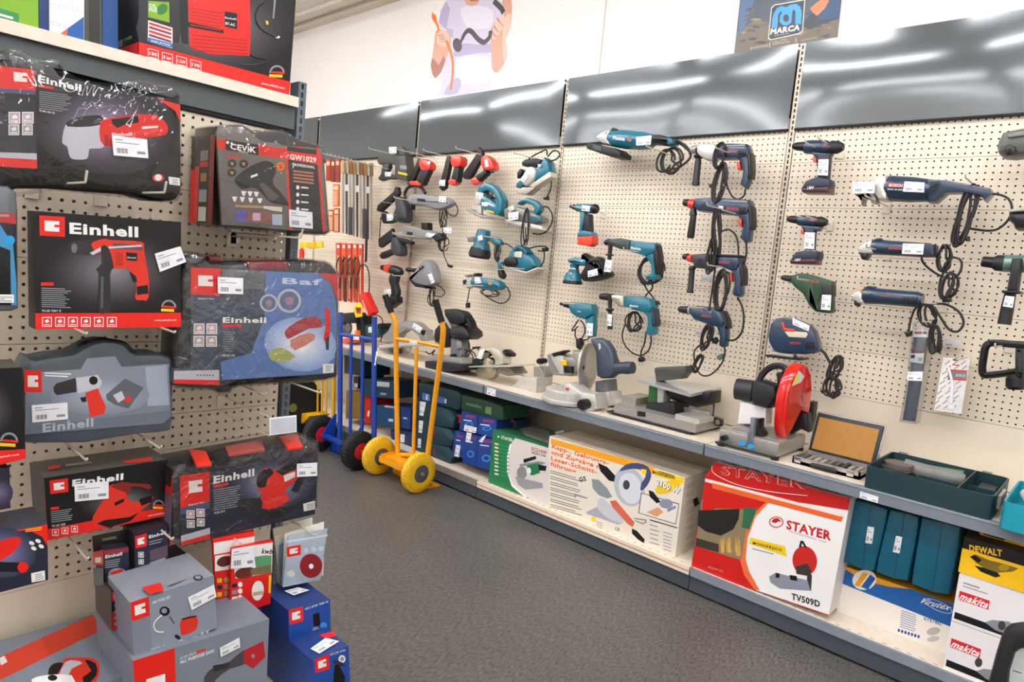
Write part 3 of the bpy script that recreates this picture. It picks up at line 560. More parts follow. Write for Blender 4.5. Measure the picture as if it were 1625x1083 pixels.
t = root_at(GON, (1140, 690), w-.06, 'tool_case', 'black orbital sander case in a violet and red sleeve, lower of the two big cases', 'tool case')
b = MB(); b.slab(GON, '786,415 830,400 1400,290 1455,300 1462,345 1452,600 830,745 790,740', w-.13, w-.002, .012, M('24242A', .3), 1); b.build('case', t)
b = MB(); TP = Fr(GON.pt(0, GON.uv(*C(1140, 345), w)[1]-.004, 0), GON.U, -GON.N, GON.V)
for q, m in (('872,332 950,342 975,398 905,405', ORR), ('1282,270 1372,266 1395,318 1325,326', ORR), ('1035,318 1205,288 1220,330 1050,355', M('A04C44', .4)), ('975,360 1030,330 1060,370 1000,400', BLK2)): b.slab(TP, q, .004, .014, .003, m)
b.build('latches_and_handle', t)
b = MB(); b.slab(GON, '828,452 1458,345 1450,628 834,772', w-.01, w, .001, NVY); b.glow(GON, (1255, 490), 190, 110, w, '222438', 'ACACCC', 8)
b.poly(GON, '828,452 965,430 965,570 830,600', w, PR); emark(b, GON, '845,455 955,440 955,545 850,560', w); b.poly(GON, '830,600 965,570 966,600 830,632', w, M('4A5678', .4, 0, 'print')); b.text(GON, 'Expert line', (868, 590), (940, 576), w, PW, 8)
squares(b, GON, (858, 610), 46, 38, 2, w, PW, M('C8A6AC', .4, 0, 'print'), -7); squares(b, GON, (860, 655), 46, 36, 2, w, PW, M('A8A4A0', .4, 0, 'print'), -7); b.poly(GON, '832,728 966,690 967,720 833,756', w, SILV); b.poly(GON, '833,756 967,718 967,740 834,772', w, PR)
b.text(GON, 'Einhell', (982, 487), (1170, 450), w, PW, 34, .06); b.poly(GON, '982,494 1050,482 1050,494 982,506', w, PR); b.lines(GON, (982, 514), (1110, 492), (986, 615), 10, w, PG); b.text(GON, 'TE-RS 40 E', (985, 628), (1035, 617), w, PW, 9)
b.poly(GON, '1190,590 1205,545 1180,490 1188,445 1230,412 1290,430 1365,388 1372,460 1310,520 1335,560 1270,600 1230,605', w, PR, 2); b.poly(GON, '1180,480 1190,440 1240,415 1260,440 1230,465 1225,500 1190,505', w, PK, 2); b.poly(GON, '1270,430 1380,370 1400,400 1300,450', w, PK); b.poly(GON, '1305,450 1360,430 1360,455 1310,480', w, PW); b.poly(GON, '1340,520 1370,460 1410,450 1370,530', w, PK)
b.poly(GON, '1092,580 1110,560 1200,555 1205,600 1200,640 1110,612', w, M('17171C', .4, 0, 'print'), 2); b.ell(GON, (1262, 622), 72, 22, w, PK, 18, -.15); b.poly(GON, '1395,580 1450,565 1450,605 1398,615', w, PW); b.lines(GON, (1412, 582), (1446, 574), (1413, 610), 4, w, PG)
b.build('printed_sleeve', t)
u = GON.uv(*C(828, 600), w)[0]; SL = Fr(GON.pt(u-.003, 0, 0), GON.N, GON.V, -GON.U); v = GON.uv(*C(828, 452), w)[1]; v2 = GON.uv(*C(834, 772), w)[1]
b = MB()
for z0, z1, m in ((v-.05, v, PR), (v2+.035, v-.05, M('6A6C84', .4, 0, 'print')), (v2+.018, v2+.035, SILV), (v2, v2+.018, PR)): b.poly(SL, [(w-.11, z0), (w-.005, z0), (w-.005, z1), (w-.11, z1)], .014, m, uv=True)
b.build('side_print', t)
b = MB(); b.slab(GON, '778,405 825,388 1400,278 1462,290 1470,345 1460,612 836,782 782,750', w-.132, w+.005, .012, WRAP2, 1); b.build('shrink_wrap', t); plabel(t, GON, '1367,396 1460,390 1460,452 1367,456', w+.008)
# --- small cartons and bags
K(0, 800, 2.9018)
def smallbox(quad, w, dep, label, em, red=None, extra=None, front=PK):
    q = PP(quad); b = MB(); SLf, SRf, TPf = carton(b, GON, quad, w, dep, front, M('26222A', .5)); 
    if em: emark(b, GON, em, w)
    if extra: extra(b, w)
    return b
def ex1(b, w):
    b.poly(GON, '480,215 592,200 592,222 481,238', w, M('8C2A38', .4, 0, 'print')); b.text(GON, 'Einhell', (484, 252), (562, 236), w, PW, 14, .05); b.lines(GON, (484, 262), (560, 250), (485, 300), 4, w, PG); b.ell(GON, (540, 322), 42, 26, w, PG, 14, -.1); b.poly(GON, '505,315 560,300 578,320 525,345', w, ORR); b.poly(GON, '560,345 594,338 596,358 562,364', w, PG)
b = smallbox('480,212 592,196 597,358 486,380', .28, .07, '', None, None, ex1, NVY)
b.slab(GON, '425,152 590,118 592,196 430,222', .245, .25, .001, BLK); b.poly(GON, '470,160 535,148 536,160 472,172', .25, M('6A5E4A', .5))
SL = Fr(GON.pt(GON.uv(*C(480, 300), .28)[0]-.0005, 0, 0), GON.N, GON.V, -GON.U)
for q, m in (('428,210 476,212 476,280 430,282', PR), ('430,295 476,298 478,376 434,380', M('53606C', .4, 0, 'print'))): b.poly(SL, q, 0, m)
b.poly(SL, '438,248 466,246 466,270 438,272', 0, PW)
tagit(b.build('accessory_carton'), 'small dark hanging carton with a red tool picture, left of two under the sander carton', 'box')
def ex2(b, w):
    emark(b, GON, '622,152 676,135 676,195 624,206', w); b.text(GON, 'Einhell', (686, 160), (765, 138), w, PW, 14, .05); b.lines(GON, (686, 172), (765, 152), (686, 195), 2, w, PG); squares(b, GON, (636, 222), 0, 26, 1, w, PW, PG); squares(b, GON, (638, 255), 0, 24, 1, w, PW, PG)
    b.poly(GON, '690,215 770,190 772,240 692,262', w, M('5A4A58', .4, 0, 'print')); b.poly(GON, '650,300 680,285 690,305 660,318', w, ORR); b.poly(GON, '690,270 760,245 765,270 700,300', w, PG); b.poly(GON, '618,345 680,330 682,342 620,358', w, PR)
b = smallbox('618,140 770,100 775,318 625,352', .29, .08, '', None, None, ex2, NVY); tagit(b.build('accessory_carton'), 'small dark hanging carton with red corner square, beside the hook under the sander carton', 'box')
b = smallbox('700,262 850,222 893,262 780,320', .2, .06, '', None); b.poly(GON, '780,292 880,262 882,275 782,304', .2, PR); tagit(b.build('accessory_carton'), 'flat dark carton mostly hidden behind the grey compressor carton', 'box')
b = MB(); w = .33; carton(b, GON, '512,405 640,372 640,560 516,585', w, .12, PK, M('453F3A', .5)); emark(b, GON, '515,408 560,398 562,440 517,450', w); b.poly(GON, '517,500 560,490 562,575 518,585', w, M('B01818', .4, 0, 'print'))
for k in range(4): b.ell(GON, (534, 470+k*28), 8, 8, w, PG)
tagit(b.build('tool_carton'), 'black carton with red square standing behind the grey compressor carton', 'box')
# grey compressor carton
w = .44
t = root_at(GON, (800, 700), w-.08, 'compressor_carton', 'grey compressor carton with red corner square standing on the reciprocating saw carton', 'box')
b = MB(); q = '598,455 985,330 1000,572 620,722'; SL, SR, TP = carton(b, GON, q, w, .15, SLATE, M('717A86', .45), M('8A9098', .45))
b.poly(GON, '688,430 985,335 998,566 700,680', w, M('87909C', .4, 0, 'print')); emark(b, GON, '601,455 685,428 690,515 606,543', w); b.poly(SL, '568,448 596,456 601,540 575,528', 0, PR); b.poly(SL, '575,470 588,474 590,520 580,515', 0, PW)
b.text(GON, 'AIR TOOL SET', (702, 462), (785, 434), w, PW, 12, .03); b.ell(GON, (758, 495), 24, 22, w, PK); b.ell(GON, (756, 493), 13, 12, w, PG)
p = [GON.uv(*C(x, y), w) for x, y in ((745, 512), (715, 540), (708, 565), (722, 588), (752, 590))]; b.tube([GON.pt(a, c, w+.001) for a, c in smooth2(p, 4, False)], .0012, PW, 5)
b.poly(GON, '782,515 805,550 800,556 778,522', w, M('5A4A40', .4, 0, 'print')); b.poly(GON, '833,535 905,515 903,580 840,606 832,590', w, ORR, 2); b.poly(GON, '838,528 905,514 906,520 838,536', w, PK); b.ell(GON, (818, 614), 16, 9, w, PK, 12, .6); b.ell(GON, (922, 470), 22, 28, w, PG)
b.text(GON, 'Einhell', (695, 695), (960, 606), w, M('B4BCC6', .4, 0, 'print'), 26, .04); b.poly(TP, '655,385 740,362 755,400 690,418', 0, ORR); b.poly(TP, '770,365 850,340 850,350 775,378', 0, PG); b.ell(TP, (912, 340), 22, 12, 0, PK); b.ell(TP, (912, 340), 14, 8, 0, PG)
b.build('carton', t); plabel(t, GON, '865,432 985,372 997,428 882,490', w+.004)
# reciprocating saw carton
w = .46
t = root_at(GON, (930, 1000), w-.1, 'saw_carton', 'grey and red all-purpose saw carton at the bottom edge of the photo', 'box')
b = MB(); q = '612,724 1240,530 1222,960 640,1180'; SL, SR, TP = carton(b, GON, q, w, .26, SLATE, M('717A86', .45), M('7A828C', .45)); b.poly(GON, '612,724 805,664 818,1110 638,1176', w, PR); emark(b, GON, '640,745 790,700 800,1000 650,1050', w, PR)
b.text(GON, 'AT-AP 1050 E', (828, 718), (902, 690), w, PW, 9, .02); b.text(GON, 'ALL PURPOSE SAW', (828, 738), (986, 684), w, PW, 15, .04); b.poly(GON, '905,680 945,666 945,676 905,690', w, PR)
b.poly(GON, '940,800 985,752 1060,725 1125,672 1135,735 1060,760 990,815 985,870 950,870', w, M('4A4444', .4, 0, 'print'), 2); b.poly(GON, '1122,676 1213,632 1222,705 1165,760 1125,735', w, M('B8202A', .4, 0, 'print'), 1); b.ell(GON, (1165, 702), 8, 10, w, PG); b.poly(GON, '980,745 1010,740 1060,735 1050,755 985,775', w, M('2C2A2C', .4, 0, 'print'))
b.build('carton', t); plabel(t, GON, '1012,664 1102,616 1106,660 1016,706', w+.004)
b = MB(); w = .16; carton(b, GON, '985,500 1255,440 1255,640 990,680', w, .1, M('8A1C24', .4, 0, 'print'), M('40282C', .5)); b.poly(GON, '1100,520 1240,470 1242,490 1120,545', w, PG); tagit(b.build('tool_carton'), 'dark red carton behind the all-purpose saw carton under the red sanding packs', 'box')
# planer carton lying flat, bottom left
p1 = onz(*C(425, 510), .335); p2 = onz(*C(625, 775), .335); TPF = Fr((0, 0, .335), (0, 1, 0), (-1, 0, 0), (0, 0, 1))
b = MB(); y1 = p1.y; b.box(max(p1.x, GX+.012), p2.x, y1-.48, y1, .112, .335, SLATE); t = thing('planer_carton', (GX+.2, y1-.2, .112), 'big grey carton with orange-red back strip lying in the bottom left corner', 'box')
b.poly(TPF, '-300,840 425,512 474,578 -300,960', 0, M('D2381E', .4, 0, 'print')); b.poly(TPF, '-5,712 20,700 34,728 5,745', 0, PW)
b.poly(TPF, '225,790 240,745 290,728 300,712 360,708 430,712 458,740 455,790 440,821 430,900 200,900', 0, ORR, 2); b.poly(TPF, '225,760 250,735 290,735 260,790 225,795', 0, PK, 2); b.poly(TPF, '300,730 345,722 380,735 330,760 310,800 270,800', 0, SILV, 2); b.poly(TPF, '390,720 440,735 445,790 400,830 380,800 420,770', 0, PK, 2); b.poly(TPF, '145,810 210,790 330,790 330,850 180,850', 0, PW, 2); b.ell(TPF, (242, 802), 22, 14, 0, PK)
b.ell(TPF, (500, 690), 34, 24, 0, M('6A6A70', .4, 0, 'print')); b.ell(TPF, (498, 692), 28, 18, 0, SLATE); b.poly(TPF, '505,655 540,700 518,690', 0, M('3A3A40', .4, 0, 'print')); b.build('carton', t)
# blue cartons
BLU = M('1C4A9C', .4, 0, 'print'); BLU2 = M('1A479A', .45)
def bluebox(q, w, dep, em, emside, label, lab, tool):
    t = root_at(GON, PPc(q), w-.05, 'pump_carton', label, 'box'); b = MB(); SL, SR, TP = carton(b, GON, q, w, dep, BLU, BLU2, M('1E3A78', .45)); emark(b, GON, em, w); b.poly(SL, emside, 0, PR); tool(b, w, SL, TP); b.build('carton', t); q2 = PP(lab); 
    plabel(t, TP, lab, .002)
def PPc(q): x = [tuple(float(a) for a in p.split(',')) for p in q.split()]; return ((x[2][0]+x[3][0])/2, (x[2][1]+x[3][1])/2)
def tl1(b, w, SL, TP):
    b.text(GON, 'GC-DW 900 N', (1405, 490), (1510, 455), w, PW, 10, .02); b.poly(GON, '1440,510 1470,500 1475,560 1445,570', w, PK); b.ell(GON, (1455, 585), 16, 20, w, PG); b.ell(GON, (1490, 560), 16, 14, w, M('3C8AD8', .4, 0, 'print')); b.lines(GON, (1400, 640), (1500, 610), (1402, 720), 6, w, M('5A8AD0', .4, 0, 'print')); b.poly(SL, '1288,500 1318,505 1318,530 1292,525', 0, PW)
bluebox('1328,492 1520,440 1528,960 1345,1060', .40, .16, '1330,490 1395,472 1398,540 1334,558', '1290,462 1326,490 1330,556 1294,530', 'tall blue garden pump carton with red corner square standing at the gondola end', '1310,402 1372,385 1424,398 1352,422', tl1)
def tl2(b, w, SL, TP):
    b.text(GON, 'GC-DP 3730', (1520, 700), (1590, 678), w, PW, 9, .02); b.ell(GON, (1575, 715), 16, 18, w, PW); b.ell(GON, (1575, 715), 9, 10, w, PG); b.poly(GON, '1540,745 1560,738 1590,800 1570,900 1530,900', w, PK, 1); b.ell(GON, (1560, 735), 30, 10, w, M('2A2E38', .4, 0, 'print'), 14, .3); b.poly(SL, '1380,690 1402,700 1404,724 1382,716', 0, PW); b.poly(TP, '1470,605 1535,588 1550,608 1500,622', 0, PR)
bluebox('1438,722 1605,655 1618,960 1452,1060', .52, .12, '1450,718 1515,692 1518,760 1453,780', '1368,662 1402,690 1406,735 1370,700', 'short blue pump carton with red squares, frontmost at the bottom of the gondola end', '1430,668 1500,618 1562,634 1470,690', tl2)
# sanding sheet packs
def pack(q, w, th, mat, name, label, cat, grp=None, art=None, sm=0):
    b = MB(); b.slab(GON, q, w-th, w, .0008, mat, sm)
    if art: art(b, w)
    return tagit(b.build(name), label, cat, grp)
def kw1(b, w):
    b.poly(GON, '990,240 1070,228 1072,300 990,312', w, PW); b.poly(GON, '985,180 1172,150 1172,200 985,235', w, PW); b.ell(GON, (1035, 265), 38, 24, w, M('5A2A22', .4, 0, 'print'), 14, -.3)
    for k in range(4): b.ell(GON, (1042, 350+k*32), 12, 14, w, TAN, 8); b.poly(GON, [(1000, 345+k*32), (1022, 342+k*32), (1022, 362+k*32), (1001, 365+k*32)], w, NVY if k % 2 else PY)
pack('980,160 1170,126 1175,250 1160,460 998,505', .30, .012, PR, 'sanding_pack', 'red hanging pack of sanding sheets behind the one with the white price label', 'pack', None, kw1)
def kw2(b, w):
    b.poly(GON, '1172,190 1256,178 1252,318 1085,345 1078,300 1172,290', w, PW); b.text(GON, 'kwb', (1203, 228), (1252, 232), w, PK, 22, .05); b.poly(GON, '1172,245 1215,238 1250,238 1250,310 1180,305', w, M('5A9A6A', .4, 0, 'print')); b.ell(GON, (1128, 318), 48, 26, w, M('6A2A20', .4, 0, 'print'), 14, -.25); b.poly(GON, '1150,300 1250,280 1250,320 1160,330', w, M('7A6A4A', .4, 0, 'print'))
    for k in range(4): b.ell(GON, (1106, 372+k*30), 11, 13, w, PW, 8); b.poly(GON, [(1068, 370+k*30), (1092, 366+k*30), (1092, 384+k*30), (1068, 388+k*30)], w, (NVY, PG, PW, PK)[k])
    b.ell(GON, (1187, 400), 28, 46, w, PW, 14, .1); b.poly(GON, '1165,408 1212,400 1212,418 1165,425', w, M('C8A880', .4, 0, 'print')); b.poly(GON, '1238,330 1250,328 1246,410 1236,412', w, PY)
t = root_at(GON, (1150, 500), .315, 'sanding_pack', 'red and white hanging pack of triangular sanding sheets with a white price label', 'pack')
b = MB(); b.slab(GON, '1070,206 1256,168 1246,460 1055,522', .305, .318, .0008, PR); kw2(b, .318); b.build('pack', t); plabel(t, GON, '1068,208 1172,190 1172,290 1062,300', .324)
cards = [('1256,115 1420,70 1438,64 1440,330 1280,365', 'E4DCC8', .24, 'cream'), ('1262,150 1450,95 1452,340 1288,375', 'D8D4C0', .255, 'pale cream'), ('1290,190 1460,100 1492,96 1480,350 1292,378', '5E8AA8', .27, 'blue'), ('1310,140 1478,88 1492,84 1490,330 1300,380', 'E6E2D6', .285, 'white')]
for i, (q, h, w, nm) in enumerate(cards): pack(q, w, .004, M(h, .5), 'sanding_disc_pack', nm+' card pack fanned out behind the front sanding disc pack', 'pack', 'sanding disc packs on one hook')
def dk(b, w):
    emark(b, GON, '1320,200 1385,188 1385,235 1322,246', w, PR); b.ell(GON, (1432, 286), 52, 56, w, M('8C1C24', .4, 0, 'print'), 24); b.ell(GON, (1433, 288), 11, 12, w, PW, 12); b.poly(GON, '1320,170 1508,140 1508,150 1320,180', w, M('D4E0EA', .4, 0, 'print'))
    for k in range(3): b.ell(GON, (1410+k*34, 214-k*4), 12, 12, w, M('C4D2DE', .4, 0, 'print'), 12)
    b.ell(GON, (1340, 322), 18, 16, w, M('C8CCB8', .4, 0, 'print'), 12)
pack('1328,146 1508,114 1476,350 1302,385', .31, .004, M('A8B6C2', .35), 'sanding_disc_pack', 'clear bag with a dark red sanding disc, frontmost on its hook', 'pack', 'sanding disc packs on one hook', dk)
# --- cartons on the gondola's top shelf
K(0, 0, 3.3833); w = .02; GRN = M('7FB21C', .4, 0, 'print')
def topbox(q, front, side, label, art=None, w=.02, dep=.22):
    b = MB(); SL, SR, TP = carton(b, GON, q, w, dep, front, side)
    if art: art(b, w, SL)
    return tagit(b.build('tool_carton'), label, 'box')
topbox('-180,-260 205,-210 207,178 -180,82', GRN, M('2B6E3A', .5), 'bright green carton at the left end of the top shelf', lambda b, w, SL: (b.poly(GON, '-150,20 0,45 102,75 100,150 -150,85', w, M('2E8A4A', .4, 0, 'print')), b.poly(GON, '-150,30 70,92 70,104 -150,45', w, PW)))
topbox('208,-205 262,-195 262,188 210,178', M('16356E', .4, 0, 'print'), M('142850', .5), 'narrow dark blue carton right of the bright green carton on the top shelf', None, .018)
def ar(b, w, SL):
    b.text(GON, 'electric', (268, 135), (440, 178), w, M('D4D8DC', .4, 0, 'print'), 40, .03); b.text(GON, 'cmic', (268, 40), (440, 70), w, M('DCE0E4', .4, 0, 'print'), 40, .03)
    b.poly(GON, '325,180 450,90 450,235 325,200', w, M('1A5CA8', .4, 0, 'print')); b.poly(GON, '325,182 362,155 360,212 325,200', w, M('E8632A', .4, 0, 'print'))
topbox('264,-190 452,-140 452,238 266,190', PW, M('C8CCD0', .5), 'white carton with blue and orange corner on the gondola top shelf', ar, .022)
topbox('454,-140 545,-118 548,264 455,240', M('4A4A42', .4, 0, 'print'), M('3A3A36', .5), 'grey-brown carton between the white and blue cartons on the top shelf', lambda b, w, SL: b.poly(GON, '475,-100 535,-90 538,258 478,242', w, M('26261F', .4, 0, 'print')), .02)
topbox('550,-115 632,-95 634,286 551,265', M('1B5EA8', .4, 0, 'print'), M('154A88', .5), 'plain blue carton left of the big red compressor carton on the top shelf', None, -.05)
def comp(b, w, SL):
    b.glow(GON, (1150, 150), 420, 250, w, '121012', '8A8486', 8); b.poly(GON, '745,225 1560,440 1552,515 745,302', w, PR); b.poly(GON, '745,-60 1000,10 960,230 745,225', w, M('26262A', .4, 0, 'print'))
    b.poly(GON, '795,5 908,12 910,122 795,92', w, GRN); b.ell(GON, (870, 50), 26, 34, w, M('2E7A30', .4, 0, 'print'), 14, .7); b.text(GON, 'OIL', (802, 38), (842, 44), w, PW, 20); b.text(GON, 'FREE', (802, 60), (846, 66), w, PW, 18); b.poly(GON, '795,108 926,150 926,260 793,222', w, PW)
    for k in range(4): b.poly(GON, [(800, 118+k*21), (920, 156+k*21), (920, 168+k*21), (800, 131+k*21)], w, (PR, M('8A3038', .4, 0, 'print'))[k % 2])
    b.poly(GON, '795,200 926,234 926,258 793,222', w, M('2A7ABF', .4, 0, 'print')); b.text(GON, 'INFLATOR', (812, 224), (915, 248), w, PW, 10)
    b.poly(GON, '965,-20 1010,-10 1010,240 975,230 965,120', w, PK); b.poly(GON, '1005,-60 1340,-30 1345,170 1340,300 1120,290 1020,250', w, PR, 1); b.poly(GON, '975,110 1200,160 1200,180 975,140', w, PK)
    for k in range(6): b.poly(GON, [(1020, 40+k*18), (1190, 70+k*18), (1190, 76+k*18), (1020, 46+k*18)], w, M('B01810', .4, 0, 'print'))
    for k in range(5): b.poly(GON, [(1030, 185+k*20), (1330, 215+k*18), (1330, 222+k*18), (1030, 192+k*20)], w, M('B01810', .4, 0, 'print'))
    b.poly(GON, '1205,60 1272,72 1272,158 1205,142', w, PK); b.text(GON, 'Einhell', (1208, 100), (1268, 108), w, PW, 10); b.text(GON, 'BT-AC', (1210, 132), (1262, 142), w, PW, 14)
    for k, s in enumerate(('180', '8 bar', '1.1kW', '190')): x = 793+k*76; y = 258+k*20; b.poly(GON, [(x, y), (x+58, y+15), (x+58, y+72), (x, y+56)], w, PW); b.poly(GON, [(x+3, y+4), (x+55, y+17), (x+55, y+68), (x+3, y+53)], w, PR); b.text(GON, s, (x+8, y+36), (x+50, y+46), w, PW, 18); b.lines(GON, (x+8, y+44), (x+50, y+54), (x+8, y+58), 1, w, PW, .6, 0)
    germany(b, GON, 1444, 392, 84, w); b.text(GON, 'www.einhell.com', (1402, 452), (1526, 480), w, PW, 13, .03)
    p = [GON.uv(*C(x, y), w) for x, y in ((1420, 10), (1385, 40), (1370, 90), (1390, 145), (1440, 180), (1490, 198))]; b.tube([GON.pt(a, c, w+.001) for a, c in smooth2(p, 4, False)], .002, PK, 5); b.poly(GON, '1470,0 1480,0 1470,100 1462,100', w, PG); b.poly(GON, '1425,110 1440,115 1440,135 1428,130', w, PY); b.ell(GON, (1490, 200), 12, 7, w, PW)
    p = [GON.uv(*C(x, y), w) for x, y in ((1340, 290), (1370, 310), (1425, 322), (1400, 342), (1340, 350), (1290, 345))]; b.tube([GON.pt(a, c, w+.001) for a, c in smooth2(p, 4, False)], .0015, PK, 5)
    b.poly(SL, '630,-60 742,-60 742,222 630,245', 0, PK); b.poly(SL, '628,268 744,228 745,300 628,272', 0, PR); b.poly(SL, '630,-20 690,-20 695,60 640,118 630,110', 0, M('A8203A', .4, 0, 'print')); b.poly(SL, '668,130 708,112 710,210 668,222', 0, GRN); b.poly(SL, '630,150 662,140 662,250 630,262', 0, SILV)
topbox('745,-320 1600,-160 1552,515 745,302', PK, M('241F22', .5), 'large black and red compressor carton on the right end of the top shelf', comp, .024, .26)
# --- wire hooks on the gondola
HOOKS = []
def prong(fr, elbow, w, label, tip=.022, r=.0024, double=False, plate=None, up=0.0, cat='hook', grp=None, base=.002):
    e = C(*elbow); u, v = fr.uv(e[0], e[1], w); b = MB()
    for du in ((-.016, .016) if double else (0,)):
        b.tube([fr.pt(u+du, v-up, base), fr.pt(u+du, v-up*.6, w*.5), fr.pt(u+du, v, w-.004), fr.pt(u+du, v+.003, w), fr.pt(u+du, v+tip, w+tip*.35)], r, HOOK, 7)
    b.slabuv(fr, [(u-.014, v-up-.032), (u+.014, v-up-.032), (u+.014, v-up+.012), (u-.014, v-up+.012)], base-.0015, base+.0035, .0012, HOOK, st=1)
    if plate:
        b.tube([fr.pt(u, v-up+.012, base), fr.pt(u, v+.03, w*.6), fr.pt(u, v+.035, w)], r*.8, HOOK, 6)
        b.slabuv(fr, [(u-.03, v+.01), (u+.03, v+.01), (u+.03, v+.046), (u-.03, v+.046)], w+.001, w+.003, .0005, LBL, st=1)
    o = tagit(b.build('wire_hook'), label, cat, grp); HOOKS.append(o); return o
K(0, 60, 3.8667); prong(GON, (525, 888), .42, 'cream wire hook under the left part of the multi tool case'); prong(GON, (1010, 950), .42, 'cream wire hook under the right part of the multi tool case')
K(280, 180, 4.5115); prong(GON, (890, 893), .37, 'cream wire hook under the right bottom corner of the heat gun case'); prong(GON, (710, 905), .26, 'cream wire hook under the middle of the heat gun case', 0.004)
K(0, 300, 3.3833); prong(GON, (465, 780), .38, 'cream T-ended wire hook under the middle of the drill cartons', .003); prong(GON, (940, 772), .38, 'cream T-ended wire hook under the right end of the drill cartons', .003)
K(0, 600, 2.9018); prong(GON, (400, 383), .33, 'cream wire hook over the left top of the long sander carton', .006); prong(GON, (742, 328), .33, 'cream wire hook between the air hammer case and the orbital sander case', .008)
prong(GON, (1225, 80), .31, 'cream wire hook under the middle of the blue-sleeved case', .008); prong(GON, (1475, 70), .38, 'cream wire hook reaching past the gondola end under the blue-sleeved case', .004)
K(0, 800, 2.9018); prong(GON, (405, 262), .34, 'cream wire hook below the long sander carton, right of the navy carton', .008); prong(GON, (795, 168), .36, 'cream wire hook right of the small dark hanging cartons', .008); prong(GON, (1455, 150), .36, 'cream wire hook holding the sanding disc packs', .006); prong(GON, (1112, 185), .34, 'cream wire hook holding the red sanding sheet packs', .006)
# empty hook with price plate
K(0, 600, 2.9018); b = MB(); w = .30
for (x0, y0), (x1, y1) in (((1040, 142), (1240, 180)), ((1050, 190), (1238, 266))):
    a = C(x1, y1); u, v = GON.uv(*a, w); b.tube([GON.pt(u, v, .002), GON.pt(u, v, w)], .002, HOOK, 7)
b.slab(GON, '1240,186 1365,172 1366,250 1242,266', w, w+.004, .001, LBL); b.poly(GON, '1246,192 1360,179 1361,245 1247,260', w+.004, M('C4CCD6', .4)); u, v = GON.uv(*C(1240, 200), w); b.slabuv(GON, [(u-.01, v-.03), (u+.01, v-.03), (u+.01, v+.01), (u-.01, v+.01)], 0, .005, .001, HOOK)
tagit(b.build('wire_hook'), 'empty wire hook with a blank white price plate above the orbital sander case', 'hook')
# ---------------------------------------------------------------- tools hanging on the wall
TL = M('0C6C80', .35, 0, 'coat'); TLD = M('0B5F70', .4); NV = M('16324C', .38, 0, 'coat'); NVD = M('1B2A3A', .45); GUN = M('4A4A42', .5); GY1 = M('75757A', .4); GY2 = M('8B8B8E', .4)
SIL = M('CBC8C0', .28, .35); SILD = M('9C9A93', .33, .35); CORD = M('1E1C1A', .55); RD = M('E2331C', .35, 0, 'coat'); GRE = M('24452C', .4); ORG = M('EE7D1E', .4)
def ops(b, L, fr=WALL):
    for o in L:
        k = o[0]
        if k == 's': b.slab(fr, o[1], o[2], o[3], o[4], o[5], o[6] if len(o) > 6 else 0)
        elif k == 'l': b.lat(fr, o[1], o[2], o[3], o[4], o[5], 20, o[6] if len(o) > 6 else None)
        elif k == 'c': b.cord(fr, o[1], o[2], o[3], o[4] if len(o) > 4 else CORD, 5, o[5] if len(o) > 5 else False)
        elif k == 'h': b.hank(fr, o[1], o[2], o[3], o[4], o[5], o[6] if len(o) > 6 else .0032, CORD, o[7] if len(o) > 7 else 0, .18, int(o[1][0]))
        elif k == 't': b.text(fr, o[1], o[2], o[3], o[4], o[5], o[6] if len(o) > 6 else None, .04)
        elif k == 'p': b.poly(fr, o[1], o[2], o[3], o[4] if len(o) > 4 else 0)
        elif k == 'e': b.ell(fr, o[1], o[2], o[3], o[4], o[5])
        elif k == 'b': b.lat(fr, (o[1][0], o[1][1]), (o[1][0]+.01, o[1][1]), o[3], [(0, o[2])], o[4])
    return b
def tool(name, label, cat, org, w, parts, labels=(), fr=WALL, group=None):
    t = root_at(fr, org, w, name, label, cat, group)
    made = {}; first = None
    for nm, L in parts:
        if nm == 'rear_grip' and len(L) == 2: made['grip_pad'] = ops(MB(), L[1:], fr).build('grip_pad', t); L = L[:1]
        if nm == 'switch_end' and len(L) > 1 and L[0][1][:3] in ('725', '665'): ops(MB(), L[:1], fr).build('spindle_lock', made['gear_head']); L = L[1:]
        up = t
        if nm in ('trigger', 'dial', 'port') and first: up = first
        if nm == 'collar' and 'chuck' in made: up = made['chuck']
        made[nm] = ops(MB(), L, fr).build(nm, up); first = first or made[nm]
    for q, lw in labels: plabel(t, fr, q, lw)
    return t
def knob(b, fr, c, r, w0, w1, m, seg=18):               # round boss facing out of the wall
    A = W3(fr, *c, w0); B = W3(fr, *c, w1); q = W3(fr, c[0], c[1]+10, w1); k = (q-B).length/10; B = A+fr.N*(w1-w0)
    b.lathe(A, B, [(0, r*k), (.85, r*k), (1, r*k*.85)], m, seg); return b
def wh(elbow, w, what, tip=.012): return prong(WALL, elbow, w+.07, 'cream wire hook '+what, tip, .003, False)
K(580, 220, 4.166)
tool('stapler', 'olive grey battery nailer with yellow stripe, top left of the wall tools', 'nail gun', (200, 280), .14, [
  ('magazine', [('s', '80,150 90,120 180,105 210,118 208,172 140,168 92,172', .10, .14, .008, GUN, 0), ('s', '205,78 235,48 262,85 262,110 205,110', .10, .15, .006, GUN, 0)]),
  ('motor_housing', [('s', '200,110 268,112 276,180 276,282 212,270 198,240', .08, .16, .012, GUN, 0), ('p', '214,218 276,232 276,246 214,232', .16, PY), ('p', '228,175 272,180 272,205 228,200', .16, PG)]),
  ('grip', [('s', '120,168 165,172 152,215 155,235 205,240 205,268 150,270 110,282 88,264 108,232', .11, .15, .012, M('3A3A35', .5), 2)])], [('155,56 205,54 205,96 157,98', .165), ('128,222 170,220 168,250 130,250', .152)])
wh((25, 68), .30, 'passing the olive grey battery nailer')
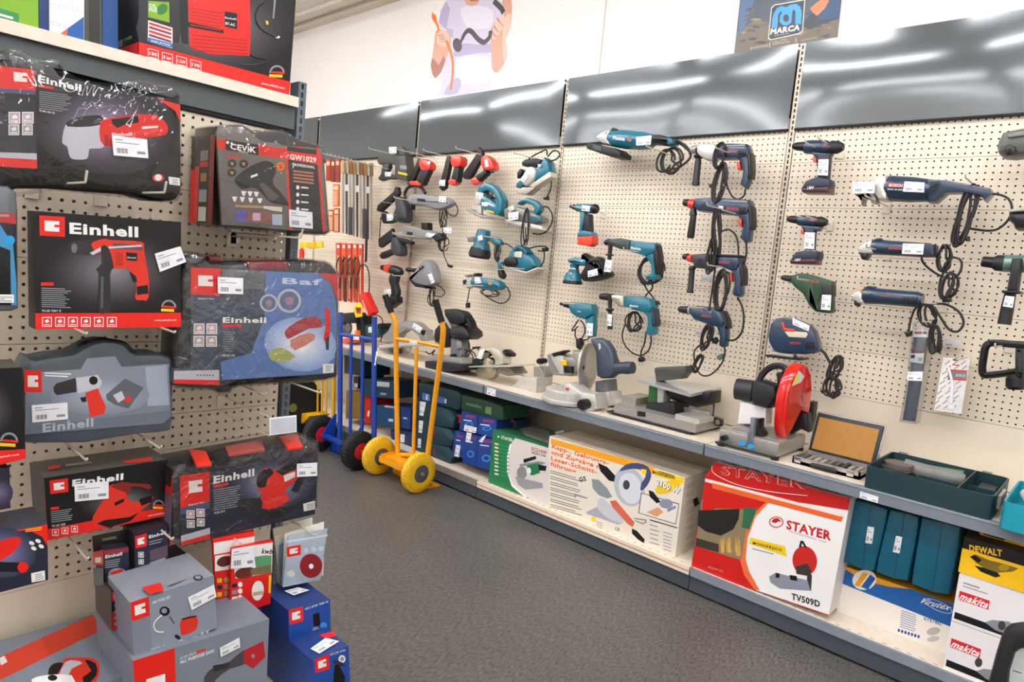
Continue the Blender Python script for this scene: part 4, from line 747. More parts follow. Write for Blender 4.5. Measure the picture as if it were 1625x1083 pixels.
tool('stapler', 'dark grey nailer below the olive one, nose pointing up', 'nail gun', (190, 555), .14, [
  ('magazine', [('s', '75,478 84,440 188,352 200,318 216,322 222,365 205,388 100,486', .11, .14, .005, BLK2, 0)]),
  ('motor_housing', [('s', '200,385 240,392 262,430 276,480 274,545 240,556 205,546 188,505 205,460', .09, .16, .014, GY1 if 0 else M('3A3B3D', .45), 2), ('e', (240, 535), 26, 16, .16, BLK)]),
  ('grip', [('s', '128,480 150,500 165,545 200,515 212,545 165,562 120,562 106,530 110,490', .11, .15, .01, BLK2, 1)])], [('140,500 180,494 180,540 142,545', .152)])
wh((190, 392), .28, 'over the dark grey nailer')
tool('stapler', 'small dark grey nailer, lowest of the three grey nailers', 'nail gun', (170, 790), .14, [
  ('magazine', [('s', '86,665 165,605 175,595 190,635 182,662 102,722 90,715', .11, .14, .005, BLK2, 0), ('c', '102,520 96,600 94,670 102,720', .10, .0035)]),
  ('motor_housing', [('s', '180,655 212,662 236,715 238,765 220,778 190,770 172,730', .09, .16, .012, M('3A3B3D', .45), 2)]),
  ('grip', [('s', '96,775 110,752 190,722 202,755 130,792 108,796', .11, .15, .012, BLK2, 1)])])
wh((180, 630), .26, 'over the small dark grey nailer')
for i, (nm, q) in enumerate((('leftmost red and black electric stapler, beside the olive grey nailer', ['275,302 352,132 372,148 352,200 302,312', '358,158 370,138 392,135 432,165 428,205 398,215 368,205', '372,208 434,195 382,310 342,300', '286,292 300,280 352,280 376,298 362,316 300,308', (425, 180)]),
    ('middle red and black electric stapler with a white tag on its nose', ['488,325 541,110 566,120 560,165 528,328 505,345', '565,135 582,115 615,112 642,130 630,180 600,195 572,180', '590,190 628,192 612,290 568,276', '548,282 562,264 600,266 600,300 575,312 552,302', (650, 172)]),
    ('rightmost red and black electric stapler, tilted, next to the teal planer', ['636,250 738,98 748,56 770,80 775,120 692,268 655,268', '768,130 790,108 815,122 842,152 850,200 800,212 768,178', '728,252 792,205 812,228 745,290', '694,282 705,262 740,254 755,292 715,308', (842, 212)]))):
    tool('stapler', nm, 'stapler', (int(q[3].split(',')[0])+30, int(q[3].split()[-1].split(',')[1])), .14, [
      ('magazine', [('s', q[0], .11, .14, .005, BLK, 0)]), ('head', [('s', q[1], .09, .155, .012, RD, 2)]), ('grip', [('s', q[2], .10, .15, .012, BLK2, 0)]), ('base', [('s', q[3], .10, .15, .008, RD, 1)])],
      [(['412,150 430,152 425,172 408,170', '488,276 528,272 526,314 488,312', '785,142 805,140 815,185 792,190'][i], .157)])
    b = MB(); knob(b, WALL, q[4], 18, .08, .15, BLK); o = b.build('motor_cap', bpy.data.objects[[k.name for k in bpy.data.objects if k.get('label') == nm][0]])
for e, s in (((385, 80), 'of the leftmost red stapler'), ((598, 65), 'of the middle red stapler'), ((195, 68), 'between the olive nailer and the red staplers'), ((980, 95), 'of the teal planer at the top')): wh(e, .28, s)
tool('sander', 'grey angle drive polisher with a black D-shaped handle', 'sander', (430, 470), .14, [
  ('body', [('s', '290,400 318,366 400,370 470,378 540,388 574,415 568,445 520,468 470,472 400,448 312,440 290,425', .09, .16, .025, GY2, 2), ('s', '340,395 390,400 395,418 345,412', .158, .165, .002, BLK, 0)]),
  ('handle', [('c', '264,400 260,360 285,322 330,312 370,325 396,362', .13, .011, BLK), ('s', '288,430 310,432 305,470 292,468', .1, .14, .006, BLK, 0)]),
  ('cord', [('c', '572,418 600,440 610,480 592,512 555,502 530,470', .12, .0035), ('h', (512, 520), 34, 75, 4, .12)])], [('486,380 534,384 532,424 486,420', .163)])
tool('sander', 'grey flat belt file with coiled black cord', 'sander', (340, 665), .14, [
  ('body', [('s', '250,572 330,582 400,600 470,622 490,650 400,666 330,662 250,652 250,612', .1, .15, .01, M('83837C', .4), 0), ('s', '182,620 250,612 250,652 195,642', .11, .14, .006, SILD, 0), ('s', '272,615 310,620 310,640 272,636', .149, .154, .002, BLK)]),
  ('rear_grip', [('s', '370,556 415,556 415,612 372,606', .1, .15, .008, BLK, 0), ('s', '430,640 490,625 520,660 470,685', .1, .15, .01, BLK2, 0), ('s', '192,652 230,655 302,680 302,700 200,690', .1, .14, .006, BLK, 0)]),
  ('cord', [('h', (510, 700), 58, 52, 4, .12), ('h', (525, 625), 18, 55, 3, .12), ('c', '512,745 525,790 545,830 562,852', .11, .0035), ('s', '540,830 568,838 565,856 545,850', .1, .12, .004, BLK)])], [('515,586 570,590 568,626 516,622', .155), ('408,622 462,632 432,656 395,645', .153)])
tool('cordless_drill', 'black cordless drill with a red collar, lowest left of the wall tools', 'drill', (190, 1120), .14, [
  ('chuck', [('l', (104, 852), (150, 862), .14, [(0, 8), (.15, 18), (.7, 24), (1, 26)], BLK)]), ('collar', [('l', (140, 858), (180, 868), .14, [(0, 27), (.3, 31), (1, 30)], RD)]),
  ('body', [('l', (172, 866), (240, 888), .14, [(0, 30), (.3, 33), (.8, 30), (1, 18)], BLK2)]), ('grip', [('s', '170,895 218,900 205,955 218,1000 212,1050 168,1050 172,985 158,940', .12, .16, .012, BLK2, 2)]), ('battery', [('s', '120,1048 210,1045 215,1085 165,1125 135,1120', .11, .17, .01, BLK, 0)])], [('126,998 168,995 170,1030 128,1034', .162)])
wh((178, 905), .25, 'across the black cordless drill with red collar')
tool('sander', 'grey delta sander hanging nose up with its cord looped below', 'sander', (400, 990), .14, [
  ('body', [('s', '300,928 335,880 362,835 395,803 432,808 455,850 466,900 472,952 440,976 395,978 335,962 302,945', .08, .17, .03, M('858588', .4), 2), ('s', '352,858 362,852 372,868 362,875', .168, .173, .002, BLK), ('s', '368,845 378,838 388,855 378,862', .168, .173, .002, BLK)]),
  ('dust_port', [('l', (275, 866), (338, 874), .12, [(0, 14), (.4, 14), (.5, 10), (1, 16)], BLK)]), ('sanding_pad', [('s', '296,922 304,930 330,962 395,980 396,992 330,980 300,950', .07, .17, .004, BLK, 0)]),
  ('cord', [('c', '440,975 430,1010 410,1060 425,1100 455,1110', .12, .0035), ('h', (440, 1040), 28, 62, 3, .12), ('c', '470,965 505,990 525,1020 500,1045 460,1040', .12, .0035)])], [('411,900 437,892 459,950 436,962', .172)])
def cordtail(b): pass
tool('planer', 'teal electric planer with silver cover hanging at the upper wall', 'planer', (1110, 370), .15, [
  ('body', [('s', '1092,245 1130,200 1188,125 1214,150 1228,222 1165,265 1110,300 1080,320', .09, .17, .018, TL, 1), ('s', '1000,300 1040,262 1062,300 1030,330 998,325', .1, .16, .01, TLD, 0)]),
  ('front_knob', [('s', '1036,160 1060,138 1130,130 1175,142 1150,188 1080,190 1042,182', .10, .18, .015, BLK2, 1), ('s', '1140,170 1160,170 1158,186 1140,188', .178, .184, .002, LBL)]),
  ('side_cover', [('s', '1048,300 1052,240 1075,195 1105,183 1134,205 1128,262 1092,308 1065,318', .11, .185, .02, SIL, 2)]),
  ('sole', [('s', '1082,312 1218,220 1228,252 1110,328', .11, .17, .004, M('CFC9B8', .35, .3), 0), ('s', '995,362 1040,322 1122,326 1062,372', .11, .17, .004, M('B9B2A2', .35, .3), 0), ('s', '1005,225 1025,200 1040,215 1025,250 1005,262', .11, .17, .006, BLK, 0)]),
  ('cord', [('c', '1205,120 1240,82 1272,86 1284,112 1255,140 1215,150', .15, .0045), ('c', '1045,165 1100,120 1160,88 1195,75 1200,110', .17, .0045), ('c', '1226,245 1228,310 1212,365 1195,392', .12, .004), ('s', '1172,392 1205,380 1204,408 1182,405', .11, .13, .004, BLK)])], [('1020,272 1064,216 1084,240 1044,292', .188)])
tool('jigsaw', 'teal jigsaw with silver shoe, left of the second teal planer', 'saw', (800, 525), .15, [
  ('body', [('s', '745,345 765,305 800,290 850,305 892,355 912,405 908,475 888,512 830,498 772,465 765,420 772,385 795,380 835,402 868,432 872,400 850,365 815,348 795,352 780,365 752,372', .10, .17, .016, TL, 0), ('t', 'maktec', (790, 430), (850, 452), .17, PW), ('p', '800,470 850,485 848,496 798,480', .17, PY)]),
  ('front_cover', [('s', '722,400 735,350 782,362 775,410 758,438 728,432', .11, .165, .008, SIL, 1)]), ('shoe', [('s', '668,460 690,464 740,500 805,518 800,528 760,524 700,495 672,475', .10, .18, .003, SILD, 0), ('s', '735,440 765,445 768,500 738,492', .13, .15, .003, SIL, 0), ('s', '790,358 835,385 832,398 792,372', .12, .16, .004, BLK)]),
  ('cord', [('c', '905,470 935,450 935,420 905,405', .13, .0035), ('h', (850, 378), 40, 12, 2, .16, .003, -.6)])], [('728,352 778,360 776,400 730,392', .168), ('768,420 808,424 806,448 770,446', .172)])
wh((720, 510), .22, 'holding the teal jigsaw')
tool('planer', 'teal handled planer with a big looped cord, middle of the wall', 'planer', (1050, 600), .15, [
  ('handle', [('s', '1005,435 1030,400 1075,392 1130,412 1162,448 1155,480 1125,510 1108,495 1122,462 1100,440 1050,425 1020,440', .11, .16, .012, TL, 1)]),
  ('body', [('s', '918,470 960,445 1010,452 1060,468 1168,522 1165,552 1100,562 925,528', .09, .17, .012, M('84827A', .35, .4), 0), ('s', '940,460 975,440 990,470 955,490', .168, .18, .004, SIL, 1), ('s', '1090,510 1165,525 1163,548 1090,540', .168, .175, .002, TLD, 0)]),
  ('sole', [('s', '925,535 1100,565 1168,580 1168,606 1060,590 930,552', .08, .17, .003, SIL, 0)]),
  ('cord', [('c', '1158,455 1200,452 1232,495 1235,545 1205,605 1160,632 1105,628', .12, .0042), ('h', (1062, 580), 28, 125, 4, .17, .0035, .05)])], [('944,490 1012,484 1010,534 946,542', .182)])
wh((800, 510), .22, 'holding the looped-cord teal planer')
tool('sander', 'round teal orbital sander with black pad and a small orange button', 'sander', (760, 795), .15, [
  ('body', [('l', (785, 600), (765, 730), .13, [(0, 30), (.05, 44), (.3, 50), (.7, 52), (1, 62)], TL), ('s', '825,645 870,650 898,680 898,705 860,712 828,690', .11, .15, .012, TL, 1), ('e', (822, 690), 14, 8, .155, ORG)]),
  ('sanding_pad', [('l', (762, 722), (752, 790), .13, [(0, 64), (.4, 72), (.8, 74), (1, 66)], BLK2)]), ('dust_port', [('s', '672,655 712,648 722,665 718,684 680,684', .12, .14, .006, GY1, 0)]),
  ('cord', [('c', '898,695 935,700 970,722 985,745', .13, .004), ('h', (872, 755), 26, 62, 4, .14), ('s', '872,820 902,815 902,860 878,862', .12, .15, .006, TL, 0), ('s', '875,870 900,868 918,905 905,930 885,918', .11, .15, .01, BLK, 1)])], [('742,645 772,636 776,670 746,676', .19)])
wh((770, 645), .25, 'through the round teal orbital sander')
tool('planer', 'teal planer with a black belt cover, lowest planer above the rear shelf', 'planer', (1020, 880), .15, [
  ('body', [('s', '950,790 965,745 1000,706 1040,712 1062,735 1085,765 1118,792 1135,845 1060,878 1000,856 930,835 915,805', .09, .17, .018, TL, 1), ('s', '985,745 1040,750 1035,790 985,785', .168, .178, .006, M('CFC6B2', .5), 0)]),
  ('handle', [('s', '975,735 1005,705 1045,715 1075,750 1065,770 1035,745 1010,735 990,755', .12, .185, .01, TLD, 1)]),
  ('side_cover', [('s', '915,820 925,792 960,780 1000,795 1005,830 980,850 930,848', .12, .185, .012, BLK, 2)]), ('sole', [('s', '920,842 1060,882 1140,850 1142,862 1062,895 920,855', .09, .17, .003, SIL, 0)]),
  ('cord', [('c', '1080,728 1130,715 1185,715 1208,732 1180,745 1140,742', .13, .0042), ('c', '1182,745 1180,800 1155,850 1115,885', .12, .004), ('s', '1165,722 1195,722 1192,745 1168,745', .12, .15, .004, BLK)])])
wh((905, 850), .28, 'under the lowest teal planer')
tool('grinder', 'teal straight trimmer with chrome nose and coiled cord', 'grinder', (780, 1010), .15, [
  ('body', [('s', '704,932 740,920 800,922 880,936 906,962 902,995 880,1004 800,1000 712,980', .10, .17, .025, TL, 2), ('e', (825, 957), 15, 12, .171, ORG)]),
  ('nose', [('s', '668,912 704,918 706,985 672,985', .11, .15, .006, SIL, 0), ('s', '645,935 668,932 668,965 645,965', .11, .15, .004, BLK, 0), ('s', '655,900 685,898 685,912 655,912', .1, .16, .003, SILD, 0), ('s', '640,962 675,975 672,992 645,982', .1, .15, .003, SIL, 0), ('s', '715,892 740,890 738,912 718,912', .11, .16, .003, BLK, 0)]),
  ('cord', [('h', (800, 1018), 95, 24, 3, .13), ('c', '905,965 940,990 955,1040 930,1080 890,1090 850,1075 790,1040', .12, .0038), ('c', '690,985 680,1040 672,1090', .12, .0035), ('s', '662,1090 682,1085 682,1120 664,1120', .11, .13, .004, BLK)])], [('720,922 756,920 768,955 726,960', .173)])
wh((665, 968), .24, 'under the teal trimmer with chrome nose')
# --- middle bay
K(860, 170, 4.011)
tool('angle_grinder', 'large teal angle grinder with black guard and a thick coiled cord, top of the wall', 'grinder', (600, 320), .16, [
  ('body', [('l', (430, 198), (700, 222), .15, [(0, 44), (.05, 50), (.4, 58), (.8, 54), (1, 44)], TL), ('t', 'Makita', (450, 205), (526, 214), .218, PW, 22), ('e', (558, 205), 15, 15, .216, M('8A5A50', .4))]),
  ('gear_head', [('s', '345,190 385,160 430,145 442,150 440,245 400,240 365,222', .11, .19, .02, SIL, 1), ('s', '440,140 455,130 475,140 472,152 442,150', .13, .17, .004, BLK, 0)]),
  ('guard', [('s', '286,228 310,228 420,252 470,262 506,292 500,318 450,320 380,298 288,266', .09, .20, .008, BLK2, 1), ('s', '325,240 380,255 378,285 325,270', .198, .203, .002, M('4A4844', .5), 0)]),
  ('handle', [('s', '690,180 740,175 805,190 842,212 842,236 800,248 740,240 700,240', .12, .18, .02, BLK, 1), ('s', '798,190 838,205 842,238 800,246', .118, .185, .012, TLD, 0)]),
  ('cord', [('c', '840,225 890,240 940,285 945,318 915,355 860,390 815,395', .14, .006), ('h', (800, 340), 82, 82, 4, .15, .0055, 0), ('c', '830,215 870,218 920,250 948,292', .15, .005)])], [('600,192 698,180 692,240 600,245', .222)])
wh((660, 248), .27, 'under the large teal angle grinder')
tool('cordless_driver', 'small teal cordless driver with an orange-red battery', 'drill', (275, 880), .14, [
  ('body', [('l', (218, 640), (335, 650), .14, [(0, 14), (.05, 24), (.5, 28), (1, 30)], TL), ('l', (330, 648), (358, 652), .14, [(0, 31), (.6, 30), (1, 16)], BLK)]), ('chuck', [('l', (178, 632), (222, 640), .14, [(0, 6), (.3, 10), (.5, 16), (1, 17)], BLK)]),
  ('grip', [('s', '246,664 280,668 272,730 258,795 238,800 244,740', .12, .16, .01, TL, 1), ('s', '272,680 306,682 312,795 262,795', .12, .165, .01, BLK2, 0), ('s', '228,800 262,785 318,795 326,822 228,828', .11, .17, .008, TL, 0)]),
  ('battery', [('s', '228,826 326,818 324,872 302,888 230,876', .11, .17, .008, M('E5421F', .4), 0)])], [('256,624 308,630 302,666 252,660', .172)])
wh((190, 632), .22, 'across the small teal cordless driver')
K(860, 380, 4.511)
tool('rotary_hammer', 'teal rotary hammer with black front handle, beside the battery driver', 'drill', (700, 285), .16, [
  ('body', [('s', '640,8 820,26 830,75 800,105 745,125 690,105 628,88', .12, .20, .02, TL, 0), ('t', 'Makita', (636, 70), (706, 78), .20, PW, 18)]), ('gear_case', [('s', '478,0 560,-8 645,8 630,88 560,70 490,42', .12, .20, .018, M('33423F', .45), 1)]),
  ('chuck', [('l', (445, 25), (490, 20), .16, [(0, 8), (.3, 20), (.8, 26), (1, 24)], BLK)]), ('side_handle', [('l', (494, 0), (482, 150), .17, [(0, 20), (.5, 15), (.7, 16), (.72, 30), (.78, 30), (.8, 15), (1, 14)], BLK2), ('l', (482, 145), (465, 240), .17, [(0, 13), (.1, 16), (.9, 19), (1, 14)], BLK2)]),
  ('rear_grip', [('s', '742,125 800,85 826,90 832,200 830,285 800,295 745,288 748,262 785,240 790,195 762,150', .13, .19, .014, TL, 0), ('s', '795,85 824,40 838,120 838,245 815,255 800,160', .128, .195, .012, BLK2, 0)]), ('cord', [('h', (765, 225), 100, 98, 5, .14, .0045), ('c', '785,295 790,350 745,400 735,440', .13, .0045), ('c', '730,300 745,350 790,410 830,462', .13, .0045), ('s', '800,440 822,440 836,468 812,470', .12, .15, .005, BLK)])], [('456,145 502,150 492,236 443,232', .192)])
wh((585, 75), .26, 'under the teal rotary hammer')
tool('sander', 'teal palm sander with a black dust bag behind it', 'sander', (240, 325), .15, [
  ('body', [('s', '186,142 240,128 320,142 332,160 315,192 250,188 195,168', .10, .18, .02, TL, 1), ('l', (235, 180), (228, 250), .14, [(0, 36), (.3, 32), (.6, 38), (1, 46)], TLD), ('t', 'Makita', (195, 212), (240, 215), .192, PW, 12)]),
  ('base', [('l', (226, 240), (220, 300), .14, [(0, 50), (.5, 62), (1, 66)], TL)]), ('sanding_pad', [('l', (220, 298), (218, 322), .14, [(0, 70), (.8, 72), (1, 66)], BLK)]),
  ('dust_bag', [('s', '286,120 305,98 330,112 362,132 400,122 432,140 440,200 482,228 492,262 440,285 370,300 300,300 282,250 318,190 300,150', .08, .17, .03, BLK2, 2)]), ('cord', [('c', '330,165 380,150 420,160 430,200 400,210', .17, .005), ('h', (380, 240), 60, 30, 2, .16, .004)])], [('328,228 396,208 402,256 330,272', .175)])
tool('drill', 'plain teal corded drill with a white tag on its grip, above the mitre saw', 'drill', (350, 690), .15, [
  ('body', [('s', '188,455 215,448 300,455 366,466 378,500 376,540 340,560 312,574 250,558 215,530 200,495', .10, .17, .02, TL, 1), ('t', 'Makita', (252, 520), (280, 522), .17, PW)]), ('chuck', [('l', (130, 462), (195, 474), .135, [(0, 8), (.4, 12), (.5, 17), (1, 20)], BLK)]),
  ('grip', [('s', '312,570 345,555 376,535 382,620 374,698 345,706 314,690 322,620', .11, .16, .016, TL, 1)]), ('cord', [('c', '262,575 240,610 214,652 235,648 255,625', .13, .004), ('c', '240,640 238,690 252,720', .13, .004), ('c', '340,700 320,720 285,720', .12, .004), ('c', '275,580 300,610 308,660 285,715', .12, .0038), ('s', '245,715 272,706 288,745 266,792 248,775', .10, .14, .01, BLK, 1)])], [('322,600 366,602 362,692 316,690', .163)])
wh((150, 460), .20, 'at the chuck of the plain teal drill')
tool('drill', 'teal impact drill with silver gear case and a round coil of cord below', 'drill', (640, 670), .16, [
  ('body', [('s', '598,402 700,408 782,428 802,482 790,520 745,530 680,510 592,490', .12, .20, .02, TL, 0), ('t', 'Makita', (628, 482), (688, 486), .20, PW, 14)]), ('gear_case', [('s', '500,398 545,392 602,402 596,490 560,482 520,455 505,430', .12, .20, .02, M('C9C4B2', .3, .6), 0)]),
  ('chuck', [('l', (414, 410), (508, 412), .16, [(0, 12), (.15, 22), (.7, 27), (1, 28)], BLK2)]), ('side_handle', [('l', (487, 395), (487, 520), .17, [(0, 18), (.6, 15), (.8, 15), (.82, 30), (.9, 30), (1, 14)], BLK2), ('l', (487, 520), (488, 645), .17, [(0, 14), (.1, 16), (.85, 18), (.9, 20), (1, 18)], BLK2)]),
  ('rear_grip', [('s', '738,528 790,470 802,480 812,600 808,680 780,690 745,680 762,600 758,560', .13, .19, .015, TL, 1), ('s', '782,505 802,495 814,600 805,625 788,618', .128, .195, .01, M('2A3C44', .5), 1)]),
  ('cord', [('h', (667, 590), 78, 72, 4, .14, .0042), ('c', '600,600 575,680 590,750 640,808 705,832 760,800 782,740 780,690', .13, .004), ('c', '745,660 735,740 712,800 708,840', .13, .004), ('s', '690,850 705,838 725,850 728,872 712,880 690,875', .12, .15, .006, BLK), ('s', '694,875 698,875 698,905 694,905', .13, .134, .001, SIL), ('s', '714,878 718,878 718,908 714,908', .13, .134, .001, SIL)])], [('470,535 502,538 498,622 468,618', .192)])
wh((530, 490), .26, 'under the teal impact drill with silver gear case'); wh((470, 385), .24, 'at the front handle of the silver-geared teal drill')
K(860, 170, 4.011)
tool('drill', 'navy corded impact drill with silver gear case, topmost of the navy column', 'drill', (1150, 520), .16, [
  ('body', [('s', '1112,236 1200,232 1305,236 1318,262 1325,310 1290,325 1230,330 1122,332 1105,290', .12, .20, .018, NV, 0), ('t', 'BOSCH', (1158, 288), (1238, 292), .20, M('C0392B', .4), 16), ('s', '1250,268 1298,270 1298,300 1250,298', .198, .204, .002, BLK)]), ('gear_case', [('s', '988,242 1050,232 1112,236 1124,290 1095,345 1050,340 1005,315 990,290', .12, .20, .02, SIL, 1)]),
  ('chuck', [('l', (945, 272), (995, 268), .16, [(0, 10), (.2, 22), (.8, 28), (1, 26)], SILD)]), ('side_handle', [('l', (1000, 262), (995, 330), .17, [(0, 24), (.6, 20), (.7, 32), (.85, 30), (1, 17)], BLK), ('l', (996, 325), (978, 500), .17, [(0, 16), (.1, 20), (.85, 22), (.9, 26), (1, 24)], BLK2)]),
  ('trigger', [('s', '1238,348 1260,346 1268,395 1246,400', .14, .18, .005, RD, 0)]), ('rear_grip', [('s', '1230,328 1300,262 1326,300 1330,400 1322,470 1300,522 1262,495 1275,450 1282,400 1262,345', .13, .19, .016, NV, 1), ('s', '1305,262 1328,300 1332,400 1322,455 1312,400', .128, .195, .008, BLK, 0)]),
  ('cord', [('h', (1140, 310), 50, 80, 4, .20, .004), ('h', (1135, 490), 48, 125, 5, .19, .004), ('c', '1295,520 1285,565 1245,588 1205,560 1170,480 1150,420', .15, .004), ('s', '1060,492 1080,488 1082,512 1066,514', .15, .17, .005, BLK)])])
wh((1105, 258), .26, 'over the topmost navy drill')
tool('rotary_hammer', 'navy rotary hammer with red chuck ring, second of the navy column', 'drill', (1150, 855), .16, [
  ('body', [('s', '972,582 1100,575 1320,592 1330,640 1310,690 1240,692 1100,675 1000,665 972,640', .12, .20, .018, NV, 0), ('t', 'BOSCH', (1175, 655), (1250, 662), .20, M('C0392B', .4), 20), ('s', '1255,635 1290,636 1290,668 1255,665', .198, .203, .002, BLK)]),
  ('chuck', [('l', (900, 606), (945, 615), .16, [(0, 12), (.2, 22), (1, 26)], BLK)]), ('collar', [('l', (940, 614), (978, 622), .16, [(0, 28), (.3, 32), (1, 34)], RD)]), ('side_handle', [('l', (965, 645), (962, 690), .17, [(0, 18), (.5, 22), (1, 26)], BLK), ('l', (965, 688), (945, 836), .17, [(0, 18), (.1, 20), (.9, 24), (1, 20)], BLK2)]),
  ('trigger', [('s', '1250,706 1275,710 1272,765 1252,755', .14, .18, .005, RD, 0)]), ('rear_grip', [('s', '1240,690 1310,610 1332,640 1336,740 1322,855 1295,865 1265,835 1278,780 1284,730', .13, .19, .015, NV, 1), ('s', '1308,600 1335,640 1338,740 1328,780 1316,700', .128, .195, .008, BLK2, 0)]), ('dial', [('e', (1035, 635), 22, 22, .20, BLK), ('s', '1120,628 1155,630 1153,648 1120,646', .198, .204, .002, SIL)]),
  ('cord', [('c', '1300,865 1302,930 1285,1010 1275,1060', .15, .0045), ('h', (1110, 800), 32, 170, 4, .20, .0045, .12), ('c', '1130,800 1185,780 1235,820 1250,900 1250,960', .17, .0042)])])
wh((1050, 625), .26, 'left over the second navy hammer'); wh((1145, 655), .26, 'right over the second navy hammer', .006)
K(860, 380, 4.511)
tool('rotary_hammer', 'dark rotary hammer with a navy rear half, third of the navy column', 'drill', (1200, 405), .16, [
  ('body', [('s', '1245,108 1330,110 1415,118 1422,165 1400,225 1350,222 1262,190 1245,150', .12, .20, .016, NV, 0), ('s', '1245,104 1415,112 1416,128 1245,120', .13, .205, .004, BLK2, 0), ('t', 'BOSCH', (1265, 172), (1342, 175), .20, M('C0392B', .4), 18)]), ('gear_case', [('s', '1080,108 1170,102 1250,108 1255,190 1170,212 1100,205 1082,170', .12, .20, .018, M('33343A', .45), 1), ('e', (1135, 160), 22, 24, .20, BLK)]),
  ('chuck', [('l', (1008, 125), (1048, 125), .16, [(0, 12), (.2, 20), (1, 24)], BLK)]), ('collar', [('l', (1044, 135), (1078, 138), .16, [(0, 22), (.4, 26), (1, 30)], RD)]), ('side_handle', [('l', (1078, 190), (1060, 385), .17, [(0, 18), (.1, 26), (.15, 20), (.9, 22), (.95, 26), (1, 24)], BLK2)]),
  ('trigger', [('s', '1345,238 1362,240 1362,305 1345,300', .14, .18, .005, RD, 0)]), ('rear_grip', [('s', '1350,220 1405,150 1428,200 1440,260 1430,400 1415,415 1380,408 1366,382 1380,320 1378,262', .13, .19, .015, NV, 1), ('s', '1405,140 1440,210 1442,270 1436,330 1420,260', .128, .195, .008, BLK2, 0)]),
  ('cord', [('h', (1300, 370), 48, 150, 5, .18, .0048), ('c', '1400,415 1432,480 1445,560 1432,660 1385,718 1330,722', .15, .0048), ('c', '1240,200 1225,320 1210,420 1195,510', .19, .0045), ('h', (1215, 120), 36, 130, 4, .21, .0045, -.05)])])
wh((1185, 185), .26, 'over the third navy hammer')
tool('drill', 'navy corded drill, lowest of the navy column, cords hanging in front', 'drill', (1200, 770), .16, [
  ('body', [('s', '1060,485 1130,478 1230,488 1292,512 1322,580 1300,640 1250,628 1160,600 1090,575 1062,535', .12, .19, .02, NV, 1), ('t', 'BOSCH', (1140, 552), (1208, 562), .19, M('C0392B', .4), 16)]), ('chuck', [('l', (975, 500), (1062, 508), .155, [(0, 10), (.15, 22), (.7, 28), (1, 30)], BLK2)]), ('collar', [('l', (1056, 507), (1064, 508), .155, [(0, 31), (1, 31)], SIL)]),
  ('rear_grip', [('s', '1250,620 1305,560 1325,600 1328,690 1316,768 1290,775 1268,758 1275,700 1262,650', .12, .18, .016, NV, 1), ('s', '1250,510 1295,512 1325,580 1330,640 1312,640 1290,560', .118, .185, .01, BLK2, 0)]),
  ('cord', [('h', (1180, 700), 40, 95, 5, .18, .004, -.2), ('c', '1130,760 1092,800 1092,870 1120,950 1160,978 1215,965 1280,900 1308,830 1308,770', .15, .004), ('h', (1125, 890), 25, 78, 3, .16, .004, -.35), ('s', '1215,710 1245,700 1262,730 1240,752 1218,740', .15, .18, .008, BLK), ('s', '1250,840 1270,825 1295,820 1292,860 1258,862', .12, .15, .006, M('4A6A60', .5))])])
wh((1060, 490), .24, 'at the chuck of the lowest navy drill')
for q, n in (('1138,262 1228,256 1226,300 1140,306', 'small pale price card hanging behind the third navy hammer'), ('1095,650 1150,650 1148,692 1096,692', 'small pale price card hanging left of the lowest navy drill cords')):
    b = MB(); b.slab(WALL, q, .04, .042, .0004, M('D8D2D6', .5)); b.lines(WALL, (float(q.split(',')[0])+8, 275 if '262' in q else 664), (float(q.split(',')[0])+60, 275 if '262' in q else 664), (float(q.split(',')[0])+8, 292 if '262' in q else 682), 2, .042, PG); tagit(b.build('price_card'), n, 'price card')
# --- right bay
K(1200, 180, 3.8235)
def cdrill(label, ch, bd, gr, lb, bat, trig, sz):
    tool('cordless_drill', label, 'drill', bat[0], .16, [
      ('chuck', [('l', ch[0], ch[1], .15, [(0, ch[2]*.45), (.25, ch[2]*.8), (1, ch[2])], BLK)]), ('body', [('l', bd[0], bd[1], .15, [(0, bd[2]*.9), (.2, bd[2]), (.8, bd[2]), (1, bd[2]*.7)], NV), ('l', bd[1], bd[3], .15, [(0, bd[2]*.98), (.6, bd[2]*.9), (1, bd[2]*.5)], BLK2), ('t', 'BOSCH', bd[4], bd[5], .15+sz, M('C0392B', .4)), ('s', trig[1], .13, .17, .006, NV, 0)]),
      ('trigger', [('s', trig[0], .14, .165, .004, RD, 0)]), ('grip', [('s', gr, .13, .175, .012, NVD, 1)]), ('battery', [('s', bat[1], .11, .19, .01, NVD, 0), ('s', bat[2], .105, .195, .008, M('4A1A20', .35), 0), ('t', '18V', bat[3], bat[4], .196, PW)])], [(lb, .178)])
cdrill('navy cordless drill with white tag and red-rimmed battery, upper of two at the right', ((222, 200), (305, 202), 30), ((300, 205), (455, 208), 42, (530, 206), (405, 205), (450, 207)), '368,245 452,245 440,400 372,395', '378,280 440,278 435,378 372,375', ((370, 480), '272,462 300,412 372,385 448,400 452,430 442,455', '272,455 440,445 440,482 280,480', (310, 462), (350, 460)), ('344,262 370,262 366,300 345,292', '330,235 460,245 440,275 360,270'), .044)
cdrill('navy cordless drill with white tag, lower of two at the right', ((188, 640), (265, 648), 26), ((260, 650), (370, 660), 34, (432, 662), (320, 652), (365, 656)), '292,690 360,690 352,830 296,826', '295,722 356,724 352,825 292,820', ((290, 915), '205,898 240,842 300,832 378,838 380,870 365,895', '203,890 365,882 360,916 208,912', (235, 898), (270, 896)), ('268,705 292,702 290,736 270,730', '270,680 400,690 380,715 290,715'), .036)
for e, n in (((375, 150), 'over the upper navy cordless drill'), ((298, 175), 'at the chuck of the upper navy cordless drill'), ((303, 625), 'over the lower navy cordless drill'), ((238, 620), 'at the chuck of the lower navy cordless drill')): wh(e, .22, n)
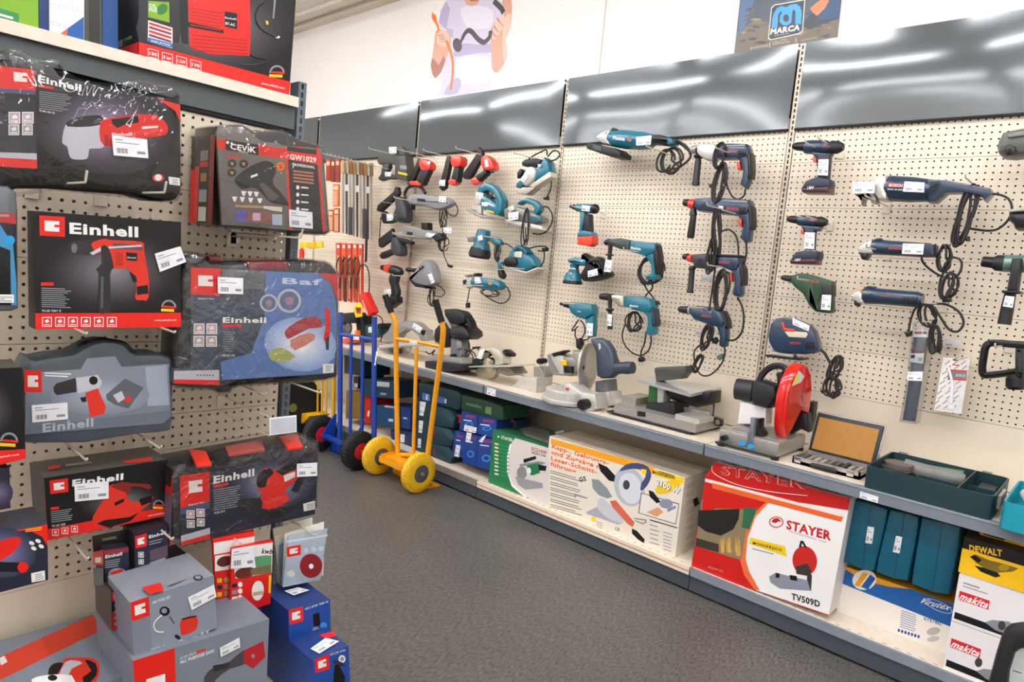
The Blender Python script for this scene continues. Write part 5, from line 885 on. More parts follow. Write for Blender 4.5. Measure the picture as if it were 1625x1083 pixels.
def coiltool(name, label, org, body, nose, extra, cords, lbls, txt):
    tool(name, label, 'grinder', org, .15, [('body', [body]+txt), ('gear_head', nose), ('switch_end', extra), ('cord', cords)], lbls)
coiltool('angle_grinder', 'long navy angle grinder with silver head and two white price tags', (950, 540), ('l', (785, 455), (1060, 470), .15, [(0, 72), (.1, 77), (.6, 74), (1, 64)], NV),
  [('s', '716,400 750,382 800,376 802,530 745,528 716,490', .10, .20, .02, SIL, 0), ('s', '600,485 716,485 732,520 728,548 700,545 680,505 655,520 640,560 636,520 602,500', .12, .18, .008, SILD, 0)],
  [('s', '1040,402 1150,405 1290,430 1420,455 1425,488 1385,532 1370,502 1250,478 1150,480 1085,536 1040,538', .11, .19, .006, NV, 0)]+[('s', '%d,%d %d,%d %d,%d %d,%d' % (1050, 418+i*14, 1120-i*8, 412+i*14, 1120-i*8, 418+i*14, 1050, 424+i*14), .199, .203, .001, BLK) for i in range(6)],
  [('c', '1425,487 1490,498 1535,525 1552,580 1530,645 1470,700 1400,712 1290,698', .13, .0042), ('h', (1268, 630), 36, 190, 6, .17, .0045, -.12), ('s', '1268,745 1292,745 1292,775 1270,775', .15, .19, .006, BLK)],
  [('585,415 720,412 718,484 585,486', .21), ('900,413 1022,420 1018,480 890,475', .235)], [('p', '795,420 895,428 895,450 795,445', .228, M('B5342C', .4)), ('t', 'BOSCH', (805, 442), (885, 447), .229, PW), ('t', 'GWS 22-230', (795, 464), (888, 468), .229, PW, 8)])
wh((1270, 390), .24, 'at the handle of the long navy grinder'); wh((660, 500), .24, 'at the head of the long navy grinder')
K(1200, 400, 3.8235); Y0 = -841
coiltool('angle_grinder', 'slim navy grinder with one white price tag, between the two other navy grinders', (850, 40), ('l', (700, -31), (1088, -6), .14, [(0, 44), (.05, 48), (.3, 44), (.9, 42), (1, 30)], NV),
  [('s', '612,-20 660,-55 705,-78 712,8 660,12 630,6', .10, .17, .01, SIL, 0), ('s', '626,6 690,10 665,50 640,45', .11, .16, .006, BLK, 0)], [('s', '725,-82 755,-84 770,-70 730,-66', .13, .16, .004, NVD, 0), ('s', '1015,-50 1085,-45 1085,30 1010,26', .10, .19, .012, NVD, 0)],
  [('h', (1150, 40), 42, 80, 4, .15, .0042), ('h', (1155, 200), 46, 85, 5, .15, .0042), ('c', '1180,30 1240,50 1242,110 1200,160 1130,150 1060,110 1010,60 1005,15', .13, .0042), ('s', '1125,270 1180,275 1185,302 1130,308', .12, .16, .008, BLK)],
  [('890,-51 1020,-49 1012,16 884,12', .187)], [('t', 'BOSCH', (805, -15), (878, -12), .186, M('C0392B', .4))])
wh((668, -30), .22, 'at the head of the slim navy grinder')
coiltool('angle_grinder', 'navy small angle grinder with silver nose, lowest of the three navy grinders', (800, 330), ('l', (655, 262), (1012, 292), .14, [(0, 50), (.05, 54), (.3, 48), (.9, 46), (1, 36)], NV),
  [('s', '572,268 600,245 645,228 655,310 620,312 600,295', .10, .17, .01, SIL, 0), ('s', '598,232 650,205 660,222 610,248', .12, .15, .003, M('E0A070', .5), 0), ('s', '590,295 625,300 615,332 598,326', .11, .16, .006, BLK, 0)], [('s', '665,215 680,205 720,210 725,225', .12, .16, .005, NVD, 0)]+[('s', '%d,270 %d,272 %d,312 %d,310' % (890+i*20, 900+i*20, 900+i*20, 890+i*20), .183, .188, .001, BLK) for i in range(5)],
  [('c', '1015,310 965,345 942,400 930,450 925,490', .12, .0042), ('s', '895,485 945,480 942,510 912,518', .11, .14, .008, BLK), ('c', '1030,320 1090,315 1160,322 1230,365 1258,430 1225,482 1170,470 1120,400 1080,335', .13, .0045), ('h', (1040, 390), 55, 75, 3, .13, .0042, .3), ('h', (1090, 530), 28, 85, 4, .15, .0045, .1)],
  [], [('t', 'BOSCH', (760, 270), (812, 272), .19, M('C0392B', .4))])
wh((635, 245), .22, 'at the nose of the lowest navy grinder'); wh((1035, 310), .22, 'holding the cord of the lowest navy grinder')
tool('rotary_hammer', 'dark green rotary hammer with closed D-grip and white tag', 'drill', (390, 370), .16, [
  ('body', [('s', '212,150 250,130 300,132 350,145 462,180 460,268 390,262 372,300 384,345 400,352 462,348 462,362 440,374 362,364 322,325 285,255 236,215 210,185', .12, .18, .006, GRE, 0), ('s', '395,190 462,200 462,268 398,258', .119, .184, .008, M('2E2A2A', .5), 0), ('t', 'BOSCH', (300, 182), (378, 188), .18, M('C0392B', .4))]),
  ('grip', [('s', '318,200 350,190 360,240 345,300 385,350 380,364 340,345 300,280', .13, .185, .01, GRE, 1), ('s', '452,265 464,265 464,365 450,365', .13, .17, .004, GRE)]), ('chuck', [('l', (152, 155), (216, 165), .15, [(0, 10), (.3, 17), (.9, 20), (1, 24)], BLK2)]), ('trigger', [('s', '364,238 390,245 382,275 362,268', .14, .17, .004, RD, 0)])], [('400,260 456,262 450,355 393,350', .182)])
wh((250, 165), .24, 'over the dark green rotary hammer')
tool('jigsaw', 'navy jigsaw with a white tag on its handle, above the chop saw', 'saw', (220, 655), .16, [
  ('body', [('s', '74,510 88,440 120,405 165,398 228,405 322,445 352,480 372,540 385,600 360,615 300,622 140,612 105,595 78,545', .11, .17, .01, NV, 1), ('t', 'BOSCH', (205, 560), (270, 562), .17, M('C0392B', .4), 16), ('s', '172,484 200,480 305,488 312,502 300,522 198,516', .168, .172, .0005, M('D9CBB2', .5), 1), ('s', '152,430 168,428 178,478 165,475', .165, .176, .003, RD), ('s', '170,462 232,470 230,484 170,480', .165, .176, .003, RD)]+[('s', '%d,545 %d,545 %d,590 %d,590' % (300+i*12, 306+i*12, 306+i*12, 300+i*12), .169, .174, .001, BLK) for i in range(5)]),
  ('front_cover', [('s', '76,530 92,548 118,600 95,602 80,570', .12, .165, .006, SIL, 0)]), ('shoe', [('s', '55,624 100,626 275,652 268,660 180,652 60,636', .09, .19, .002, BLK, 0), ('s', '90,600 150,612 232,622 222,640 92,626', .12, .16, .004, SIL, 0)]),
  ('cord', [('c', '385,592 415,615 440,660 460,690', .14, .006), ('h', (475, 700), 34, 75, 5, .13, .0045, -.2), ('h', (462, 820), 45, 65, 4, .13, .0045, -.05), ('s', '385,840 425,832 430,850 400,862', .11, .14, .005, BLK), ('s', '455,755 482,755 482,780 456,780', .12, .15, .004, BLK2)])], [('220,400 325,448 318,482 222,440', .175)])
# packs
t = root_at(WALL, (920, 1040), .08, 'drill_bit_tube', 'clear hanging blister tube with dark hammer bits inside', 'pack')
b = MB(); b.slab(WALL, '960,475 1045,480 1030,600 1005,760 962,1030 888,1020 930,760 945,600', .06, .10, .012, M('585E68', .35), 0); b.slab(WALL, '940,730 1012,728 1005,782 928,778', .099, .104, .001, LBL); b.slab(WALL, '935,618 1020,615 1012,680 930,668', .099, .104, .001, M('D8D6D4', .4))
b.poly(WALL, '955,475 1045,478 1042,520 950,518', .105, M('EAE4DE', .4)); b.poly(WALL, '962,482 1035,484 1034,500 960,498', .106, M('7A3A28', .4)); b.poly(WALL, '940,600 1030,604 1028,614 938,610', .101, M('8A2A30', .4)); b.poly(WALL, '938,625 965,624 962,645 936,645', .105, PK); b.poly(WALL, '985,640 1008,640 1005,662 982,662', .105, M('8AB08A', .4)); b.build('bits', t)
b = MB()
for k in range(3): b.lat(WALL, (975+k*18-8, 520), (912+k*18, 1010), .085, [(0, 7), (.1, 8), (1, 8)], M('33363C', .35, .5), 10)
b.build('bit', t); b = MB(); b.slab(WALL, '950,430 985,418 1050,438 1062,450 1052,600 1020,780 972,1046 868,1032 915,780 932,600', .05, .125, .01, film('clear_blister', (.92, .94, .96), .06, .1, .1, 6), 0); b.build('blister', t); plabel(t, WALL, '920,728 1012,726 1006,784 914,780', .127)
t = root_at(WALL, (1160, 970), .08, 'wrench_pack', 'white hanging card with a white wrench and red stripe', 'pack')
b = MB(); b.slab(WALL, '1135,640 1300,650 1245,985 1078,962', .08, .083, .0005, M('F0ECE6', .45)); b.poly(WALL, '1165,716 1280,724 1278,775 1162,768', .083, M('8A8480', .4)); b.poly(WALL, '1165,712 1282,720 1281,728 1164,720', .083, PR); b.poly(WALL, '1162,768 1276,775 1275,783 1161,776', .083, PR); b.text(WALL, 'BOSCH', (1212, 755), (1268, 758), .083, PW, 14)
rn = random.Random(3)
for i in range(10):
    for j in range(3):
        x, y = 1145+j*48-i*8+(i % 2)*14, 680+i*30
        if 716 < y < 790 and j > 0: continue
        b.poly(WALL, [(x, y), (x+30, y-22), (x+32, y-16), (x+2, y+6)], .083, M('9A948C', .4))
b.ell(WALL, (1212, 655), 20, 8, .083, M('6A6A40', .4)); b.poly(WALL, '1190,682 1235,686 1234,692 1190,688', .083, PR); b.build('card', t)
b = MB(); b.slab(WALL, '1160,700 1175,702 1200,800 1192,930 1170,920 1182,800', .084, .092, .002, LBL, 0); b.ell(WALL, (1182, 935), 20, 20, .088, LBL); b.build('wrench', t)
for q, n in (((1215, 655), 'of the white wrench card'), ((1010, 425), 'of the clear bit tube')): wh(q, .14, n)
for q in ('1140,520 1250,540 1248,585 1135,570',): b = MB(); b.slab(WALL, q, .03, .032, .0004, M('DDD8D6', .5)); b.lines(WALL, (1150, 555), (1200, 560), (1150, 570), 1, .032, PG); tagit(b.build('price_card'), 'small translucent price card above the white wrench card', 'price card')
# right edge items
K(1200, 180, 3.8235)
tool('angle_grinder', 'olive grey tool with a round black port cut by the right edge of the photo', 'grinder', (1600, 260), .2, [('body', [('s', '1464,205 1475,165 1500,118 1560,104 1640,88 1760,90 1760,250 1640,250 1560,262 1500,258 1470,240', .10, .24, .03, M('5E6058', .4), 1), ('s', '1520,130 1600,110 1700,108 1700,125 1530,150', .22, .25, .005, M('7E8076', .4), 1)]), ('port', [('l', (1538, 230), (1538.2, 230), .24, [(0, 30)], BLK), ('s', '1500,230 1512,200 1540,190 1570,200 1580,230 1562,255 1520,255', .22, .252, .008, BLK, 1)])])
tool('power_tool', 'black tool with a grey top strap cut by the right edge, below the olive one', 'power tool', (1600, 700), .2, [('body', [('s', '1535,620 1560,598 1640,600 1760,610 1760,702 1640,700 1572,700 1560,670 1538,655', .12, .24, .015, BLK, 1)]), ('strap', [('s', '1533,585 1640,562 1760,560 1760,590 1640,592 1533,602', .13, .25, .005, M('A9A7A0', .4), 0)])])
K(1200, 400, 3.8235)
tool('rotary_hammer', 'heavy demolition hammer with pale green barrel cut by the right edge', 'drill', (1520, 440), .2, [('body', [('l', (1500, 70), (1800, 78), .18, [(0, 46), (.03, 52), (1, 54)], M('6E8C80', .3, .4))]), ('chuck', [('l', (1370, 58), (1440, 66), .18, [(0, 28), (.1, 32), (1, 34)], BLK), ('l', (1440, 66), (1505, 70), .18, [(0, 38), (.3, 48), (1, 50)], BLK2)]),
  ('side_handle', [('s', '1552,40 1612,40 1605,120 1590,240 1520,238 1540,130', .20, .26, .012, BLK2, 0), ('s', '1490,232 1602,238 1602,254 1490,248', .18, .28, .004, BLK), ('l', (1542, 250), (1505, 440), .235, [(0, 30), (.3, 32), (.45, 34), (1, 36)], BLK2)])], [('1512,266 1568,272 1556,340 1496,330', .272)])
tool('clamp_saw', 'black closed-frame handle tool cut by the right edge, above the teal case', 'power tool', (1500, 830), .2, [('frame', [('c', '1640,566 1560,562 1480,556 1420,556 1392,580 1380,640 1372,700 1378,742 1410,748 1500,738 1590,724', .18, .013, BLK), ('s', '1400,540 1470,534 1600,548 1760,556 1760,580 1600,575 1440,566', .14, .22, .006, BLK, 0)]), ('grip', [('s', '1572,585 1625,585 1640,740 1620,765 1570,762', .2, .26, .02, BLK2, 0), ('l', (1575, 750), (1575, 835), .23, [(0, 36), (.2, 50), (.8, 52), (1, 40)], BLK)])], [])
wh((1448, 578), .28, 'inside the black closed-frame handle tool')
# --- far hanging packs of saw blades and chisels
K(440, 150, 3.384)
rn = random.Random(5)
for i in range(9):
    x = 345+i*19; top = 352+i*2; bot = 745+i*5; w = .36-.028*i
    nm = ['leftmost', 'second', 'third', 'fourth', 'fifth', 'sixth', 'seventh', 'eighth', 'rightmost'][i]
    b = MB(); hm = M(('9A7A50', '6E6A62', '8A8478')[i % 3], .4, .2); b.slab(WALL, [(x, top), (x+12, top), (x+13, top+70), (x-1, top+70)], w-.008, w+.008, .003, M(('B89058', 'C4BCAC', 'A87848')[i % 3], .45)); b.slab(WALL, [(x+1, top+70), (x+11, top+70), (x+10, bot), (x+3, bot)], w-.004, w+.004, .001, M(('A9A59C', '5E5C58', 'C9C4B8')[i % 3], .3, .5))
    if i % 3 == 1: b.slab(WALL, [(x-3, top+130), (x+15, top+130), (x+15, top+165), (x-3, top+165)], w+.004, w+.006, .0003, LBL)
    if i % 4 == 2: b.slab(WALL, [(x-2, top+250), (x+14, top+250), (x+14, bot), (x-2, bot)], w-.006, w+.006, .001, M('4A4C50', .4))
    tagit(b.build('saw_blade_pack'), nm+' of nine long saw blade packs on the far hooks', 'saw blades', 'long saw blade packs')
    prong(WALL, (245+i*22, 318+i*5), .42, nm+' of the nine long hooks above the saw blade packs', .01, .0022, False, None, .012, 'hook', 'long hooks in the far bay')
for i, (x0, x1, y0, y1, c, nm) in enumerate(((262, 284, 350, 465, 'C03A22', 'red hanging pack far left above the orange ones'), (288, 308, 352, 470, '8A2A1E', 'dark red hanging pack beside the red one'), (312, 334, 348, 472, 'A84030', 'brick red hanging pack next to the first long blade'), (300, 330, 482, 602, 'D86020', 'orange hanging pack in the middle row'), (274, 300, 618, 735, 'C85020', 'left orange chisel pack in the lower row'), (304, 330, 610, 740, 'B8501E', 'right orange chisel pack in the lower row'))):
    b = MB(); b.slab(WALL, [(x0, y0), (x1, y0), (x1, y1), (x0, y1)], .30, .312, .001, M(c, .4)); b.poly(WALL, [(x0+3, y0+10), (x1-3, y0+10), (x1-3, y0+30), (x0+3, y0+30)], .312, M('E8C8A0', .4))
    for k in range(3): b.poly(WALL, [(x0+4+k*7, y0+38), (x0+7+k*7, y0+38), (x0+7+k*7, y1-6), (x0+4+k*7, y1-6)], .312, M('6A3020' if i < 3 else 'E8D8B0', .4))
    tagit(b.build('chisel_pack'), nm, 'pack')
K(440, 350, 4.333)
for i in range(5):
    x = 403+i*38; nm = ['leftmost', 'second', 'middle', 'fourth', 'rightmost'][i]
    b = MB(); b.slab(WALL, [(x, 155+i*2), (x+30, 155+i*2), (x+29, 555+i*4), (x+4, 545+i*4)], .26, .275, .002, M(('C8401E', 'D8552A')[i % 2], .4)); b.poly(WALL, [(x+8, 170), (x+24, 170), (x+24, 190), (x+8, 190)], .275, PW); b.poly(WALL, [(x+10, 240), (x+20, 240), (x+19, 540), (x+12, 540)], .275, M('8A3A24' if i % 2 else 'E0C4A4', .4))
    tagit(b.build('chisel_pack'), nm+' of five orange-red hanging packs behind the brown pliers', 'pack', 'orange-red packs on the far bay')
for i in range(4):
    x = 430+i*38; nm = ['leftmost', 'second', 'third', 'rightmost'][i]; b = MB()
    for s in (-1, 1): b.cord(WALL, [(x+s*4, 255), (x+s*22, 300), (x+s*20, 345), (x+s*5, 385), (x-s*3, 430), (x-s*5, 560 if i == 1 else 470)], .30+.004*s, .006, M('5A3C2C', .4, .3), 4)
    b.ell(WALL, (x, 385), 9, 9, .31, M('7A6A5C', .3, .6)); tagit(b.build('pliers'), nm+' of four brown hanging grip pliers in front of the orange-red packs', 'pliers', 'brown pliers')
b = MB(); b.cord(WALL, '570,310 610,310 630,370 632,460 625,520', .28, .005, M('3A342C', .4)); tagit(b.build('bow_saw'), 'thin dark bow hanging right of the brown pliers', 'saw')
b = MB(); b.slab(WALL, '608,0 620,0 612,280 602,290', .05, .06, .002, BLK); tagit(b.build('long_blade'), 'long thin black blade hanging at the joint left of the grey nailers', 'blade')
for i, (q, c, nm) in enumerate((('150,150 205,150 210,185 155,188', 'E8C81E', 'left yellow accessory pack above the gondola edge'), ('212,150 255,148 258,192 215,195', 'E0B81A', 'middle yellow accessory pack'), ('262,146 305,144 308,185 266,190', 'E8CC28', 'right yellow accessory pack'), ('150,205 165,190 175,215 172,262 150,262', 'D8301C', 'small red accessory pack below the yellow ones'))):
    b = MB(); b.slab(WALL, q, .20, .22, .002, M(c, .4)); tagit(b.build('accessory_pack'), nm, 'pack')
for i, (q, nm) in enumerate((((600, 255), 'empty upper'), ((610, 330), 'empty middle'), ((640, 395), 'empty lower'))):
    K(440, 150, 3.384); prong(WALL, (q[0]-90, q[1]+240), .30, nm+' hook between the saw blades and the grey nailers', .006, .0018, False)
# ---------------------------------------------------------------- posters on the white wall
PO = Fr((0, .06, 0), (1, 0, 0), (0, 0, 1), (0, -1, 0)); SK = M('D9A288', .5, 0, 'print'); SKD = M('A8705C', .5, 0, 'print'); SKL = M('EFC4AC', .5, 0, 'print'); SH = M('D3CCDC', .5, 0, 'print'); SHD = M('B4ACC8', .5, 0, 'print'); SHL = M('E2DDE6', .5, 0, 'print'); CB = M('4E4648', .5, 0, 'print'); OC = M('F07A28', .5, 0, 'print')
K(670, 0, 6.769); b = MB(); PP0 = lambda q, m, sm=0: b.poly(PO, q, .0005, m, sm)
PP0('150,330 130,450 110,600 90,700 110,800 140,842 200,780 250,660 300,500 310,400 280,340 220,320', SK, 2); PP0('110,620 92,700 112,800 142,840 205,775 250,650 230,600 180,700', SKD, 1)
PP0('255,10 330,-40 440,-60 600,-60 700,-40 860,20 900,120 880,260 800,240 740,330 745,560 740,760 745,930 500,1010 190,1030 215,800 240,680 300,560 330,420 300,330 200,300 175,240 200,120', SH, 1)
PP0('175,240 200,120 255,10 300,100 260,300 330,320 330,420 250,310', SHD, 1); PP0('330,600 400,470 600,480 740,470 742,560 600,570 420,600', SHD, 2); PP0('420,80 600,60 760,120 720,300 500,300 430,200', SHL, 2); PP0('360,640 700,600 720,880 400,900', SHL, 2); PP0('330,850 420,860 380,1000 230,1015', SHD, 2)
PP0('450,0 460,-60 610,-60 615,10 590,50 530,68 475,50', SK, 1); PP0('480,-60 600,-60 600,10 520,20', SKD, 1)
PP0('860,0 960,0 960,180 940,330 900,420 915,560 900,640 850,740 800,780 750,740 745,560 735,430 740,320 780,240 820,200 880,150', SK, 2); PP0('880,200 950,150 940,330 900,420 912,560 880,660 860,500', SKL, 2)
for q in ('820,190 880,160 885,250 840,260', '780,225 830,210 868,320 820,340', '752,270 790,250 835,360 800,385', '742,330 775,310 800,410 760,430'): PP0(q, SKL, 1)
for q in ('805,185 850,255 845,262 800,200', '770,265 820,345 812,350 765,280', '745,320 795,395 788,402 742,335'): PP0(q, SKD)
PP0('165,340 260,330 300,420 270,500 200,495 160,460', SKL, 2)
for k in range(4): PP0([(165+k*14, 380+k*22), (225+k*14, 365+k*22), (228+k*14, 372+k*22), (168+k*14, 388+k*22)], SKD)
def stroke(q, r, m):
    p = smooth2([PO.uv(x, y, 0) for x, y in PP(q)], 5, False); L = []; R_ = []; k = (Vector(PO.uv(*C(400, 400), 0))-Vector(PO.uv(*C(410, 400), 0))).length/10*r
    for i in range(len(p)):
        a = Vector(p[max(0, i-1)]); c = Vector(p[min(len(p)-1, i+1)]); d = (c-a).normalized(); n = Vector((-d.y, d.x))*k; L.append(tuple(Vector(p[i])+n)); R_.append(tuple(Vector(p[i])-n))
    b.k += 1; w2 = .0005+.00002*b.k; V = [PO.pt(*x, w2) for x in L+R_]; n = len(L); b.add(V, [(i, i+1, n+i+1, n+i) for i in range(n-1)][::1], m, False)
stroke('170,350 175,300 150,240 130,180', 10, OC); PP0('100,180 110,140 108,120 125,150 150,170 160,230 145,255 115,220', OC, 1); stroke('262,440 300,540 325,640 330,760 318,880 305,970', 12, OC)
stroke('770,10 800,40 850,90 875,140', 18, CB); stroke('735,330 728,390 700,430 660,455 600,420 540,350 500,328 460,360 430,420', 17, CB); b.ell(PO, (378, 485), 48, 76, .0005, CB, 20, -.2); PP0('400,440 440,380 450,410 420,470', CB)
o = b.build('wall_poster'); tagit(o, 'printed person in a lilac t-shirt holding an orange plug and black cable, on white wall', 'poster')
K(1150, 0, 8.125); b = MB(); b.slab(PO, '215,-160 1530,-250 1452,490 122,685', .0, .003, 0, M('7A7060', .5)); b.k = 1
PQ = lambda q, m, sm=0: b.poly(PO, q, .003, m, sm)
PQ('215,-160 1530,-250 1475,240 1100,330 900,200 600,300 400,250 160,420', M('4A5460', .5, 0, 'print')); PQ('215,-160 450,-180 330,150 260,330 170,520', M('4E6C8C', .5, 0, 'print'))
rn = random.Random(11)
for i in range(46):
    x = rn.uniform(180, 1350); y = rn.uniform(120, 600)
    if y > 690-(x-120)*.15-60: y -= 120
    c = rn.choice(['958670', '5C5448', '6E6456', 'A09078', '50565C', '3E4248']); L = rn.uniform(60, 190); PQ([(x, y), (x+L*.5, y-18-rn.uniform(0, 14)), (x+L, y-rn.uniform(10, 30)), (x+L*.6, y+14)], M(c, .5, 0, 'print'), 1)
PQ('1000,340 1040,250 1130,180 1475,60 1468,235 1300,300 1100,380', M('28343C', .5, 0, 'print'), 1); PQ('1290,30 1510,-60 1480,225 1350,250 1180,250', M('1C4A70', .5, 0, 'print'), 1); PQ('1100,110 1180,40 1300,-40 1345,10 1290,110 1190,205 1140,160', M('F08050', .5, 0, 'print'), 1)
PQ('560,500 600,100 640,60 1040,-10 1010,400 960,440 590,520', M('E8E2D4', .5, 0, 'print')); PQ('572,490 610,108 645,72 1028,4 1000,395 950,430 600,508', M('2A343A', .5, 0, 'print'))
b.poly(PO, '605,370 612,260 630,180 680,100 740,78 795,95 850,60 920,50 975,85 995,160 985,310 910,308 915,150 885,120 872,160 860,290 810,330 750,325 710,280 718,200 740,165 725,140 690,190 680,350', .003, M('3CA0E4', .5, 0, 'print'), 1); b.ell(PO, (792, 235), 38, 50, .003, M('2A343A', .5, 0, 'print'))
b.text(PO, 'MARCA', (588, 445), (968, 385), .003, PW, 70, .07); b.text(PO, 'ROPA LABORAL', (640, 470), (840, 435), .003, M('A8B4B8', .5, 0, 'print'), 16, .02); b.text(PO, 'guantes', (330, 632), (560, 598), .003, M('C8B8A8', .5, 0, 'print'), 26, .02); b.text(PO, 'vestuario', (612, 585), (835, 548), .003, M('C8B8A8', .5, 0, 'print'), 26, .02); b.text(PO, 'calzado', (985, 530), (1200, 490), .003, M('C8B8A8', .5, 0, 'print'), 24, .02); PQ('580,550 586,549 584,615 578,616', PW); PQ('920,490 926,489 924,545 918,546', PW)
tagit(b.build('wall_poster'), 'workwear poster with a blue letter logo above the grey header panels', 'poster')
# ---------------------------------------------------------------- boxes on the base shelf
def rectq(fr, tl, br, w):                             # upright rectangle seen between two corner pixels
    a = C(*tl); c = C(*br); u0, v1 = fr.uv(a[0], a[1], w); u1, v0 = fr.uv(c[0], c[1], w); return u0, u1, v0, v1
def bx(fr, u0, u1, v0, v1, w, dep, front, side, top=None, right=None):
    b = MB(); P = [(u0, v1), (u1, v1), (u1, v0), (u0, v0)]; V = [fr.pt(a, c, w) for a, c in P]+[fr.pt(a, c, w-dep) for a, c in P]
    for F, m in (((3, 2, 1, 0), front), ((4, 5, 6, 7), side), ((0, 1, 5, 4), top or side), ((2, 3, 7, 6), side), ((3, 0, 4, 7), side), ((1, 2, 6, 5), right or side)): b.add([V[i] for i in F], [(0, 1, 2, 3)], m, False)
    return b, Fr(fr.pt(u1, 0, 0), -fr.N, fr.V, fr.U), Fr(fr.pt(0, v1, 0), fr.U, -fr.N, fr.V)
BZ = .1135
def loc(u, w, z): return (u, -w, z)
# green carton
K(720, 640, 3.693); w = .43; u0, u1, v0, v1 = rectq(WALL, (230, 155), (560, 620), w); GN = M('1E7A48', .4, 0, 'print')
b, RS, TP = bx(WALL, u0, .455, BZ, v1, w, .3, GN, M('1A6A40', .5), M('2A6A4A', .5))
b.poly(WALL, '360,205 560,265 558,640 420,545 345,480 316,400 318,320 335,240', w, M('DED6CE', .4, 0, 'print'), 0); b.poly(WALL, '328,240 340,242 322,320 322,400 350,480 430,552 420,556 340,488 312,405 312,315', w, PW)
b.text(WALL, 'STAYER', (278, 208), (346, 228), w, PW, 18, .05); b.ell(WALL, (262, 198), 9, 9, w, PW, 3)
for k in range(9): b.poly(WALL, [(240, 232+k*22), (262, 238+k*22), (262, 248+k*22), (239, 242+k*22)], w, M('E8E4C8', .4, 0, 'print')); b.poly(WALL, [(262, 238+k*22), (325, 256+k*22), (325, 262+k*22), (262, 244+k*22)], w, M('2E9A5E', .4, 0, 'print'))
b.text(WALL, 'SC210W', (455, 276), (545, 302), w, M('B42A24', .4, 0, 'print'), 20, .04); b.text(WALL, 'GREEN LINE', (455, 294), (540, 318), w, PK, 12)
b.poly(WALL, '408,330 480,310 485,328 412,352', w, PK); b.poly(WALL, '385,360 500,340 540,350 520,362 390,372', w, PG); b.poly(WALL, '430,365 500,350 505,410 460,425 430,410', w, GN); b.poly(WALL, '495,360 545,370 540,398 500,395', w, PK); b.ell(WALL, (400, 410), 30, 38, w, M('8C8C8C', .4, 0, 'print')); b.poly(WALL, '360,430 440,450 520,470 525,498 420,508 380,480', w, M('9A9A9C', .4, 0, 'print'), 1); b.ell(WALL, (440, 398), 14, 20, w, PW)
b.poly(TP, '375,130 450,120 560,165 560,240 420,190 390,160', 0, M('8C8C84', .5), 1); tagit(b.build('saw_carton'), 'green and white mitre saw carton between the blue cartons and the big white one', 'box')
# white mitre saw carton
w = .43; CM = M('E9E0CE', .45, 0, 'print'); u0, u1, v0, v1 = rectq(WALL, (560, 192), (1320, 925), w); u0 = .462
b, RS, TP = bx(WALL, u0, 1.24, BZ, .481, w, .24, CM, M('DDD3BF', .5), M('E4DAC6', .5), M('D8CDB8', .5))
b.poly(WALL, '570,207 1128,360 1180,385 1170,420 1100,398 570,240', w, M('F5A623', .4, 0, 'print')); b.poly(WALL, '1170,385 1350,440 1346,475 1180,425', w, M('F5D020', .4, 0, 'print'))
OT = M('F0641E', .4, 0, 'print')
for s, a, c in (('Kapp-, Gehrungs-', (575, 264), (908, 364)), ('und Zugsäge mit', (572, 298), (905, 402)), ('Laser-Schnitt-', (570, 334), (838, 416)), ('führung', (566, 366), (716, 414))): b.text(WALL, s, a, c, w, OT, 24, .06)
for k in range(7): b.lines(WALL, (566, 392+k*33), (755, 446+k*33), (566, 416+k*33), 2, w, PK, .3, .25)
b.text(WALL, 'GS', (738, 462), (778, 455), w, PK, 26, .06); b.text(WALL, 'CE', (945, 745), (972, 752), w, PK, 18)
b.poly(WALL, '845,350 900,375 950,430 955,465 910,455 860,400', w, PK, 1); b.ell(WALL, (1030, 490), 88, 118, w, M('B8BEC6', .4, 0, 'print'), 28, -.25); b.ell(WALL, (1035, 500), 66, 92, w, M('D8DCE0', .4, 0, 'print'), 28, -.25); b.ell(WALL, (1012, 480), 20, 28, w, M('3A3E48', .4, 0, 'print'))
b.poly(WALL, '970,400 1010,360 1080,352 1140,375 1158,430 1130,490 1095,515 1100,470 1125,430 1110,395 1060,385 1010,392', w, M('3E4C78', .4, 0, 'print'), 2); b.poly(WALL, '1100,385 1130,392 1128,420 1100,412', w, M('F5D020', .4, 0, 'print'))
b.poly(WALL, '808,445 850,450 900,500 930,550 900,560 850,540 815,500', w, M('8C9098', .4, 0, 'print'), 1); b.poly(WALL, '775,640 840,610 880,640 960,690 990,705 960,712 870,680 780,650', w, M('A8ACB4', .4, 0, 'print'), 1); b.poly(WALL, '845,570 880,560 960,640 1000,700 930,690 850,630', w, M('C8CAD0', .4, 0, 'print'), 2)
b.poly(WALL, '915,575 950,570 1060,700 1050,728 1020,710 930,610', w, M('D86850', .4, 0, 'print')); b.poly(WALL, '1045,735 1075,750 1120,800 1115,822 1080,800 1045,765', w, PK, 1); b.poly(WALL, '705,530 725,535 785,555 780,562 720,545 712,560', w, PG)
b.text(WALL, 'MANNESMANN', (1165, 412), (1295, 448), w, PK, 18, .04); b.poly(WALL, '1200,398 1292,424 1292,428 1200,402', w, PK); b.ell(WALL, (1255, 492), 78, 34, w, M('F2C81E', .4, 0, 'print'), 26, -.35); b.text(WALL, '2100 W', (1187, 480), (1325, 540), w, PK, 36, .08); b.text(WALL, '2100 W', (1184, 477), (1322, 537), w, PW, 36, .06)
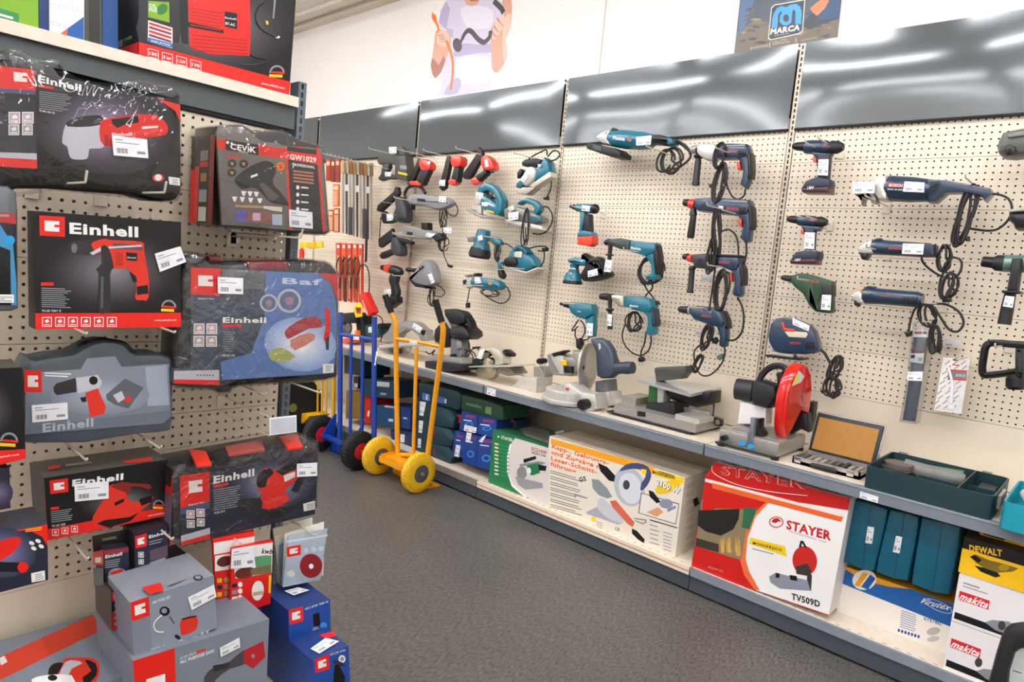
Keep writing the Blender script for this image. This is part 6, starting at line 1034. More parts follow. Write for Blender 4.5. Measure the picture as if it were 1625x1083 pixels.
b.poly(WALL, '1098,525 1322,590 1302,712 1082,645', w, PK); b.poly(WALL, '1102,530 1318,594 1299,707 1087,643', w, M('ECE4DA', .4, 0, 'print')); b.poly(WALL, '1142,510 1170,520 1215,580 1190,588 1150,550', w, PK, 1); b.ell(WALL, (1245, 590), 40, 28, w, M('8A90A4', .4, 0, 'print')); b.poly(WALL, '1130,640 1200,610 1230,640 1190,668', w, M('DCA070', .4, 0, 'print'), 1); b.poly(WALL, '1250,620 1300,600 1305,615 1255,640', w, PG)
b.poly(WALL, '1058,672 1130,682 1132,700 1110,712 1060,692 1062,686 1110,702 1124,694 1120,690 1058,680', w, M('A09890', .4, 0, 'print')); b.ell(WALL, (820, 680), 14, 18, w, M('F5D020', .4, 0, 'print'), 8)
for k in range(6): b.lines(WALL, (1150, 680+k*26), (1205, 696+k*26), (1150, 696+k*26), 1, w, PG, .35, .2); b.lines(WALL, (1228, 750+k*20), (1285, 768+k*20), (1228, 764+k*20), 1, w, PG, .35, .2)
b.lines(WALL, (835, 690), (885, 705), (835, 730), 3, w, PG, .3); b.lines(WALL, (1150, 678), (1310, 725), (1150, 696), 1, w, PK, .3, 0)
for k in range(8): b.lines(RS, (1360, 478+k*50), (1410, 462+k*48), (1360, 506+k*50), 2, 0, M('B09880', .4, 0, 'print'), .3, .1)
b.poly(RS, '1400,565 1425,550 1440,590 1410,610', 0, PK, 1); b.poly(TP, '590,172 640,160 650,172 600,184', 0, PW); tagit(b.build('saw_carton'), 'large cream carton of a sliding mitre saw with orange stripe and yellow power badge', 'box')
# red chop saw carton
K(1080, 720, 2.9817); w = .445; RC = M('C81A14', .4, 0, 'print'); u0, u1, v0, v1 = rectq(WALL, (120, 102), (700, 765), w); u1 = 1.868
b = MB(); b.slab(WALL, '165,40 803,215 700,768 50,542 118,105', w-.26, w, 0, M('D8D4D0', .45), 0, RC)
b.poly(WALL, '430,212 640,245 794,270 702,764 360,648 310,570 292,500 300,400 340,300', w, PW, 0); b.poly(WALL, '425,210 445,205 355,300 318,400 308,500 325,560 375,650 345,640 300,575 280,500 288,400 330,300', w, M('E8703A', .4, 0, 'print'))
b.poly(WALL, '116,118 780,290 778,305 116,134', w, M('F0E0D4', .4, 0, 'print')); b.poly(WALL, '150,140 770,302 760,325 150,165', w, M('E8642C', .4, 0, 'print'))
b.poly(WALL, '100,215 330,270 360,255 310,370 292,470 285,505 70,440', w, M('8A7A5A', .4, 0, 'print')); b.poly(WALL, '105,205 310,250 310,265 250,262 160,260 150,290 120,290 100,270', w, RC); b.poly(WALL, '85,270 280,262 275,310 250,360 190,390 120,370 80,340', w, M('22211F', .4, 0, 'print'), 1); b.poly(WALL, '300,255 362,262 325,360 290,350', w, M('2E6A4A', .4, 0, 'print')); b.poly(WALL, '75,400 180,430 180,470 72,440', w, M('3A342A', .4, 0, 'print'))
rn = random.Random(4)
for i in range(16): x = rn.uniform(180, 285); y = rn.uniform(390, 420); b.poly(WALL, [(x, y), (x+2, y), (x+4+rn.uniform(-8, 8), y+70), (x+1+rn.uniform(-8, 8), y+70)], w, M('D8A850', .4, 0, 'print'))
b.ell(WALL, (453, 325), 34, 27, w, RC); b.ell(WALL, (453, 325), 29, 22, w, PW); b.poly(WALL, '430,325 440,308 462,306 480,325 465,322 450,330', w, RC); b.text(WALL, 'STAYER', (500, 355), (712, 412), w, RC, 42, .06); b.text(WALL, 'PROFESSIONAL LINE', (515, 372), (690, 425), w, PG, 8, .01)
b.poly(WALL, '330,398 495,440 502,490 488,484 325,428', w, M('F0CC1C', .4, 0, 'print')); b.text(WALL, 'MONOFÁSICO', (342, 430), (480, 465), w, PK, 17, .05); b.lines(WALL, (340, 446), (440, 472), (340, 456), 1, w, PG, .5, 0)
b.ell(WALL, (588, 508), 58, 70, w, M('C4241A', .4, 0, 'print'), 26, -.15); b.poly(WALL, '545,535 600,520 622,560 600,580 548,570', w, M('3A3432', .4, 0, 'print')); b.poly(WALL, '560,442 568,412 582,415 598,445 590,448 575,424 570,448', w, PK); b.poly(WALL, '600,560 622,575 618,650 596,640', w, M('3A3432', .4, 0, 'print')); b.poly(WALL, '420,582 450,565 600,600 615,650 470,640 425,610', w, M('8C8E9C', .4, 0, 'print'), 0); b.poly(WALL, '450,565 470,568 468,590 450,588', w, PK); b.poly(WALL, '515,575 550,580 552,605 520,598', w, PK)
b.text(WALL, 'TV509D', (525, 690), (660, 728), w, PK, 30, .05); b.text(WALL, 'stayer.es', (130, 540), (200, 562), w, M('E8A090', .4, 0, 'print'), 10, .01)
b.text(WALL, 'STAYER', (190, 98), (590, 168), w, M('E8A8A0', .4, 0, 'print'), 46, .05); b.text(WALL, 'STAYER', (190, 98), (590, 168), w, RC, 46, .0); p = [WALL.uv(*C(x, y), w) for x, y in ((150, 60), (160, 95), (260, 145), (420, 180), (600, 200))]; b.tube([WALL.pt(a, c, w+.002) for a, c in smooth2(p, 4, False)], .0012, PW, 5)
tagit(b.build('saw_carton'), 'red and white chop saw carton with yellow flag, under the red disc saw', 'box')
# white and blue carton, cases on it
w = .33; b, RS, TP = bx(WALL, 1.892, 2.262, BZ, .2990, w, .26, M('EFE8DC', .4, 0, 'print'), M('D8D0C2', .5), M('E8A428', .5)); K(1180, 860, 3.652); VB = M('1B5EA6', .4, 0, 'print')
u0, u1, v0, v1 = 1.892, 2.262, BZ, .2990; Q = lambda q, m: b.poly(WALL, [(u0+(u1-u0)*a, v0+(v1-v0)*c) for a, c in q], w, m, uv=True)
Q([(0, 1), (1, 1), (1, .55), (0, .62)], VB); Q([(0, 1), (.62, 1), (.45, .9), (.2, .84), (0, .96)], M('F2A81E', .4, 0, 'print')); b.ell(WALL, (700, 222), 70, 58, w, M('EFEAE2', .4, 0, 'print'), 26, -.2)
b.poly(WALL, '640,255 690,180 725,185 672,262', w, M('F2A81E', .4, 0, 'print')); b.poly(WALL, '680,262 735,190 765,215 720,280', w, VB); b.text(WALL, 'Virutex', (1010, 352), (1185, 398), w, PW, 34, .03, .2)
c0 = C(1128, 372); uu = WALL.uv(*c0, w); ring = [WALL.pt(uu[0]+.043*math.cos(t), uu[1]+.017*math.sin(t)-.25*.043*math.cos(t)*.3, w+.002) for t in [2*math.pi*k/28 for k in range(28)]]; b.tube(ring, .0009, PW, 5, True)
b.text(WALL, 'RTE146L', (1045, 455), (1150, 488), w, M('2A3E7A', .4, 0, 'print'), 18, .04); b.lines(WALL, (915, 395), (1005, 425), (905, 500), 8, w, M('8C90B4', .4, 0, 'print'), .4, .1)
for k in range(7): b.ell(WALL, (900+k*19, 515+k*6), 8, 11, w, M('2A4AA0', .4, 0, 'print'), 6)
b.ell(WALL, (1100, 520), 40, 22, w, M('B8B4AC', .4, 0, 'print'), 18, -.2); b.ell(WALL, (1098, 565), 36, 16, w, M('C4C0B8', .4, 0, 'print'), 18, -.2); tagit(b.build('tool_carton'), 'white carton with blue wave and orange top, under the three teal cases', 'box')
K(1080, 720, 2.9817)
for q, nm, lb in (('828,216 900,232 985,262 975,330 918,555 860,548 768,512 775,440', 'leftmost upright teal case with white sticker, beside the red and white carton', '886,345 917,350 906,428 874,424'), ('992,262 1060,275 1132,298 1125,370 1078,602 1010,592 926,560 935,500', 'middle upright teal case with white sticker', '1020,390 1049,396 1036,474 1004,466'), ('1142,300 1240,318 1328,348 1320,440 1272,668 1190,655 1094,615 1102,540', 'rightmost and widest upright teal case without a sticker', None)):
    t = thing('tool_case', W3(WALL, float(q.split()[5].split(',')[0]), float(q.split()[5].split(',')[1]), .36), nm, 'tool case', 'teal cases standing in a row')
    b = MB(); b.slab(WALL, q, .14, .38, .012, M('0B5C74', .42), 0); b.build('case', t); p = [tuple(float(v) for v in z.split(',')) for z in q.split()]
    mx = ((p[1][0]), p[1][1]+4); mb_ = ((p[5][0]), p[5][1]-6); b = MB(); b.slab(WALL, [(mx[0]-2, mx[1]), (mx[0]+2, mx[1]), (mb_[0]+2, mb_[1]), (mb_[0]-2, mb_[1])], .37, .3815, 0, M('084A5C', .5)); b.build('seam', t)
    if lb: plabel(t, WALL, lb, .3825)
w = .43; YL = M('F2BE12', .4, 0, 'print'); b, RS, TP = bx(WALL, 2.268, 2.62, .4515, .575, w, .25, YL, M('D8A810', .5), M('2A261C', .5))
b.poly(WALL, [(2.268, .575), (2.62, .575), (2.62, .535), (2.268, .535)], w, PK, uv=True); b.text(WALL, 'DEWALT', (1366, 462), (1522, 488), w, YL, 30, .06)
b.poly(WALL, '1370,488 1395,478 1460,505 1520,520 1600,545 1570,560 1500,565 1440,545 1400,520', w, M('7A6418', .4, 0, 'print'), 1); b.poly(WALL, '1368,490 1390,480 1425,505 1410,518', w, PK); b.poly(WALL, '1390,530 1430,540 1500,565 1515,582 1490,588 1420,560', w, PK, 1); b.ell(WALL, (1530, 540), 26, 16, w, M('A8860E', .4, 0, 'print')); tagit(b.build('grinder_carton'), 'yellow carton with black top band stacked on the white cartons at the right edge', 'box')
b, RS, TP = bx(WALL, 2.30, 2.62, .577, .60, .36, .2, YL, YL, M('C8A010', .5)); b.poly(WALL, [(2.31, .598), (2.37, .598), (2.37, .58), (2.31, .58)], .36, PK, uv=True); tagit(b.build('grinder_carton'), 'flat yellow and black carton lying on top of the yellow grinder carton', 'box')
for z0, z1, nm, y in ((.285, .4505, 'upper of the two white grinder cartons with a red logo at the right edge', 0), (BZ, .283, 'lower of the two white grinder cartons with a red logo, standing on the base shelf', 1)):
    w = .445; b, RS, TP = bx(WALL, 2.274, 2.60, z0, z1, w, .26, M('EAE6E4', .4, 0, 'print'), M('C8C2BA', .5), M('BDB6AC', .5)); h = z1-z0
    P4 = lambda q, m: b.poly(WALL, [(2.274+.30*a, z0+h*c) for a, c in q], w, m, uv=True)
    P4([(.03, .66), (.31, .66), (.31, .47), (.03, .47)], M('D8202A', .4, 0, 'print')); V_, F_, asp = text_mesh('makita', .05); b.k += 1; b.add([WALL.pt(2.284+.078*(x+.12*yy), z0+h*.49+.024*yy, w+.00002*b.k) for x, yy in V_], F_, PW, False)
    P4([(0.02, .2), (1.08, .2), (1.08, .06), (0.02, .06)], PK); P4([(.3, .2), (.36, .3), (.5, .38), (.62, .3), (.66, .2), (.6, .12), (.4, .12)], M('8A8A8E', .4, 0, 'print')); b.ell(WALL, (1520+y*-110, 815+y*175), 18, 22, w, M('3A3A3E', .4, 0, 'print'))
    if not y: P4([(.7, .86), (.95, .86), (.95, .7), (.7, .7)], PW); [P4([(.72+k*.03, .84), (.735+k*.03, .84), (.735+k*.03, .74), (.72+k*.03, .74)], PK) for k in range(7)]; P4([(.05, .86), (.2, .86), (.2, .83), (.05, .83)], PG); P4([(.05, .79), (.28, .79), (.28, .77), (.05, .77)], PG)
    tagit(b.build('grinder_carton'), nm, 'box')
b, RS, TP = bx(WALL, 2.268, 2.3, .30, .42, .2, .1, BLK, BLK); tagit(b.build('tool_case'), 'black case hidden deep between the teal cases and the white cartons', 'tool case')
# far part of the base shelf
K(560, 520, 6.015); NB = M('1C3346', .45)
def case2(q, w0, w1, label, m, labs=(), prints=()):
    p = at(WALL, [tuple(float(v) for v in q.split()[-1].split(','))], w1); t = thing('tool_case', p, label, 'tool case'); b = MB(); b.slab(WALL, q, w0, w1, .008, m, 0)
    for pq, pm in prints: b.poly(WALL, pq, w1, pm)
    b.build('case', t)
    for l in labs: plabel(t, WALL, l, w1+.002)
case2('630,525 700,530 1000,605 1040,640 1035,760 1010,790 640,690', .14, .37, 'wide dark petrol case on top of three smaller cases under the shelf', M('1E4450', .45), (), (('665,620 735,640 732,705 662,690', M('5A86C8', .4)), ('805,650 880,670 876,730 802,712', M('4A76B8', .4)), ('700,640 715,640 712,690 697,690', PW), ('878,680 895,684 892,725 875,722', PW)))
for i, (q, l, nm) in enumerate((('618,698 740,720 800,750 930,790 985,860 960,965 800,940 612,880', '640,705 700,712 672,845 636,838', 'upper'), ('604,880 740,905 800,940 930,970 975,1040 945,1140 800,1120 596,1060', '632,888 672,892 660,1010 626,1002', 'middle'), ('592,1060 740,1090 800,1120 920,1140 960,1210 935,1315 760,1290 590,1225', '622,1060 652,1064 648,1150 618,1146', 'lowest'))):
    case2(q, .12, .39, nm+' of three stacked dark petrol cases with vertical white tags', M('1C3C46', .45), (l,), (('770,%d 785,%d 783,%d 768,%d' % (790+i*180, 794+i*180, 850+i*180, 846+i*180), M('8A2A2A', .4)), ('815,%d 925,%d 975,%d 935,%d' % (765+i*180, 800+i*180, 880+i*175, 905+i*175), M('26505C', .45))))
K(560, 520, 6.015)
case2('1045,640 1290,700 1440,760 1440,885 1330,880 1050,795 1040,770', .16, .40, 'dark green case with a silver script logo on top of the blue cartons', M('1F4A34', .45), (), (('1268,752 1325,765 1318,832 1262,820', M('7A8A64', .4)),))
b = MB(); b.text(WALL, 'metabo', (1085, 740), (1225, 775), .4006, M('7AA08A', .4), 34, .03); o = b.build('logo', [k for k in bpy.data.objects if k.get('label', '').startswith('dark green case with a silver')][0])
b = MB(); b.slab(WALL, '1385,850 1560,895 1560,980 1380,945', .18, .30, .002, M('16284A', .45)); b.text(WALL, 'BOSCH', (1398, 935), (1535, 905), .30, M('D0305A', .4), 36, .05); tagit(b.build('tool_carton'), 'navy carton with a crimson logo behind the green mitre saw carton', 'box')
b = MB(); b.slab(WALL, '985,830 1040,850 1030,920 978,900', .2, .36, .002, M('C02A30', .4)); tagit(b.build('tool_carton'), 'small red carton end between the petrol cases and the blue cartons', 'box')
BB = M('16408C', .4, 0, 'print'); MG = M('C83060', .4, 0, 'print')
for i, (q, lb, nm) in enumerate((('1040,795 1195,835 1180,1010 1015,975', '1068,928 1185,958 1172,1010 1058,985', 'blue carton with a wide white price label, upper left of the blue ones'), ('1200,838 1375,880 1360,1065 1185,1015', None, 'blue carton with crimson logo, upper right of the blue ones'), ('975,985 1060,1000 1050,1250 945,1210', '985,1120 1025,1128 1012,1240 968,1228', 'narrow blue carton, lower left of the blue ones'), ('1062,1000 1195,1032 1175,1330 1045,1290', '1088,1000 1135,1010 1118,1100 1075,1090', 'tall blue carton with a vertical white tag, lower middle of the blue ones'), ('1198,1035 1365,1072 1330,1378 1178,1332', None, 'blue carton with tilted beige tags, lower right of the blue ones'))):
    w = .41; K(560, 520, 6.015); p = [tuple(float(v) for v in z.split(',')) for z in q.split()]; t = thing('tool_carton', W3(WALL, *p[3], w), nm, 'box', 'blue tool cartons on the base shelf'); b = MB(); carton(b, WALL, q, w, .2, BB, M('12306A', .5))
    x, y = p[0]; s = (p[1][0]-x); b.text(WALL, 'BOSCH', (x+s*.25, y+60), (x+s*.85, y+72), w, MG, 24, .05); b.lines(WALL, (x+s*.1, y+80), (x+s*.6, y+90), (x+s*.1, y+96), 1, w, PW, .6, 0); b.ell(WALL, (x+s*.45, y+(p[3][1]-y)*.72), s*.26, (p[3][1]-y)*.12, w, M('3A86C8', .4, 0, 'print')); b.ell(WALL, (x+s*.45, y+(p[3][1]-y)*.72), s*.16, (p[3][1]-y)*.07, w, BB)
    b.build('carton', t)
    if lb: plabel(t, WALL, lb, w+.002)
    if i == 4: plabel(t, WALL, '1238,1045 1275,1025 1235,1100 1200,1088', w+.003)
K(540, 550, 4.708)
for q, c, nm, ex in (('175,240 405,262 405,392 178,372', '1E4258', 'dark blue carton with pale label, top of the pile behind the yellow hand truck', [('268,262 368,270 366,306 266,298', 'C8CCBC'), ('300,345 345,350 343,366 298,362', 'A8B4C4')]), ('262,440 408,455 406,612 266,590', '1E4A6E', 'blue carton in the middle of the pile behind the hand trucks', [('330,440 405,448 404,462 330,455', 'C8A0B0'), ('360,540 395,545 394,565 360,560', 'D0D4DC')]), ('450,452 527,470 520,625 455,605', '1E3E7A', 'upright blue carton left of the petrol cases', [('470,530 500,535 498,545 468,540', 'C8D0E0')]), ('378,622 540,640 532,790 385,770', '1A3058', 'lowest blue carton left of the petrol cases', [('450,655 482,660 478,720 448,714', 'E4E0DC')]), ('45,330 150,345 145,545 90,560 40,540', '8A6A2A', 'brown carton seen between the bars of the blue hand truck', []), ('182,352 228,360 222,580 180,572', 'C02A1A', 'red carton seen between the bars of the blue hand truck', [('205,480 222,484 214,530 200,520', 'E8D8D0')]), ('100,225 135,230 132,320 98,312', '24343E', 'dark carton with a pale tag behind the blue hand truck', [('105,275 130,278 128,310 103,307', 'C4C8CC')]), ('30,60 180,90 180,225 30,200', '1A3A40', 'dark petrol case high behind the blue hand truck', [])):
    b = MB(); w = .38-.01*len(nm) % .03; carton(b, WALL, ' '.join(q.split()[:3]+[q.split()[-1]]), w, .22, M(c, .45), M(c, .5))
    for pq, pc in ex: b.poly(WALL, pq, w, M(pc, .45))
    tagit(b.build('tool_carton'), nm, 'box')
# price labels on the front rails
SU = {round(o.location.x/BW): o for o in bpy.data.objects if o.name.startswith('shelving_unit')}
def raillab(px, n):
    K(0, 0, 1); plabel(SU[n], WALL, px, .478)
raillab('773,615 787,619 786,630 772,626', 0); raillab('1365,780 1394,789 1393,799 1364,790', 1)
# ---------------------------------------------------------------- machines standing on the shelf
SZ = .6617
def P3(x, y, w): return W3(WALL, x, y, w)
def disc(b, c, w, r, n, th, m, prof=None): A = W3(WALL, *c, w); n = Vector(n).normalized(); b.lathe(A-n*th/2, A+n*th/2, prof or [(0, r*.96), (.2, r), (.8, r), (1, r*.96)], m, 40)
K(540, 460, 7.733)
t = thing('circular_saw', W3(WALL, 800, 840, .28), 'large silver circular saw with open blade behind the yellow hand truck', 'saw')
ops(MB(), [('s', '715,402 800,385 885,386 955,412 1060,510 1085,622 1000,628 965,565 885,502 805,500 720,560 700,640 540,652 530,562 600,500 640,410', .20, .27, .012, SILD, 0)]).build('guard', t)
b = MB(); disc(b, (815, 680), .24, .060, (0, 1, 0), .003, STEEL); disc(b, (815, 640), .275, .012, (0, 1, 0), .01, SILD); b.build('blade', t)
ops(MB(), [('s', '468,682 700,660 1145,648 1152,680 700,700 480,720', .16, .36, .003, SIL, 0)]).build('base_plate', t); ops(MB(), [('s', '480,722 700,720 660,800 610,830 520,800', .20, .28, .01, GY1, 0)]).build('lower_guard', t)
b = MB(); knob(b, WALL, (620, 450), 40, .2, .3, BLK); b.build('front_knob', t); b = MB(); knob(b, WALL, (1120, 525), 34, .2, .28, BLK); b.build('handle_knob', t); plabel(t, WALL, '905,408 1012,470 975,530 885,462', .272)
ops(MB(), [('c', '1050,760 1100,790 1160,740 1130,800 1180,820', .25, .004)]).build('cord', t)
t = thing('round_grinder', W3(WALL, 100, 560, .30), 'black bench tool with a grey round plate behind the blue hand truck', 'grinder')
b = ops(MB(), [('s', '15,290 160,278 185,320 185,410 15,415', .20, .32, .01, BLK2, 0)]); b.build('body', t); b = MB(); knob(b, WALL, (98, 470), 88, .24, .34, GY1, 28); knob(b, WALL, (98, 470), 60, .34, .345, M('5E5E5E', .5), 24); b.build('plate', t); ops(MB(), [('s', '20,600 120,590 135,640 20,652', .2, .36, .006, RD, 0)]).build('base', t)
t = thing('power_tool', W3(WALL, 260, 600, .30), 'black tool with a yellow and red card on its front, behind the blue hand truck', 'power tool')
ops(MB(), [('s', '200,330 300,320 320,560 300,650 230,650 215,480', .18, .28, .02, BLK, 1)]).build('body', t); b = ops(MB(), [('s', '162,250 180,180 235,155 272,200 265,330 190,345', .32, .326, .001, M('F0D020', .4), 0), ('p', '185,215 260,220 250,295 200,290', .327, M('C83A20', .4)), ('p', '195,225 235,228 240,262 200,258', .329, M('4A3A20', .4))]); b.build('card', t)
ops(MB(), [('s', '185,500 215,500 215,565 180,565', .26, .31, .006, ORG)]).build('nozzle', t)
t = thing('power_tool', W3(WALL, 400, 600, .25), 'teal tool with a white tag and arched black cord behind the blue hand truck', 'power tool')
ops(MB(), [('s', '310,430 420,420 500,450 505,560 400,590 320,570', .14, .27, .02, M('0F4A4C', .45), 1)]).build('body', t); ops(MB(), [('c', '420,312 470,320 510,360 522,450 515,560 490,640', .24, .004), ('c', '345,420 335,350 370,310 430,300', .24, .004)]).build('cord', t); plabel(t, WALL, '345,460 410,455 410,525 345,528', .273)
t = thing('spirit_level', W3(WALL, 380, 320, .34), 'red box beam leaning above the shelf behind the blue hand truck handle', 'level'); ops(MB(), [('s', '232,110 245,55 300,30 412,275 345,325', .28, .33, .003, M('D8281C', .4), 0), ('s', '262,130 272,122 338,300 328,306', .329, .332, 0, M('F0B0A0', .4), 0)]).build('beam', t)
# small mitre saw
K(660, 480, 7.735)
t = thing('mitre_saw', W3(WALL, 350, 850, .36), 'small mitre saw with black head and grey base beside the yellow hand truck', 'saw')
ops(MB(), [('s', '118,725 350,745 582,770 588,832 405,855 300,850 122,832', .20, .42, .008, BLK2, 0), ('s', '150,655 300,650 565,690 585,765 350,742 122,718', .22, .36, .01, SILD, 0)]).build('base', t)
ops(MB(), [('s', '235,420 250,330 300,270 380,240 440,320 440,540 360,560 300,540 250,490', .24, .32, .02, BLK, 1)]).build('blade_guard', t)
ops(MB(), [('s', '360,85 450,78 580,110 625,165 605,255 520,282 440,262 370,165', .28, .36, .02, BLK2, 1), ('s', '598,150 630,170 672,240 686,310 668,365 630,350 645,290 620,220', .28, .34, .01, BLK, 1)]).build('handle', t)
ops(MB(), [('s', '430,340 500,285 600,275 680,350 692,430 645,460 560,450 450,440', .20, .34, .03, M('26262A', .45), 1)]).build('motor', t); ops(MB(), [('s', '328,185 365,150 442,300 425,335', .26, .33, .006, SIL, 0), ('s', '440,430 560,450 582,520 592,640 560,682 440,662', .22, .31, .02, GY1, 0), ('s', '500,480 560,480 565,560 500,580', .31, .318, .004, SILD, 1)]).build('arm', t)
b = MB(); knob(b, WALL, (582, 660), 34, .24, .34, BLK); b.build('lock_knob', t); ops(MB(), [('c', '640,440 650,500 650,580 690,640 700,700 692,780', .28, .0035), ('c', '590,570 650,600 740,550 770,590', .28, .004), ('c', '600,640 650,595 710,620 740,680', .28, .004), ('s', '690,545 745,545 745,570 700,575', .26, .3, .004, BLK)]).build('cord', t)
t = thing('circular_saw', W3(WALL, 880, 950, .32), 'cream and silver circular saw with teal tip, left of the large mitre saw', 'saw')
ops(MB(), [('s', '728,700 765,630 835,570 950,550 1035,585 1080,655 1088,750 1040,775 1000,775 985,700 940,642 880,620 822,642 785,740', .24, .32, .014, M('CFC8B4', .3, .4), 1), ('s', '738,698 800,735 790,745 735,715', .30, .325, .002, TL), ('s', '790,590 850,570 800,700 745,690', .318, .326, .002, LBL)]).build('blade_guard', t)
b = MB(); disc(b, (880, 780), .30, .045, (0, 1, 0), .004, M('D8CFB4', .3, .5)); b.build('blade', t); ops(MB(), [('s', '735,800 1000,805 1002,862 965,930 880,952 795,935 742,872', .26, .30, .012, M('CFC7B0', .3, .4), 1)]).build('lower_guard', t)
ops(MB(), [('s', '650,785 1150,778 1155,795 650,800', .18, .40, .002, SIL, 0), ('s', '1005,795 1150,780 1222,880 1130,905 1010,870', .18, .30, .006, SILD, 0)]).build('base_plate', t); ops(MB(), [('s', '1058,590 1100,578 1162,630 1158,672 1110,662 1070,635', .22, .30, .02, BLK, 1)]).build('handle', t)
b = MB(); knob(b, WALL, (935, 725), 55, .2, .34, BLK2); knob(b, WALL, (935, 740), 26, .34, .36, SILD); knob(b, WALL, (650, 822), 28, .3, .36, BLK2); b.build('motor', t)
# large mitre saw
K(780, 520, 3.869)
t = thing('mitre_saw', W3(WALL, 455, 465, .30), 'large silver sliding mitre saw with dark blue motor, centre of the shelf', 'saw')
c = onz(*C(455, 420), .70); b = MB(); b.lathe((c.x, c.y+.02, .665), (c.x, c.y+.02, .735), [(0, .125), (.1, .135), (.3, .135), (.35, .12), (.9, .118), (1, .11)], SIL, 40); b.build('turntable', t)
for q in [('s', '118,372 190,300 282,310 278,400 125,396', .20, .34, .006, SIL, 0), ('s', '260,240 300,240 330,290 320,320 262,300', .20, .28, .006, SILD, 0), ('s', '640,400 720,395 745,480 650,500', .14, .26, .006, SIL, 0), ('s', '640,330 712,320 720,400 640,395', .12, .22, .01, GY1, 0), ('s', '740,430 805,455 790,480 740,475', .14, .22, .004, SIL, 0)]: ops(MB(), [q]).build('fence', t)
ops(MB(), [('s', '448,345 480,340 560,398 642,408 655,500 560,512 548,455 450,402', .32, .42, .01, SIL, 0), ('s', '455,370 475,372 470,418 455,412', .419, .422, 0, M('A83A30', .4), 0), ('s', '540,490 610,500 600,525 540,510', .34, .44, .003, SIL, 0)]).build('front_arm', t)
b = MB(); knob(b, WALL, (600, 468), 34, .40, .47, BLK); b.build('front_handle', t)
b = MB(); n = (math.cos(.2), math.sin(.2), .06); disc(b, (592, 232), .26, .1165, n, .014, M('C4BC9E', .28, .6)); disc(b, (556, 242), .31, .028, n, .02, SILD); disc(b, (550, 245), .33, .012, n, .03, BLK); b.build('blade_guard', t)
b = MB(); disc(b, (592, 262), .27, .112, n, .003, STEEL); b.build('blade', t)
b = ops(MB(), [('s', '612,72 660,64 705,85 735,130 752,190 770,225 768,285 735,312 680,314 655,300 652,210 648,150', .18, .27, .03, M('3C4858', .45), 1), ('s', '655,98 668,100 672,130 660,140', .268, .275, .002, M('C8C4BC', .4), 1)]); b.lathe(W3(WALL, 745, 250, .23), W3(WALL, 868, 247, .23), [(0, .036), (.1, .034), (.5, .030), (.7, .033), (1, .030)], M('333E4C', .45), 24); b.tube([W3(WALL, *q, .25) for q in ((640, 85), (690, 90), (728, 140), (742, 200), (738, 260))], .014, M('46525F', .45), 12); b.build('motor', t)
ops(MB(), [('s', '345,165 400,150 452,168 505,180 500,140 570,150 560,260 490,300 380,292 358,240', .20, .30, .02, SILD, 0), ('s', '368,170 440,172 448,290 420,285 372,200', .29, .31, .004, SIL, 0), ('s', '425,200 460,202 458,235 430,232', .30, .316, .003, PY), ('s', '442,238 495,240 495,282 445,278', .30, .32, .003, BLK), ('s', '370,160 440,140 450,150 380,180', .26, .32, .004, BLK)]).build('slide_head', t)
b = MB(); knob(b, WALL, (330, 205), 18, .28, .34, BLK); b.tube([W3(WALL, 328, 215, .32), W3(WALL, 324, 305, .32)], .003, STEEL, 8); b.build('clamp', t)
# table saw
t = thing('table_saw', W3(WALL, 1000, 600, .25), 'table saw with flat silver top and green post, right of the large mitre saw', 'saw')
b = MB(); b.box(.80, 1.235, -.375, -.10, .675, .715, SILD); b.box(.765, 1.215, -.385, -.09, .669, .675, BLK2)
for x, y in ((.81, -.35), (1.2, -.35), (.81, -.12), (1.2, -.12)): b.box(x-.02, x+.02, y-.02, y+.02, SZ, .669, BLK)
b.box(.79, .87, -.30, -.14, .715, .75, M('9A968A', .3, .3)); b.box(1.12, 1.24, -.36, -.22, .715, .735, SIL); b.build('base', t)
pts = [onz(*C(*q), .845) for q in ((895, 318), (1000, 300), (1412, 368), (1222, 410))]; b = MB(); V = [Vector((p.x, p.y, z)) for z in (.832, .845) for p in pts]; b.hexa([V[0], V[3], V[2], V[1], V[4], V[7], V[6], V[5]], M('C2C4C2', .2, .5)); b.build('table', t)
ops(MB(), [('s', '968,355 1022,362 1018,462 962,460', .20, .27, .004, M('2F6A2A', .45), 0), ('s', '1020,362 1062,372 1056,462 1018,462', .20, .27, .004, M('C8CCC4', .4), 0)]).build('post', t)
ops(MB(), [('s', '950,465 1128,460 1130,535 1040,552 948,545', .16, .30, .006, BLK2, 0), ('s', '1068,388 1200,398 1350,395 1345,470 1262,492 1200,475 1100,440', .14, .26, .01, BLK, 0)]).build('motor_box', t)
ops(MB(), [('s', '1000,252 1012,245 1150,240 1192,236 1198,276 1166,316 1012,332', .18, .25, .006, M('45443C', .4), 0)]).build('blade_cover', t); ops(MB(), [('s', '1130,478 1340,520 1336,562 1136,525', .20, .215, .001, M('BDBBB4', .3, .4), 0), ('s', '895,512 945,520 945,550 895,545', .34, .38, .004, BLK, 0), ('s', '875,412 930,418 930,470 880,468', .18, .19, .001, SIL)]).build('fence', t)
ops(MB(), [('c', '1345,420 1365,470 1360,540 1350,580', .2, .0035), ('h', (1390, 578), 36, 24, 3, .2, .0035)]).build('cord', t)
